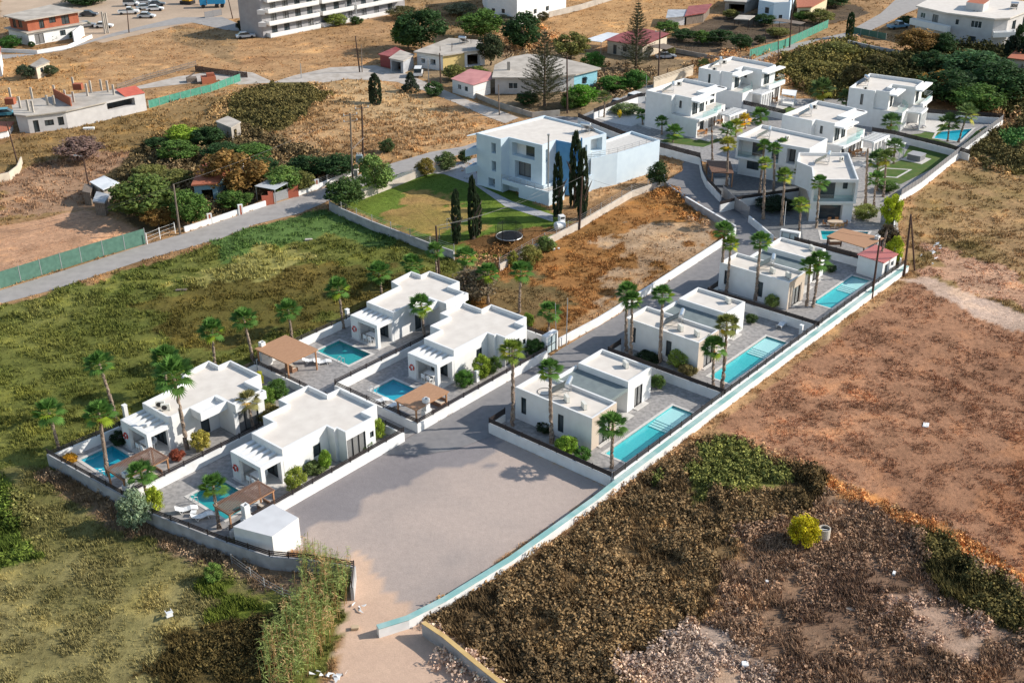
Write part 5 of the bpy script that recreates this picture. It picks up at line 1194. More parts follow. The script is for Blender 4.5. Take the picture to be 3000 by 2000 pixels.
# tall white house with glass balcony
o6=(41.9,153.6);r=thing('white_house','tall white two storey house with glass balcony and dark garage opening','house',(*o6,0),0)
P=rel([(41.9,153.6),(48.2,153.4),(49.9,165.3),(42.6,165.7),(41.4,161.5),(42.9,158.8)],o6);d=Vector((48.2-41.9,-.2)).normalized()
block(r,P,2.85,6.4,ops={0:[(.35,5.95,3.15,5.95,'hole')]},dep=1.3,wname='upper_floor_wall')
P2=rel([(42.0,154.0),(48.0,153.8),(49.5,164.9),(42.6,165.3),(42.6,159)],o6)
block(r,P2,-.1,2.85,ops={0:[(1.4,4.6,-.05,2.5,'hole')]},dep=1.2,par=0,wname='ground_floor_wall',rname='ceiling_slab',mats={3:stoneM,4:stoneM})
panel(r,P2[0],d,1.4,4.6,-.05,2.5,1.1,nm='garage_glass');backwall(r,P[0],d,.35,5.95,3.15,5.95,1.3);panel(r,P[0],d,1.3,3.5,3.2,5.8,1.26);panel(r,P[0],d,4.55,5.2,4.6,5.7,1.26)
rail_glass(r,[(.4,-.05),(5.9,-.07)],3.15)
solar_heater('solar water heater on the roof of the tall white house',(46.0,161.8,5.95),AZ+R(200));ac_unit('ac unit by the right parapet of the tall white house',(48.2,162.8,5.95),AZ)
# small glazed gate house and gate portal
def portal(px0,px1,h,label,depth=.7):
    a=Vector(G(*px0));b=Vector(G(*px1));d=(b-a);L=d.length;az=math.atan2(d.y,d.x);r=thing('gate_portal',label,'gate',(a.x,a.y,0),az)
    m=M();m.box(0,0,-.1,.2,depth,h).box(L-.2,0,-.1,L,depth,h).box(.2,0,h-.2,L-.2,depth,h);obj('frame',m,white,r)
    obj('glass_door',M().box(.28,.12,.1,L-.28,.15,h-.28),mat('frosted_glass',(.42,.50,.52),None,rough=.3),r)
    m=M()
    for s in(.22,L/2,L-.28): m.box(s,.08,.0,s+.07,.2,h-.2)
    for z in(.02,h*.42,h-.28): m.box(.2,.07,z,L-.2,.21,z+.07)
    obj('door_bars',m,blackM,r)
portal((1601,1042),(1634,1022),2.3,'white gate portal with black framed frosted door on the street')
portal((2282,712),(2338,722),1.9,'small white glazed gate house behind the farthest stone fronted villa')
# ---------------- blue house ----------------
ob=(4.6,164.1);r=thing('blue_house','large pale blue three storey house beside the lawn','house',(*ob,0),0)
W=rel([(-5.2,170.4),(-1.5,167.2),(-.3,168.1),(4.6,164.1),(6.7,166.6),(8.9,165.1),(10.6,166.8),(14.4,169.8),(12.3,173.1),(5.4,179.4)],ob)
block(r,W,-.1,8.2,blueW,roofM,ops={0:[(3.0,3.9,5.7,7.3),(3.0,3.9,2.9,4.5),(2.3,3.6,.3,1.7,'white')],2:[(.6,4.9,5.6,7.6,'hole'),(1.1,4.2,2.3,4.9,'curtain')],3:[(.8,1.5,5.3,7.3)],5:[(.3,1.7,5.0,7.0,'curtain'),(.3,1.6,2.3,4.2,'curtain')],6:[(.6,1.0,6,7.2),(1.7,4.0,5.8,7.8,'hole'),(1.6,2.4,2.0,4.4)]},par=.3,dep=1.2,mats={4:blueS,5:blueS})
def dvec(P,i): a=Vector(P[i]);b=Vector(P[(i+1)%len(P)]);return (b-a).normalized()
d=dvec(W,2);backwall(r,W[2],d,.6,4.9,5.6,7.6,1.2);panel(r,W[2],d,2.4,4.4,5.65,7.4,1.15)
d=dvec(W,6);backwall(r,W[6],d,1.7,4,5.8,7.8,1.2)
m=M();ov=inset(W,-.01);m.add([(-11.2,5.4,7.95),(-9.8,6.2,7.95),(1.0,15.4,7.95),(.8,15.9,7.95),(-11.2,5.4,8.1),(-9.8,6.2,8.1),(1.0,15.4,8.1),(.8,15.9,8.1)],[(0,3,2,1),(4,5,6,7),(0,1,5,4),(1,2,6,5),(2,3,7,6),(3,0,4,7)]);obj('roof_eave',m,blueW,r)
# front terrace block and its railing
W2=rel([(-1.4,166.9),(1.4,164.4),(5.5,160.9),(7.9,163.4),(6.9,166.2),(4.8,164.0),(-.3,168.0)],ob)
block(r,ccw(W2),-.1,2.1,blueW,tileM,ops={0:[(.1,3.4,-.05,1.4,'hole')]},par=.5,dep=1.5,wname='front_terrace_wall',rname='front_terrace_floor')
m=M();q=[W2[0],W2[1],W2[2],W2[3]]
for z in (2.35,2.6,2.85): wallline(m,q,.04,z,z+.04)
for p,dd in along(q,1.4): m.box(p.x-.02,p.y-.02,2.1,p.x+.02,p.y+.02,2.89)
obj('terrace_railing',m,galv,r)
W3=rel([(12.0,167.6),(16.2,170.1),(23.4,176.6),(19.4,181.5),(12.4,174.2),(14.2,170.6)],ob)
block(r,ccw(W3),-.1,5.0,blueW,tileM,par=.35,wname='garage_wing_wall',rname='garage_wing_roof')
m=M();q=[W3[0],W3[1],W3[2]]
for z in (5.2,5.5,5.8): wallline(m,q,.04,z,z+.04)
for p,dd in along(q,1.6): m.box(p.x-.02,p.y-.02,5,p.x+.02,p.y+.02,5.84)
obj('wing_railing',m,galv,r)
W4=rel([(8.8,164.8),(12.2,167.2),(11.9,167.9),(10.7,166.9)],ob);block(r,ccw(W4),-.1,2.5,blueW,tileM,par=.3,wname='side_terrace_wall',rname='side_terrace_floor')
W5=rel([(-6.9,169.0),(-5.25,170.3),(-3.9,171.6),(-5.6,171.6)],ob)
for z in (2.2,4.9): block(r,ccw(W5),z,z+1.0,blueW,tileM,par=.8,wname='side_balcony',rname='balcony_floor')
obj('blue_pillar',M().box(5.72,2.0,-.1,5.95,2.35,8.6),blueS,r)
obj('tall_parapet',M().box(6.3,3.2,8.2,9.6,3.45,8.75),blueW,r) if 0 else None
r=thing('flue_pipe','tall steel flue pipe standing against the blue house front','chimney',(*G(1611,492),0),0);f_,h_=T3((1611,560),(1611,372));obj('pipe',M().tube([(0,0,2.2),(0,0,h_.z)],.12,10),galv,r);obj('cap',M().tube([(0,0,h_.z),(0,0,h_.z+.25)],.19,10),galv,r)
r.location=(5.45,162.9,0)
solar_heater('solar water heater on the blue house roof',(11.3,170.8,7.9),R(150))
# ---------------- other houses ----------------
def house(label,P,h,wm,rm,ops={},par=0,over=0.,name='house',cat='house',z0=-.1,roofname='roof',slabt=.22,mats=None,dep=.16):
    P=ccw(P);o=P[0];r=thing(name,label,cat,(*o,0),0);q=rel(P,o)
    block(r,q,z0,h,wm,rm,ops,par=par,mats=mats,top=(over==0),dep=dep)
    if over>0: obj(roofname,M().prism(inset(q,-over),h+.003,h+slabt),rm,r)
    return r,q,o
def stack(r,q,z0,h,wm,rm,ops={},over=.5,names=('upper_wall','upper_roof'),slabt=.2,mats=None):
    block(r,q,z0,h,wm,rm,ops,par=0,top=False,wname=names[0],mats=mats);obj(names[1],M().prism(inset(q,-over),h+.003,h+slabt),rm,r)
def solars(n=0): pass
# brick storey house top left
r,q,o=house('white house with unfinished orange brick upper storey and flat slab roof',[(-115.6,271.2),(-109.2,266.2),(-100.0,276.2),(-109.5,283)],2.9,white,concL,ops={1:[(1.4,3.6,.1,2.3,'curtain'),(7.6,9.0,1.0,2.2)]},over=.7)
q2=inset(q,.5)
block(r,q2,3.1,5.6,concM,concL,ops={1:[(2.8,4.0,3.3,5.2),(5.3,6.9,4.1,5.4),(8.3,10.2,3.3,5.3)],0:[(1.2,2.6,3.3,5.2),(3.6,5.2,3.6,5.2)]},top=False,par=0,wname='brick_storey',mats={0:brickM,1:brickM})
obj('slab_roof',M().prism(inset(q2,-.9),5.603,5.85),concL,r)
wf=[(-100.9,272.4),(-95.5,277.4)]
wall('white arched garden wall at the corner of the brick storey house',[(218,128),(245,105)],2.6,.25,name='garden_wall',zp=0)
# house with bare columns
r,q,o=house('pale single storey house with bare concrete columns rising from its roof',[(-86.5,199.3),(-84.4,198.5),(-78.6,201.2),(-73.5,206.7),(-79.0,213.0),(-90.0,207)],3.1,creamW,concL,ops={1:[(.8,1.7,.1,2.2,'door'),(2.7,4.2,1.0,2.0),(4.9,5.9,.8,2.3)]},over=.35)
block(r,rel([(-78.6,201.2),(-67.8,212.7),(-71.5,216.5),(-79.0,213.0),(-80.5,208)],o),-.1,3.3,creamW,concL,ops={0:[(8.0,13.6,1.5,2.9,'hole')]},dep=1.2,par=.0,wname='white_wing_wall',rname='white_wing_roof')
obj('red_roof',M().add([(*p,z) for p,z in zip(rel([(-70.5,209.9),(-67.6,212.6),(-70.4,216.2),(-73.4,213.6)],o),(3.32,3.32,3.8,3.8))],[(0,1,2,3)]),mat('orange_red_roof',(.60,.14,.09),(.50,.11,.07),1,.7),r)
rgc=random.Random(3)
for k,(bx,by,tx,ty) in enumerate([(32,288,28,262),(60,317,50,272),(84,325,74,280),(98,330,88,288),(95,290,84,252),(140,309,130,268),(160,309,150,275),(162,285,155,243),(193,295,186,255),(217,300,207,258),(257,282,250,240),(216,258,208,225),(268,272,258,214),(298,265,287,223),(317,270,310,226),(334,278,326,235)]):
    x,y=G(bx,by,3.3);x2,y2=x,y
    c=thing('column','','column',(x,y,3.3),0,'bare concrete columns on the roof of the unfinished house') if 0 else None
    lo=obj('roof_column',M().box(-.16+x-o[0],-.16+y-o[1],3.3,.16+x-o[0],.16+y-o[1],5.3+rgc.uniform(-.2,.3)),concL,r)
for (bx,by) in [(170,300),(200,318)]:
    pass
a=Vector(G(160,285,3.3));b=Vector(G(210,312,3.3));mm=M();wallline(mm,[(a.x-o[0],a.y-o[1]),(b.x-o[0],b.y-o[1])],.2,3.3,4.9);obj('brick_parapet',mm,brickM,r)
for s,(bx,by) in enumerate([(230,262),(32,305)]):
    x,y=G(bx,by,3.3);obj('brick_stack',M().box(x-o[0]-.8,y-o[1]-.6,3.3,x-o[0]+.8,y-o[1]+.6,4.4),brickM,r)
# long apartment house
P=[(-63.3,276.6),(-57.4,273.1),(-27.0,304.6),(-36,314)]
r,q,o=house('long three storey grey and white apartment house with stepped balconies',P,8.6,greyW,concL,ops={1:[(s,s+1.6,z+.1,z+2.2,'curtain' if (int(s)+int(z))%2 else 'window') for z in (0.3,3.1,5.9) for s in (2.5,6,9.5,13,17,21,25,29.5,33.5,38)]},par=.5)
d=Vector((30.4,31.5)).normalized();n=Vector((d.y,-d.x));a=Vector(rel([P[1]],o)[0])
for z in (.0,2.75,5.55,8.0):
    m=M()
    for s0,s1 in ((1,15.5),(16.5,26),(27,42)):
        A=a+d*s0;B=a+d*s1;C=B+n*1.5;E_=A+n*1.5
        m.prism([tuple(A),tuple(E_),tuple(C),tuple(B)],z,z+.15);wallline(m,[tuple(A),tuple(E_),tuple(C),tuple(B)],.14,z+.15,z+1.05)
    obj('balcony',m,white,r)
A=Vector(rel([P[0]],o)[0]);
m=M()
for z in (2.75,5.55): 
    B=a-d*.0;m.prism([tuple(B),tuple(B+n*.3-d*1.3),tuple(B+n*1.8-d*.2),tuple(B+n*1.5)],z,z+1.0)
obj('end_balcony',m,white,r)
obj('drain_pipe',M().bar((*(a+d*26.5+n*1.6),0),(*(a+d*26.5+n*1.6),9),.18),whiteP,r)
# white apartment house, top centre
g0=G(1432,62);g1=G(1515,75);g2=G(1658,28);o=(g1[0],g1[1])
r,q,o=house('white apartment house cut by the top edge in the centre',[g0,g1,g2,(g2[0]-6,g2[1]+16),(g0[0]-2,g0[1]+22)],9,white,roofM,ops={0:[(1,2,2.2,3.2),(4,5,2.4,3.4)],1:[(5.5,6.1,1,2.2),(7.4,8.8,1.4,2.5),(13,14.5,1.2,2.3)]},par=.5)
# yellow house
r,q,o=house('flat roofed house with yellow porch wall and rusty rebar on the roof',[(-19.6,244.4),(-14.0,241.2),(-12.2,242.4),(-9.6,244.2),(-5.4,246.2),(-6.8,254),(-13.2,256)],3.1,white,concL,ops={0:[(1,2,1,2),(3.3,4.6,.9,2.1)],3:[(.6,3.6,.05,2.5,'hole')]},dep=1.5,over=.5,slabt=.28,mats={1:yellowW,2:yellowW})
rr=random.Random(8);m=M()
for x,y in [G(*p,3.4) for p in ((1170,135),(1237,140),(1290,150),(1322,150),(1240,112),(1270,128),(1380,128),(1200,150),(1325,140))]:
    for k in range(4): xx=x-o[0]+rr.uniform(-.15,.15);yy=y-o[1]+rr.uniform(-.15,.15);m.bar((xx,yy,3.3),(xx+rr.uniform(-.1,.1),yy,4.4),.03)
obj('rebar',m,poleM,r);solar_heater('old solar water heater on the yellow house roof',(*G(1355,130,3.4),3.4),R(160))
r,q,o=house('open front garage with red door and low sloping roof',[G(1115,195),G(1150,202),G(1190,190),G(1160,175)],2.4,white,redtin,over=.3,mats={0:mat('dark_red_door',(.25,.05,.05),None,rough=.5)},name='garage',cat='garage')
r,q,o=house('lean to carport with grey slab roof beside the red door garage',[G(1145,208),G(1182,216),G(1212,198),G(1175,186)],2.5,greytin,concL,over=.25,ops={0:[(.3,3,0,2.2,'hole')]},dep=2,name='carport',cat='carport')
# pink roofed shed
P=[(-11.3,224.0),(-7.1,219.4),(-3.9,223.0),(-4.0,226.4),(-7.9,229.0)]
o=P[0];r=thing('shed','white shed with faded pink metal roof beside the dirt track','shed',(*o,0),0);q=rel(P,o)
block(r,q,-.1,2.7,white,pinktin,ops={0:[(1.6,2.6,1,2,'white'),(3.6,4.6,1,2,'white')]},top=False,par=0)
Q=inset(q,-.25);obj('roof',M().add([(*Q[0],2.75),(*Q[1],2.75),(*Q[2],2.85),(*Q[3],3.35),(*Q[4],3.35),(*Q[0],2.68),(*Q[1],2.68),(*Q[2],2.78),(*Q[3],3.28),(*Q[4],3.28)],[(0,1,2,3,4),(9,8,7,6,5)]+[(i,i+5,(i+1)%5+5,(i+1)%5) for i in range(5)]),pinktin,r)
# light blue house with flat roofs
r,q,o=house('low light blue house with several flat roofs behind the largest norfolk pine',[(-3.0,222.9),(4,222.6),(9.6,224),(12.4,224.8),(17.2,229.3),(14.2,233),(8.4,238.8),(3.6,240.8),(.5,238.4),(-2.6,232)],3.1,creamW,concL,ops={0:[(2.6,4.4,1,2.2,'white')],3:[(2.2,3.6,.9,2.1)]},over=.55,slabt=.28,mats={3:cyanW,2:white})
x,y=G(1490,205,3.4);obj('chimney_stack',M().box(x-o[0]-.3,y-o[1]-.3,3.3,x-o[0]+.3,y-o[1]+.3,5),concM,r)
# red roofed house
P=[(21.3,256.0),(28.4,250.3),(34.6,258.8),(29.6,263.4),(24.8,260.2)];o=P[0];r=thing('house','cream house with dark red metal roof behind the tall norfolk pine','house',(*o,0),0);q=rel(P,o)
block(r,q,-.1,2.9,cream,redtin,ops={0:[(1.5,2.4,.1,2.1,'door'),(4,5,1,2)]},top=False,par=0)
Q=inset(q,-.4);obj('roof',M().add([(*Q[0],2.9),(*Q[1],3.0),(*Q[2],3.6),(*Q[3],3.7),(*Q[4],3.4),(*Q[0],2.8),(*Q[1],2.9),(*Q[2],3.5),(*Q[3],3.6),(*Q[4],3.3)],[(0,1,2,3,4),(9,8,7,6,5)]+[(i,i+5,(i+1)%5+5,(i+1)%5) for i in range(5)]),redtin,r)
def canopy(label,px,z,h,mt,name='canopy',cat='canopy',pm=galv):
    W_=[G(*p,z) for p in px];o=W_[0];r=thing(name,label,cat,(*o,0),0);q=ccw(rel(W_,o));obj('roof_sheet',M().prism(q,z-h,z),mt,r)
    for p in inset(q,.15): obj('post',M().box(p[0]-.06,p[1]-.06,-.05,p[0]+.06,p[1]+.06,z-h-.002),pm,r)
canopy('white awning sheet left of the red roofed house',[(1711,117),(1762,124),(1818,99),(1780,95)],2.6,.08,whitetin)
canopy('slatted carport roof with car under it beside the red roofed house',[(1888,134),(1950,145),(1975,137),(1945,128)],2.4,.1,rawood,'carport','carport',poleM)
r,q,o=house('small concrete roofed hut with cream front left of the lone olive trees',[G(95,228),G(112,232),G(150,215),G(130,205)],2.3,cream,concM,over=.2,ops={1:[(1.3,2.3,1,1.9)]},name='hut',cat='hut')
r,q,o=house('square concrete hut behind the orchard',[G(640,400),G(682,418),G(708,402),G(672,385)],2.5,concM,concL,over=.15,ops={1:[(.8,1.7,.05,2,'hole')]},dep=.8,name='hut',cat='hut')
canopy('white corrugated roof of the garden shed left of the fig tree',[(262,532),(302,556),(350,535),(308,516)],2.5,.1,whitetin,'shed','shed',concM)
r,q,o=house('grey walled tin shed under the white corrugated roof',[G(272,575),G(300,596),G(345,574),G(312,556)],2.3,concM,greytin,over=.0,name='shed',cat='shed')
r,q,o=house('weathered plank shack with rusty patched roof by the plowed plot',[G(282,630),G(312,634),G(325,612),G(292,604)],2.0,rawood,greytin,over=.15,name='shack',cat='shed')
r,q,o=house('dark small plank shack left of the patched roof shack',[G(250,600),G(270,604),G(278,584),G(256,578)],1.9,rawood,rawood,over=.1,name='shack',cat='shed')
r,q,o=house('old blue and red walled house hidden under the walnut tree',[G(575,600),G(640,595),G(690,540),G(610,520)],3.0,mat('old_blue_wall',(.22,.36,.42),None),redT,over=.3,ops={0:[(1,2.6,.05,2.2,'hole')]},dep=1,mats={3:mat('maroon_wall',(.22,.05,.05),None)})
obj('chimney',M().box(-.25+6,1.5+4,3,.25+6,2.0+4,5.0),white,r)
canopy('bare white metal pergola frame with tin sheet behind the iron gate',[(745,545),(805,556),(845,535),(790,524)],2.3,.05,mat('clear_roof_sheet',(.5,.52,.55),None,rough=.3))
def cube(label,px,w,d,h,mt,name,cat,z=0,az=0):
    x,y=G(*px,z);r=thing(name,label,cat,(x,y,z),az);obj('body',M().box(-w/2,-d/2,-.02,w/2,d/2,h),mt,r);obj('cap',M().box(-w/2-.03,-d/2-.03,h,w/2+.03,d/2+.03,h+.06),whiteP,r);return r
brr=mat('brick_red_paint',(.42,.12,.07),(.36,.10,.06),1,.8)
for px,l in (((786,600),'brick red gate pillar left of the iron gate'),((858,578),'brick red gate pillar right of the iron gate')):
    x,y=G(*px);r=thing('gate_pillar',l,'pillar',(x,y,0),R(25));obj('lower_part',M().box(-.9,-.15,-.1,.9,.15,1.5),brr,r);obj('raised_part',M().box(.1,-.153,1.5,.9,.153,2.0),brr,r)
for px,l in (((616,655),'white pillar with red strip, left one of the roadside wall'),((706,628),'white pillar with red strip in the middle of the roadside wall'),((929,553),'white pillar with red strip right of the iron gate'),((996,525),'white pillar with red strip behind the spiky yucca')):
    x,y=G(*px);r=thing('wall_pillar',l,'pillar',(x,y,0),R(25));obj('pillar',M().box(-.35,-.2,-.1,.35,.2,1.5),whiteB,r);obj('red_strip',M().box(-.13,-.205,-.1,.13,-.15,1.45),brr,r)
wall('grey patterned iron gate between two brick red pillars',[(798,596),(848,580)],0,fence='slats',fh=1.5,fm=galv,name='iron_gate',cat='gate')
wall('white tube gate of the plowed plot beside the power pole',[(432,716),(470,700),(514,684)],0,fence='wire',fh=1.6,fm=whiteP,name='tube_gate',cat='gate',step=2)
# right and top right
r,q,o=house('two storey apartment house with curved balcony at the top right',[(94.0,273.0),(98.1,265.5),(106.3,258.9),(109.6,259.6),(123,274),(106,290)],6.2,creamW,roofM,ops={0:[(1,2.4,4,5.2,'white'),(4.6,6.3,3.3,5.4,'curtain')],1:[(2.2,2.9,4.1,5.2),(5.6,8.0,3.9,5.4,'white'),(5.8,7.2,.8,2.0)],3:[(3,5,3.4,5.2),(9,12,3.4,5.2)]},over=.5,slabt=.3)
m=M();A=Vector((92.6-o[0],272.2-o[1]));B=Vector((98.3-o[0],263.4-o[1]))
block(r,ccw([(A.x-.6,A.y-.6),(B.x-.7,B.y-.9),(B.x+.4,B.y),(A.x+.6,A.y+.3)]),2.6,3.9,white,tileM,par=.8,wname='balcony_parapet',rname='balcony_floor')
block(r,ccw(rel([(106.0,257.2),(111.0,257.8),(112,260.5),(109.6,259.4),(106.4,258.7)],o)),2.6,3.7,white,tileM,par=.8,wname='corner_balcony',rname='corner_balcony_floor')
block(r,ccw(rel([(103,268),(106,265.5),(109,270),(106,273)],o)),6.2,8.2,creamW,redT,par=0,wname='stair_tower',rname='stair_roof')
solar_heater('solar water heater at the right end of the apartment house roof',(114,268,6.5),R(160))
r,q,o=house('red tiled small roof at the right edge below the apartment house',[G(2950,215),G(3030,225),G(3060,190),G(2985,180)],3,cream,redT,over=.4)
r,q,o=house('pale blue and white house at the top with small gable',[G(2218,62),G(2262,70),G(2310,68),G(2330,20),G(2230,10)],5,mat('powder_blue_render',(.55,.66,.76),None),roofM,ops={0:[(2.0,3.2,2.2,3.6)],1:[(1.5,2.4,1,2)]},par=.3)
r,q,o=house('house with orange porch roof and yellow stair right of the pale blue house',[G(2335,60),G(2372,58),G(2420,30),G(2380,10),G(2335,20)],3,mat('pale_yellow_render',(.62,.54,.36),None),redT,over=.4,ops={0:[(.5,3,.05,2.3,'hole')]},dep=1.5)
r,q,o=house('grey slab roofed shed with dark open front at the top',[G(2122,38),G(2180,42),G(2225,20),G(2160,4)],2.8,concM,concL,over=.3,ops={0:[(1,5,.05,2.3,'hole')]},dep=3,name='shed',cat='shed')
r,q,o=house('long shed with grey tin roof and white panels',[G(1955,78),G(2005,74),G(2010,56),G(1960,56)],2.0,whiteB,greytin,over=.4,name='shed',cat='shed')
r,q,o=house('shed with dark red tin roof beside the grey tin one',[G(2010,74),G(2060,66),G(2078,42),G(2020,48)],2.2,rawood,redtin,over=.4,name='shed',cat='shed')
canopy('rounded grey canopy shelter in the scrap yard',[(2150,56),(2195,58),(2212,46),(2165,44)],2.4,.2,concL,'shelter','shelter',poleM)
canopy('dark rustic pergola below the pale blue house',[(2262,60),(2345,72),(2360,66),(2285,54)],2.3,.08,rawood,'pergola','pergola',poleM)
r,q,o=house('white gabled house end at the left edge',[G(-40,225),G(8,225),G(10,190),G(-40,180)],3.6,white,redT,over=.2)
r,q,o=house('red tiled low roof corner at the lower left edge of the column house',[G(-60,418),G(25,402),G(40,380),G(-40,380)],1.2,whiteB,redT,over=.3)
# ---------------- pergolas, furniture ----------------
def pergola(label,fn,u0,u1,w0,w1,z,kind,post=woodM,chim=None):
    o=fn(u0,w1);r=thing('wooden_pergola',label,'pergola',(*o,0),AZ);L=u1-u0;Wd=w1-w0
    for x,y in ((.06,.06),(L-.2,.06),(.06,Wd-.2),(L-.2,Wd-.2)): obj('post',M().box(x,y,-.02,x+.14,y+.14,z-.203),post,r)
    m=M();m.box(0,0,z-.2,L,.14,z-.05).box(0,Wd-.14,z-.2,L,Wd,z-.05).box(0,.14,z-.2,.14,Wd-.14,z-.05).box(L-.14,.14,z-.2,L,Wd-.14,z-.05);obj('beam_frame',m,post,r)
    m=M()
    if kind=='slats':
        n=int(L/.145)
        for k in range(n): x=k*L/n;m.box(x,-.08,z-.047,x+.085,Wd+.08,z+.0)
        obj('roof_slats',m,woodB,r)
    else: m.box(-.1,-.1,z-.047,L+.1,Wd+.1,z+.02);obj('reed_roof',m,reedM,r)
    return r
pergola('brown slatted pergola over the nearest villa barbecue',FW,-8.4,-3.5,.9,4.0-.9,2.5,'slats')
pergola('brown slatted pergola of the leftmost villa',FW,-11.2,-6.4,-11.1,-8.4,2.5,'slats')
pergola('wide orange brown reed roofed pergola by the green field',FW,12.3,16.4,-19.4,-14.2,2.5,'reed')
pergola('brown reed roofed pergola at the street corner of the passage',FW,14.2,18.75,.1,2.9,2.5,'reed')
# slanted reed pergola near the red-roofed shed
P=[G(2468.6,668.4,2.6),G(2590,697,2.6),G(2532.8,725.6,2.6),G(2421.2,692,2.6)];o=P[3];r=thing('wooden_pergola','slatted reed pergola over the lounge beside the red roofed shed','pergola',(*o,0),0);q=ccw(rel(P,o))
obj('reed_roof',M().prism(q,2.5,2.6),reedM,r)
for p in inset(q,.15): obj('post',M().box(p[0]-.07,p[1]-.07,-.02,p[0]+.07,p[1]+.07,2.497),poleM,r)
P=[G(2566,716,2.6),G(2633,743.7,2.6),G(2590,770,2.6),G(2510.5,744.6,2.6)];o=P[3];r=thing('shed','white shed with red corrugated roof at the end of the lap pools','shed',(*o,0),0);q=ccw(rel(P,o))
block(r,inset(q,.15),-.1,2.5,white,redtin,top=False,par=0,ops={1:[(.6,1.5,.05,2.0,'white'),(2.2,3.0,1.2,1.9,'white')]})
rs=mat('red_corrugated_roof',(.40,.055,.05),(.62,.38,.34),2.2,.6,kind='wave',lo=.6,hi=.95,stretch=(.8,.8,.8));obj('roof',M().prism(q,2.503,2.6),rs,r)
# dark wooden shelter left of wide house
P=[G(2070,470,2.3),G(2140,472,2.3),G(2150,508,2.3),G(2085,505,2.3)];o=P[3];r=thing('wooden_shelter','brown roofed wooden shelter beside the upper street','pergola',(*o,0),0);q=ccw(rel(P,o));obj('roof',M().prism(q,2.2,2.3),mat('dark_shelter_boards',(.20,.11,.07),(.13,.07,.05),4,.8),r)
for p in inset(q,.15): obj('post',M().box(p[0]-.08,p[1]-.08,-.02,p[0]+.08,p[1]+.08,2.197),woodM,r)
obj('white_counter',M().box(q[0][0]+.6,q[0][1]+.6,0,q[0][0]+3,q[0][1]+1.2,1.0),white,r)
# daybed
P=[G(2292,262,2.3),G(2335,266,2.3),G(2330,282,2.3),G(2290,276,2.3)];o=P[3];r=thing('daybed','white canopied daybed in the garden of the rearmost villa','daybed',(*o,0),0);q=ccw(rel(P,o));obj('canopy_top',M().prism(q,2.25,2.35),white,r);obj('mattress',M().prism(inset(q,.3),.2,.6),white,r)
for p in inset(q,.1): obj('post',M().box(p[0]-.06,p[1]-.06,0,p[0]+.06,p[1]+.06,2.247),white,r)
canopy('white flat canopy on posts above the hot tub lawn',[(2595,402),(2655,418),(2640,430),(2580,412)],2.4,.12,white,'canopy','canopy',white)
# hot tub
x,y=G(2683,468);r=thing('hot_tub','grey square hot tub with dark cover on a stone slab','hot tub',(x,y,0),R(48))
obj('cabinet',M().prism([(-1,-1.1),(1,-1.1),(1.15,-.95),(1.15,.95),(1,1.1),(-1,1.1),(-1.15,.95),(-1.15,-.95)],.1,.95),mat('grey_tub_cabinet',(.22,.22,.23),None),r);obj('cover',M().prism([(-1.1,-1.15),(1.1,-1.15),(1.2,0),(1.1,1.15),(-1.1,1.15),(-1.2,0)],.953,1.05),mat('tub_cover',(.33,.33,.34),None),r);obj('slab',M().box(-1.8,-1.8,-.02,1.8,1.8,.098),tileM,r)
# loungers
def lounger(label,loc,rz,mt=whiteP,g='white plastic sun loungers by the pools'):
    if ('lng',mt.name) in KIDS: return dup(KIDS['lng',mt.name],label,loc,rz,g)
    r=thing('sun_lounger',label,'sun lounger',loc,rz,g);m=M();pr=[(-.95,.62),(-.6,.42),(-.25,.30),(.1,.33),(.4,.42),(.7,.36),(1.0,.26)]
    for i in range(len(pr)-1):
        (a,za),(b,zb)=pr[i],pr[i+1];m.add([(a,-.33,za),(b,-.33,zb),(b,.33,zb),(a,.33,za),(a,-.33,za-.05),(b,-.33,zb-.05),(b,.33,zb-.05),(a,.33,za-.05)],[(0,1,2,3),(7,6,5,4),(0,4,5,1),(3,2,6,7)])
    obj('seat_shell',m,mt,r)
    for s in(-.3,.3):
        obj('leg',M().bar((-.45,s,0),(-.3,s,.33),.05).bar((-.45,s,.02),(-.7,s,.5),.05),mt,r);obj('leg',M().bar((.55,s,0),(.4,s,.4),.05),mt,r)
    KIDS['lng',mt.name]=r;return r
def at(px,z=.03): x,y=G(*px,z);return (x,y,z)
lounger('left one of the two white loungers beside the teal pool nearest the camera',at((547,1498)),R(20))
lounger('right one of the two white loungers beside the teal pool nearest the camera',at((593,1518)),R(28))
lounger('left one of the two white loungers at the pool of the wide pergola',at((912,1062)),R(10))
lounger('right one of the two white loungers at the pool of the wide pergola',at((945,1066)),R(15))
lounger('white lounger behind the pool next to the passage fence',at((1145,1195)),R(20))
lounger('second white lounger behind the pool next to the passage fence, nearer the wall',at((1112,1180)),R(20))
lounger('white lounger at the upper end of the middle lap pool',at((2287,958)),R(55))
gl=mat('grey_lounger_fabric',(.20,.20,.22),None)
for k,(px,l) in enumerate([((2682,378),'first grey lounger on the far right villa terrace'),((2695,374),'second grey lounger on the far right villa terrace')]): lounger(l,at(px,.15),R(-10),gl,'grey loungers on the far terrace')
def side_table(label,px,h=.4):
    x,y=G(*px);r=thing('side_table',label,'side table',(x,y,.03),0);obj('top',M().box(-.25,-.25,h-.04,.25,.25,h),whiteP,r)
    for a in(-.2,.2):
        for b in(-.2,.2): obj('leg',M().box(a-.02,b-.02,0,a+.02,b+.02,h-.043),whiteP,r)
side_table('small white side table between the two loungers nearest the camera',(568,1510))
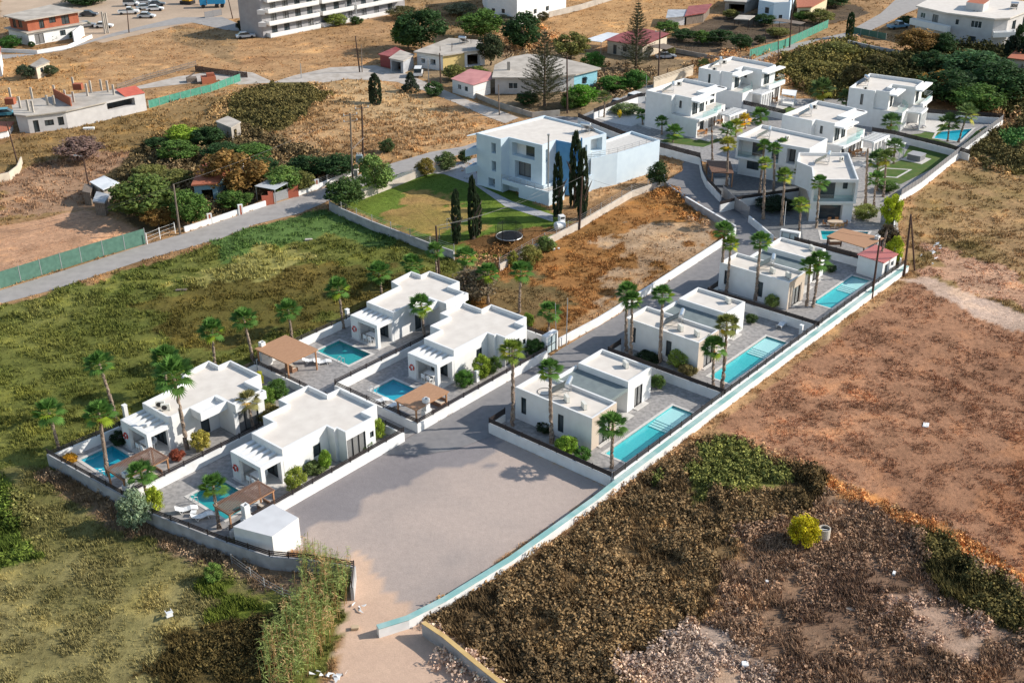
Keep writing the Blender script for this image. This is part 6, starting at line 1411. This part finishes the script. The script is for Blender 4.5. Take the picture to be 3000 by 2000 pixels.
def chair(label,loc,rz,mt=whiteP,g='white chairs at the porch tables'):
    if ('ch',mt.name) in KIDS: return dup(KIDS['ch',mt.name],label,loc,rz,g)
    r=thing('chair',label,'chair',loc,rz,g);obj('seat',M().box(-.24,-.24,.42,.24,.24,.46),mt,r);obj('backrest',M().box(-.24,.2,.463,.24,.24,.88),mt,r)
    for a in(-.2,.2):
        for b in(-.2,.2): obj('leg',M().box(a-.02,b-.02,0,a+.02,b+.02,.418),mt,r)
    KIDS['ch',mt.name]=r;return r
def table(label,loc,rz,w,d,mt,h=.74,nm='table'):
    r=thing(nm,label,'table',loc,rz);obj('tabletop',M().box(-w/2,-d/2,h-.05,w/2,d/2,h),mt,r)
    for a in(-1,1):
        for b in(-1,1): obj('leg',M().box(a*(w/2-.08)-.03,b*(d/2-.08)-.03,0,a*(w/2-.08)+.03,b*(d/2-.08)+.03,h-.053),mt,r)
    return r
vn_=['nearest villa','upper villa beside the street gate','leftmost villa','farthest porch villa']
for nme,(px,py) in zip(vn_,((826.2,1316.2),(1329.4,1026.2),(493.7,1223.2),(1151.5,915.3))):
    ox,oy=G(px,py,3.6);O=Vector((ox,oy))
    def q3(x,y,z=.06): p=O+UV*x-WV*(-y) if 0 else O+UV*x-WV*y;return (p.x,p.y,z)
    table(f'white table under the porch of the {nme}',q3(-1.5,2.0),AZ,.8,1.5,whiteP)
    chair(f'first pool side chair at the porch table of the {nme}',q3(-2.15,1.6),AZ+R(90))
    chair(f'second pool side chair at the porch table of the {nme}',q3(-2.15,2.4),AZ+R(90))
    chair(f'wall side chair at the porch table of the {nme}',q3(-.8,2.0),AZ-R(90))
    # life ring on the porch pier
    r=thing('life_ring',f'red life ring hung on the porch corner of the {nme}','life ring',q3(-2.58,3.75,1.35),AZ-R(90));m=M();n1,n2=16,6
    for i in range(n1):
        for j in range(n2):
            def pt(i,j): a=6.283*i/n1;b=6.283*j/n2;rr=.30+.08*math.cos(b);return (rr*math.cos(a),-.08*math.sin(b)-.05,rr*math.sin(a))
            m.add([pt(i,j),pt(i+1,j),pt(i+1,j+1),pt(i,j+1)],[(0,1,2,3)])
    obj('ring',m,redM,r);m=M()
    for k in range(4): a=.785+k*1.571;m.box(.3*math.cos(a)-.05,-.14,.3*math.sin(a)-.05,.3*math.cos(a)+.05,.03,.3*math.sin(a)+.05)
    obj('white_bands',m,whiteP,r)
    x,y,z=q3(-2.7,4.1);obj
# barbecue chimneys rising through the pergolas
def bbq(label,px,z,h0=0.,w=.55):
    x,y=G(*px,z);r=thing('barbecue',label,'barbecue',(x,y,0),AZ);obj('base',M().box(-.9,-.35,-.02,.9,.35,.9),white,r);obj('hood',M().box(-.45,-.3,.9,.45,.3,1.7),white,r)
    m=M();wallline(m,[(-w/2,-w/2),(w/2,-w/2)],.1,1.7,z+.35);m=M();
    for q in ((-w/2,-w/2,w/2,-w/2+.1),(-w/2,w/2-.1,w/2,w/2),(-w/2,-w/2+.1,-w/2+.1,w/2-.1),(w/2-.1,-w/2+.1,w/2,w/2-.1)): m.box(q[0],q[1],1.703,q[2],q[3],z+.45)
    obj('chimney',m,white,r);return r
bbq('white barbecue with chimney through the nearest slatted pergola',(719,1490),2.5)
bbq('white barbecue with chimney through the leftmost slatted pergola',(370,1395),2.5)
bbq('white barbecue with chimney through the reed pergola by the passage',(1248,1178),2.5)
bbq('white barbecue chimney at the far corner of the wide orange pergola',(768,1012),2.5)
bbq('white barbecue chimney at the end of the reed pergola near the red roofed shed',(2570,700),2.6)
# wicker sofas under pergolas
wick=mat('brown_wicker',(.30,.17,.11),(.20,.11,.07),9,.8)
def sofa(label,px,rz,w=1.5):
    x,y=G(*px);r=thing('wicker_sofa',label,'sofa',(x,y,.03),rz);obj('seat',M().box(-w/2,-.4,0,w/2,.4,.4),wick,r);obj('backrest',M().box(-w/2,.3,.403,w/2,.4,.8),wick,r);obj('cushion',M().box(-w/2+.08,-.36,.403,w/2-.08,.28,.5),mat('beige_cushion',(.55,.47,.38),None),r)
sofa('brown wicker sofa right of the nearest barbecue',(780,1495),AZ-R(90));sofa('brown wicker seat beside the leftmost barbecue',(455,1395),AZ-R(90));sofa('brown wicker seat by the reed pergola and the street wall',(1285,1185),AZ-R(90));sofa('striped wooden bench under the wide orange pergola',(855,1085),AZ+R(90),1.2)
sofa('low lounge seat under the pergola near the red roofed shed',(2445,715),R(0),1.6)
# pool ladders
def ladder(label,p,rz):
    if 'lad' in KIDS: return dup(KIDS['lad'],label,p,rz,'steel pool ladders')
    r=thing('pool_ladder',label,'pool ladder',p,rz,'steel pool ladders')
    for s in(-.25,.25): obj('rail',M().tube([(-.5,s,0),(-.45,s,.6),(-.2,s,.85),(.1,s,.7),(.15,s,-.5)],.03,6),galv,r)
    for k in range(3): obj('rung',M().tube([(.14,-.25,-.1-.2*k),(.14,.25,-.1-.2*k)],.025,6),galv,r)
    KIDS['lad']=r;return r
ladder('pool ladder at the pool nearest the camera',(*FW(-7.3,-3.6),.06),AZ);ladder('pool ladder of the leftmost pool',(*FW(-10.3,-13.6),.06),AZ);ladder('pool ladder at the pool of the wide orange pergola',(*FW(19.0,-13.3),.06),AZ);ladder('pool ladder at the deep blue pool near the passage',(*FW(16.7,-5.8),.06),AZ)
# dining sets
tk=mat('orange_teak',(.48,.24,.10),(.38,.18,.075),5,.7)
x,y=G(2445,663);r=thing('dining_table','oval wooden dining table before the dark garage of the tall white house','table',(x,y,.03),0)
obj('tabletop',M().prism([(1.1*math.cos(6.283*k/18),.55*math.sin(6.283*k/18)) for k in range(18)],.7,.75),mat('pale_table_top',(.58,.46,.34),None),r)
for a in(-.7,.7):
    for b in(-.3,.3): obj('leg',M().box(a-.03,b-.03,0,a+.03,b+.03,.697),tk,r)
for k,(dx,dy,rz,l) in enumerate([(-.6,-.95,180,'orange chair at the front left of the oval dining table'),(.1,-.95,180,'orange chair at the front middle of the oval dining table'),(.7,-.9,180,'orange chair at the front right of the oval dining table'),(-1.45,0,90,'orange chair at the left end of the oval dining table'),(1.45,0,-90,'orange chair at the right end of the oval dining table'),(-.5,.95,0,'orange chair at the back left of the oval dining table'),(.5,.95,0,'orange chair at the back right of the oval dining table')]):
    chair(l,(x+dx,y+dy,.03),R(rz),tk,'orange chairs of the dining sets')
def dset(px,l,z=.15,rz=.6):
    x,y=G(*px,z);table(f'orange wooden table {l}',(x,y,z),rz,1.6,.9,tk)
    for k in range(4):
        a=rz+[0,1.57,3.14,4.71][k];chair(f'{("right","rear","left","front")[k]} chair {l}',(x+math.cos(a)*1.15,y+math.sin(a)*1.0,z),a-R(90),tk,'orange chairs of the dining sets')
dset((2098,365),'on the leftmost two storey villa terrace under the pergola');dset((2052,395),'at the open corner of the leftmost two storey villa terrace');dset((2260,300),'on the rearmost two storey villa terrace');dset((2510,455),'beside the middle two storey villa pergola',rz=.9);dset((2680,350),'in front of the far right two storey villa')
cube('white service box on a post inside the nearest villa street fence',(884,1438),.45,.3,1.2,whiteP,'service_box','box',az=AZ)
cube('white service box inside the street fence of the upper villa',(1398,1118),.45,.3,1.3,whiteP,'service_box','box',az=AZ)
cube('white pillar behind the leftmost villa porch',(370,1222),.4,.4,1.4,white,'pillar','pillar',az=AZ)
cube('white pillar behind the farthest porch villa porch',(1019,938),.4,.4,1.4,white,'pillar','pillar',az=AZ)
cube('white post at the corner of the middle lap pool fence',(2345,985),.35,.35,1.4,white,'pillar','pillar',az=AZ)
# ---------------- cars ----------------
def car(label,loc,rz,col,kind='sedan',g='parked cars'):
    cm=mat('car_paint_'+('_'.join(str(int(c*99)) for c in col)),col,None,rough=.3,spec=.5);r=thing('parked_'+('pickup' if kind=='pickup' else 'van' if kind=='van' else 'car'),label,'van' if kind=='van' else 'pickup' if kind=='pickup' else 'car',loc,rz,g)
    L,Wd,H=dict(sedan=(4.4,1.75,1.42),suv=(4.6,1.85,1.7),pickup=(5.2,1.85,1.75),van=(4.0,1.7,1.85))[kind];h=Wd/2;zb=.75 if kind!='suv' else .9
    x=L/2
    side={'sedan':[(-x,.35),(-x,.78),(-x+.5,.86),(x-1.1,.86),(x-.1,.68),(x,.35)],'suv':[(-x,.4),(-x,1.0),(x-1.1,.98),(x-.1,.82),(x,.4)],'pickup':[(-x,.45),(-x,1.0),(x-1.2,1.0),(x-.1,.9),(x,.45)],'van':[(-x,.4),(-x,1.0),(x-.7,.98),(x,.75),(x,.4)]}[kind]
    def ext(pf,w0,w1=None):
        m=M();n=len(pf);w1=w1 or w0
        m.add([(a,-w0,b) for a,b in pf]+[(a,w0,b) for a,b in pf],[tuple(range(n)),tuple(range(2*n-1,n-1,-1))]+[(i,i+n,(i+1)%n+n,(i+1)%n) for i in range(n)]);return m
    obj('body',ext(side,h),cm,r)
    zt=H;zc=side[1][1]+.05 if kind!='sedan' else .86
    cab={'sedan':[(-x+.45,zc),(-x+1.1,zt),(x-1.9,zt),(x-1.15,zc)],'suv':[(-x+.08,zc-.06),(-x+.35,zt),(x-2.0,zt),(x-1.25,zc-.06)],'pickup':[(-.55,zc-.06),(-.35,zt),(x-2.0,zt),(x-1.35,zc-.06)],'van':[(-x+.05,zc-.06),(-x+.15,zt),(x-1.3,zt),(x-.75,zc-.06)]}[kind]
    obj('windows',ext(cab,h-.12),glassM,r)
    rf=[(a,b) for a,b in cab if b==zt];m=M();m.box(rf[0][0]-.05,-h+.13,zt-.03,rf[1][0]+.05,h-.13,zt+.03);obj('roof',m,cm,r)
    if kind=='pickup': obj('cargo_bed',M().box(-x+.12,-h+.12,.9,-.6,h-.12,1.01),blackM,r)
    for a in (-x+.85,x-.85):
        for b in(-h,h): obj('wheel',M().tube([(a,b-.1,.33),(a,b+.1,.33)],.33,12),blackM,r)
    for b in(-h+.3,h-.3): obj('headlight',M().box(x-.08,b-.18,.55,x+.02,b+.18,.7),whiteP,r)
    return r
WC=(.78,.78,.77);SC=(.45,.47,.48);
for px,rz,c,k,l in [((1866,296),50,WC,'suv','white suv parked beside the white wall of the first villa'),((1813,312),50,(.35,.36,.37),'sedan','grey sedan parked in front of the white suv'),((1950,172),10,(.30,.33,.38),'sedan','grey blue car under the slatted carport'),((2630,84),20,(.18,.36,.52),'pickup','blue pickup in the paved yard of the apartment house'),((1226,222),90,WC,'van','old white open backed van beside the pink roofed shed'),((378,42),10,WC,'pickup','white pickup in the upper left car park'),((430,53),0,(.6,.62,.63),'sedan','silver estate car right of the white pickup'),((455,32),10,WC,'sedan','white sedan behind the silver estate car'),((425,28),25,SC,'sedan','grey old car left of the white sedan'),((385,18),5,WC,'van','white van body at the back of the car park'),((425,12),10,SC,'sedan','grey green car behind the old grey one'),((460,18),10,(.10,.11,.13),'sedan','dark car behind the white sedan'),((305,82),5,WC,'sedan','white car beside the concrete columns left'),((255,80),20,(.25,.25,.26),'sedan','dark wreck beside the white car'),((20,340),15,(.10,.30,.36),'sedan','teal car at the left edge by the column house'),((262,48),0,(.06,.06,.07),'sedan','black wrecked car on the earth bank'),((720,112),20,(.5,.55,.6),'sedan','pale car at the foot of the apartment house')]:
    x,y=G(*px);car(l,(x,y,.02),R(rz),c,k)
# lorry and digger at the top edge
x,y=G(622,22);r=thing('truck','bright blue tipper truck at the top edge','truck',(x,y,0),R(10));bl=mat('blue_truck_paint',(.03,.28,.52),None,rough=.5);obj('cab',M().box(-3,-1.1,.7,-1.3,1.1,2.6),bl,r);obj('tipper_body',M().box(-1.1,-1.2,1.0,3.4,1.2,2.3),bl,r);obj('windscreen',M().box(-3.03,-.9,1.7,-2.9,.9,2.4),glassM,r)
for a in(-2.2,1.2,2.6):
    for b in(-1.1,1.1): obj('wheel',M().tube([(a,b-.15,.5),(a,b+.15,.5)],.5,12),blackM,r)
x,y=G(550,12);r=thing('excavator','yellow orange digger at the top edge left of the blue truck','excavator',(x,y,0),R(-20));ye=mat('digger_yellow',(.62,.32,.03),None,rough=.5);obj('cab',M().box(-1,-1,.9,1.2,1,2.7),ye,r);obj('boom',M().bar((1,0,1.6),(3,0,3.4),.3).bar((3,0,3.4),(4.2,0,1.2),.25),ye,r);obj('bucket',M().box(3.8,-.4,.6,4.6,.4,1.3),ye,r);obj('tracks',M().box(-1.6,-1.2,0,1.6,1.2,.85),blackM,r)
wall('dark scrap metal gate panel standing on the yard',[(601,54),(650,45)],0,fence='slats',fh=1.5,fm=mat('grey_gate_metal',(.2,.2,.2)),name='metal_gate',cat='gate')
# ---------------- poles and wires ----------------
HEAD={}
def pole(key,base,top,label,r0=.14,mt=poleM,arms=0,lamp=False,name='utility_pole',cat='utility pole'):
    f,h=T3(base,top);HEAD[key]=h;r=thing(name,label,cat,f,0);d=h-f;obj('shaft',M().tube([(0,0,-.1),tuple(d)],[r0,r0*.7],8),mt,r)
    for k in range(arms):
        z=d.z-.3-k*.9;c=Vector((d.x*z/d.z,0,z));obj('crossarm',M().bar(c+Vector((-1.0,-.5,0)),c+Vector((1.0,.5,0)),.12),rawood,r)
        m=M()
        for s in(-.9,0,.9): q=c+Vector((s,s*.5,.06));m.tube([q,q+Vector((0,0,.22))],.05,6)
        obj('insulator',m.__class__().tube([c+Vector((-.9,-.45,.06)),c+Vector((-.9,-.45,.3))],.06,6),whiteP,r);obj('insulator',M().tube([c+Vector((.9,.45,.06)),c+Vector((.9,.45,.3))],.06,6),whiteP,r)
    if lamp: obj('lamp_head',M().bar(d+Vector((0,0,-.05)),d+Vector((-1.0,-.2,.15)),.05).box(d.x-1.35,d.y-.32,d.z+.05,d.x-.9,d.y-.1,d.z+.2),galv,r)
    return r
pole('a',(53,483),(20,362),'leaning dark power pole at the left edge below the column house')
pole('b',(263,558),(243,457),'dark pole with small lamp in the left dry field',lamp=True)
pole('c',(528,687),(508,540),'weathered power pole at the white tube gate',.16,rawood)
pole('d',(512,652),(499,585),'thin dark pole among the orange leaved trees',.08)
tp=pole('e',(1034,560),(1026,332),'left, taller one of the twin transformer poles',.17,rawood,2)
tp2=pole('f',(1065,525),(1060,312),'right one of the twin transformer poles',.17,poleM,1)
pole('g',(1054,212),(1041,106),'tall dark pole in the field beside the concrete track',.15)
pole('h',(1061,212),(1058,132),'shorter grey pole right beside the tall dark one',.12,rawood)
pole('i',(1292,274),(1288,156),'dark rusty pole before the yellow house porch',.16)
pole('j',(1257,275),(1254,172),'grey pole with lamp arm left of the rusty pole',.12,galv,lamp=True)
pole('k',(1463,337),(1460,248),'brown grey pole at the wall below the light blue house',.12,rawood)
pole('l',(1662,332),(1661,166),'tall wooden pole right of the largest norfolk pine',.17)
pole('m',(1928,252),(1934,88),'wooden pole with three insulators behind the first villa',.17,poleM,1)
pole('n',(2313,140),(2322,-5),'tall dark pole above the green net fence',.17)
pole('o',(2280,182),(2280,106),'thin pole at the road bend beside the green net fence',.12)
pole('p',(2243,128),(2243,82),'thin pole inside the vegetable garden',.1)
pole('q',(1953,236),(1956,200),'short brown post on the balustrade wall',.12)
pole('r',(1697,672),(1706,517),'wooden pole in front of the cypress by the stone wall',.16)
pole('s',(1286,802),(1277,662),'dark wooden pole beside the palm behind the farthest porch villa',.17)
pole('t',(2648,810),(2669,628),'left leg of the leaning double pole by the field corner',.17)
pole('u',(2680,792),(2669,628),'right leg of the leaning double pole by the field corner',.13)
pole('v',(2554,874),(2578,698),'dark pole outside the end of the lap pool wall',.15)
pole('w',(682,55),(668,-5),'dark pole left of the long apartment house',.14)
pole('x',(378,96),(372,30),'dark pole at the bend of the village road',.14)
pole('y',(130,70),(128,45),'thin pipe on the brick house roof',.06,galv) if 0 else None
pole('z',(883,230),(880,186),'short grey pole at the concrete track',.1,galv)
pole('A',(1659,1012),(1663,873),'slim grey lamp mast on the street wall beside the gate portal',.06,galv,name='lamp_mast',cat='lamp post')
pole('B',(1629,982),(1627,888),'thin grey mast behind the gate portal',.05,galv,name='mast',cat='mast')
pole('C',(2297,662),(2303,590),'thin white flagpole in the drive of the tall palms',.05,whiteP,name='mast',cat='mast')
pole('D',(1870,257),(1870,225),'lamp post beside the clipped hedge',.06,galv,name='lamp_post',cat='lamp post')
pole('E',(1894,268),(1894,222),'grey post right of the white suv',.07,galv,name='lamp_post',cat='lamp post')
for i,(b,t,l) in enumerate([((318,98),(308,38),'right one of the concrete columns beside the village road'),((308,100),(300,35),'middle one of the concrete columns beside the village road'),((312,96),(296,40),'left one of the concrete columns beside the village road')]):
    f,h=T3(b,t);r=thing('concrete_column',l,'column',f,0,'three bare concrete columns at the village road');obj('column',M().box(-.18,-.18,-.1,.18,.18,h.z),concL,r)
# transformer platform
a=HEAD['e'];b=HEAD['f'];fa=Vector((a.x,a.y,0))
r=thing('transformer','grey pole mounted transformer between the twin poles','transformer',((a.x+b.x)/2,(a.y+b.y)/2,0),0);za=T3((1034,560),(1030,505))[1].z
zt=T3((1034,560),(1034,492))[1].z
dd=Vector((b.x-a.x,b.y-a.y,0));obj('tank',M().box(-.5,-.35,zt,.5,.35,zt+1.1),mat('transformer_grey_blue',(.22,.28,.29),None,rough=.5),r);obj('lower_cabinet',M().box(-1.0,-.3,zt-2.2,-.4,.3,zt-1.2),concL,r)
obj('platform_beam',M().bar(Vector((0,0,zt-.1))-dd/2,Vector((0,0,zt-.1))+dd/2,.18),rawood,r);obj('platform_beam',M().bar(Vector((0,0,zt+3))-dd/2,Vector((0,0,zt+3))+dd/2,.12),rawood,r)
m=M()
for k in range(3): m.tube([(-.3+.3*k,0,zt+1.1),(-.3+.3*k,0,zt+1.45)],.06,6)
obj('bushings',m,whiteP,r) if 0 else [obj('bushing',M().tube([(-.3+.3*k,0,zt+1.1),(-.3+.3*k,0,zt+1.45)],.06,6),whiteP,r) for k in range(3)]
wireM=mat('cable_black',(.05,.045,.045),None);wireL=mat('cable_grey',(.25,.24,.23),None)
def wire(a,b,label,sag=.04,rad=.022,mt=wireM):
    a=Vector(a);b=Vector(b);L=(b-a).length;pts=[a.lerp(b,t/14)-Vector((0,0,4*sag*L*(t/14)*(1-t/14)))for t in range(15)];m=M();m.tube([p-a for p in pts],rad*.55,4,cap=False)
    o=obj('cable',m,mt);o.location=a;tag(o,label,'cable','overhead cables')
H_=HEAD;dn=lambda k,z:H_[k]-Vector((0,0,z))
wire(dn('c',.1),Vector((*G(0,900,8),8)),'cable from the weathered power pole to the lower left edge',.01,.025,wireL) if 0 else None
wire(H_['c'],H_['e'],'light cable between the weathered gate pole and the transformer poles',.02,.025,wireL)
wire(dn('c',.4),Vector((*G(-100,720,6),6)),'long cable from the gate pole over the plowed plot',.02,.025)
wire(dn('c',.2),Vector((*G(-100,700,8),8)),'upper cable from the gate pole over the plowed plot',.02,.025)
wire(dn('e',3.0),H_['s'],'cable from the transformer poles to the dark pole by the palms',.02)
wire(dn('f',3.5),Vector((-5.2,170.4,5.2)),'cable from the transformer poles to the blue house corner',.03)
wire(H_['s'],Vector((5.5,161.2,3)),'light cable from the dark pole to the blue house terrace',.03,.025,wireL)
wire(H_['r'],H_['s'],'light cable across the lawn between two wooden poles',.03,.025,wireL)
wire(H_['r'],Vector((30.5,142,6)),'cable from the cypress pole over the dry lot towards the palms',.03)
wire(H_['f'],H_['l'],'long cable over the dry field to the tall wooden pole',.02)
wire(H_['e'],H_['k'],'long cable over the dry field to the pole at the lane',.02)
wire(H_['l'],H_['m'],'cable between the tall wooden pole and the insulator pole',.02)
wire(H_['m'],H_['n'],'cable from the insulator pole to the pole above the green net fence',.02)
wire(dn('m',.5),H_['o'],'cable from the insulator pole to the thin road bend pole',.02)
wire(H_['a'],H_['b'],'cable between the two left hand field poles',.03)
wire(H_['b'],Vector((*G(330,535,2.4),2.4)),'cable from the lamp pole to the tin roofed shed',.03)
wire(H_['t'],Vector((*G(3060,860,3),3)),'cable from the leaning double pole to the right edge',.02)
wire(H_['t'],H_['v'],'cable between the leaning double pole and the pole at the pool wall',.02)
wire(H_['v'],Vector((36.5,143,5)),'cable from the pool wall pole to the palms of the tall white house',.03)
wire(H_['z'],H_['i'],'thin cable from the short grey pole to the rusty pole',.03)
# ---------------- loose things ----------------
x,y=G(2412,1580);r=thing('well_ring','pale concrete well ring with dark top in the dry scrub','well ring',(x,y,0),0);m=M();n=20
oc=lambda rr,z:[(rr*math.cos(6.283*k/n),rr*math.sin(6.283*k/n),z) for k in range(n)]
m.add(oc(.5,-.1)+oc(.5,1.2)+oc(.42,1.2)+oc(.42,.9),[(k,(k+1)%n,n+(k+1)%n,n+k) for k in range(n)]+[(n+k,n+(k+1)%n,2*n+(k+1)%n,2*n+k) for k in range(n)]+[(2*n+k,2*n+(k+1)%n,3*n+(k+1)%n,3*n+k) for k in range(n)]);obj('ring',m,mat('pale_sand_render',(.5,.5,.5)),r);obj('dark_lid',M().add(oc(.42,1.0),[tuple(range(n))]),blackM,r);obj('crossbar',M().bar((-.42,.1,1.05),(.42,-.1,1.05),.06),whiteP,r)
x,y=G(494,1800);r=thing('garden_chair','white plastic chair lying tipped over in the weedy field','chair',(x,y,.25),R(30));r.rotation_euler=(R(75),0,R(30));obj('seat',M().box(-.25,-.25,.38,.25,.25,.42),whiteP,r);obj('backrest',M().box(-.25,.2,.42,.25,.25,.85),whiteP,r)
for a in(-.22,.22):
    for b in(-.22,.22): obj('leg',M().box(a-.03,b-.03,0,a+.03,b+.03,.378),whiteP,r)
def junk(label,px,w,d,h,mt,name,cat,rz=0):
    x,y=G(*px);r=thing(name,label,cat,(x,y,.05),R(rz));rg=random.Random(px[0]);m=M();m.add([(a*w/2*rg.uniform(.8,1.1),b*d/2*rg.uniform(.8,1.1),z) for z in(0,h) for a,b in((-1,-1),(1,-1),(1,1),(-1,1))],[(0,3,2,1),(4,5,6,7),(0,1,5,4),(1,2,6,5),(2,3,7,6),(3,0,4,7)]);obj('body',m,mt,r);return r
junk('white sheet of board lying on the reddish dry field',(2712,1246),.55,.95,.06,whiteP,'board','board',-25)
junk('small white jug lying in the scrub below the well ring',(2618,1684),.25,.4,.25,whiteP,'jug','jug',-30)
junk('pale curved plastic piece in the lower right scrub',(2753,1760),.12,.5,.1,whiteP,'plastic_piece','litter',20)
junk('grey flat slab in the lower right bare patch',(2495,1785),.9,.4,.06,concL,'slab','slab',-10)
junk('crumpled white litter in the bottom scrub',(2182,1950),.5,.5,.25,whiteP,'litter','litter',0)
junk('white litter scrap left in the scrub of the right side',(2246,1707),.25,.25,.2,whiteP,'litter','litter',0)
junk('wooden fruit crate lying at the edge of the bare track',(1040,1842),.6,.4,.22,mat('crate_wood',(.5,.38,.25),None),'wooden_crate','crate',5)
junk('pale pallet board lying in the green field',(532,851),1.4,.5,.12,rawood,'pallet','pallet',5)
junk('pale plastic crate lying in the tall grass below the lawn wall',(904,704),1.0,.5,.15,concL,'plastic_crate','crate',5)
junk('white overturned trough on the field below the column house',(262,380),1.9,.7,.35,whiteP,'trough','trough',10)
junk('white plastic bag in the dry lot left piece',(1622,734),.4,.35,.25,whiteP,'plastic_bag','litter')
junk('white plastic bag in the dry lot right piece',(1637,731),.3,.25,.2,whiteP,'plastic_bag','litter')
rgj=random.Random(4)
for k in range(14):
    px=(2735+rgj.gauss(0,16),735+rgj.gauss(0,12));x,y=G(*px);o=obj('rubble_piece',M().add([(rgj.uniform(-.4,.4),rgj.uniform(-.4,.4),rgj.uniform(0,.3)) for _ in range(4)],[(0,1,2),(0,2,3),(0,3,1),(1,3,2)]),whiteP);o.location=(x,y,.05);tag(o,'white rubble piece in the heap beside the leaning double pole','rubble','white rubble heap beside the leaning double pole')
for k in range(16):
    px=(960+rgj.gauss(0,45),1985+rgj.gauss(0,10)) if k<12 else (1050+rgj.gauss(0,12),1800+rgj.gauss(0,14));x,y=G(*px);o=obj('rubble_piece',M().add([(rgj.uniform(-.3,.3),rgj.uniform(-.3,.3),rgj.uniform(0,.25)) for _ in range(4)],[(0,1,2),(0,2,3),(0,3,1),(1,3,2)]),whiteP);o.location=(x,y,.05);tag(o,'pale rubble piece at the bottom edge of the bare track','rubble','pale rubble along the bare track')
# red brick pile / machinery in the fenced yard
x,y=G(615,242);r=thing('brick_stack','stack of red bricks beside scrap in the fenced yard','brick stack',(x,y,0),R(20));obj('bricks',M().box(-1.6,-1,0,1.2,1,1.3),brickM,r);obj('top_bricks',M().box(-.5,-.6,1.303,1,.6,1.9),brickM,r)
x,y=G(562,240);r=thing('scrap_heap','dark heap of scrap left of the red bricks','scrap heap',(x,y,0),R(20));obj('scrap',M().box(-1,-.8,0,1,.8,.9).bar((-.8,0,.9),(.9,.3,1.7),.2),rawood,r)
# lawn toys
x,y=G(1492,705);r=thing('trampoline','round trampoline with dark safety net on the lawn','trampoline',(x,y,0),0);n=20
m=M().add(oc(1.7,.7),[tuple(range(n))]);obj('jumping_mat',m,blackM,r);m=M();m.tube([(1.8*math.cos(6.283*k/n),1.8*math.sin(6.283*k/n),.72) for k in range(n+1)],.06,6,cap=False);obj('rim',m,galv,r)
for k in range(6): a=6.283*k/6;obj('pole',M().tube([(1.85*math.cos(a),1.85*math.sin(a),0),(1.85*math.cos(a),1.85*math.sin(a),2.3)],.03,6),blackM,r)
nm=M().add(oc(1.8,.75)+oc(1.7,2.3),[(k,(k+1)%n,n+(k+1)%n,n+k) for k in range(n)])
def netmat():
    m=bpy.data.materials.new('thin_black_net');m.use_nodes=True;t=m.node_tree;b=t.nodes['Principled BSDF'];b.inputs['Base Color'].default_value=(.02,.02,.025,1);b.inputs['Alpha'].default_value=.4;return m
obj('safety_net',nm,netmat(),r)
x,y=G(1640,672);r=thing('water_tank','white round water tank on its side near the stone wall','water tank',(x,y,0),R(30));obj('tank',M().tube([(-.75,0,.6),(-.65,0,.6),(.65,0,.6),(.75,0,.6)],[.35,.6,.6,.35],14),whiteP,r);obj('stand',M().box(-.5,-.4,0,.5,.4,.12),concM,r)
x,y=G(1645,660);r=thing('white_fridge','white upright metal cabinet behind the round water tank','cabinet',(x,y,0),R(20));obj('body',M().box(-.4,-.4,0,.4,.4,1.5),whiteP,r);obj('vent',M().box(-.3,-.42,1.1,.3,-.403,1.35),blackM,r)
def goal(px,l,w=1.6,h=1.6,rz=.5):
    x,y=G(*px);r=thing('swing_frame',l,'swing frame',(x,y,0),rz);obj('post',M().bar((-w/2,0,0),(-w/2,0,h),.07),galv,r);obj('post',M().bar((w/2,0,0),(w/2,0,h),.07),galv,r);obj('top_bar',M().bar((-w/2,0,h),(w/2,0,h),.07),galv,r)
goal((1325,670),'white goal like frame left of the slim cypress');goal((1363,680),'white frame between the slim cypress and the twin cypresses');goal((1305,695),'light swing frame at the lower lawn edge beside the dark pole',1.8,1.4)
r=thing('hose_ring','black hose ring lying on the nearest stone fronted villa roof','hose',(*FE(1.6,-7.0),3.26),0);m=M();m.tube([(.75*math.cos(6.283*k/24),.75*math.sin(6.283*k/24),.03) for k in range(25)],.025,5,cap=False);obj('hose',m,blackM,r)
build_scrub()
build_grass()
for o in bpy.data.objects:
    if o.parent is None and o.type in('MESH','EMPTY') and 'kind' not in o and 'category' not in o: print('UNTAGGED',o.name)
print('objects',len(bpy.data.objects))
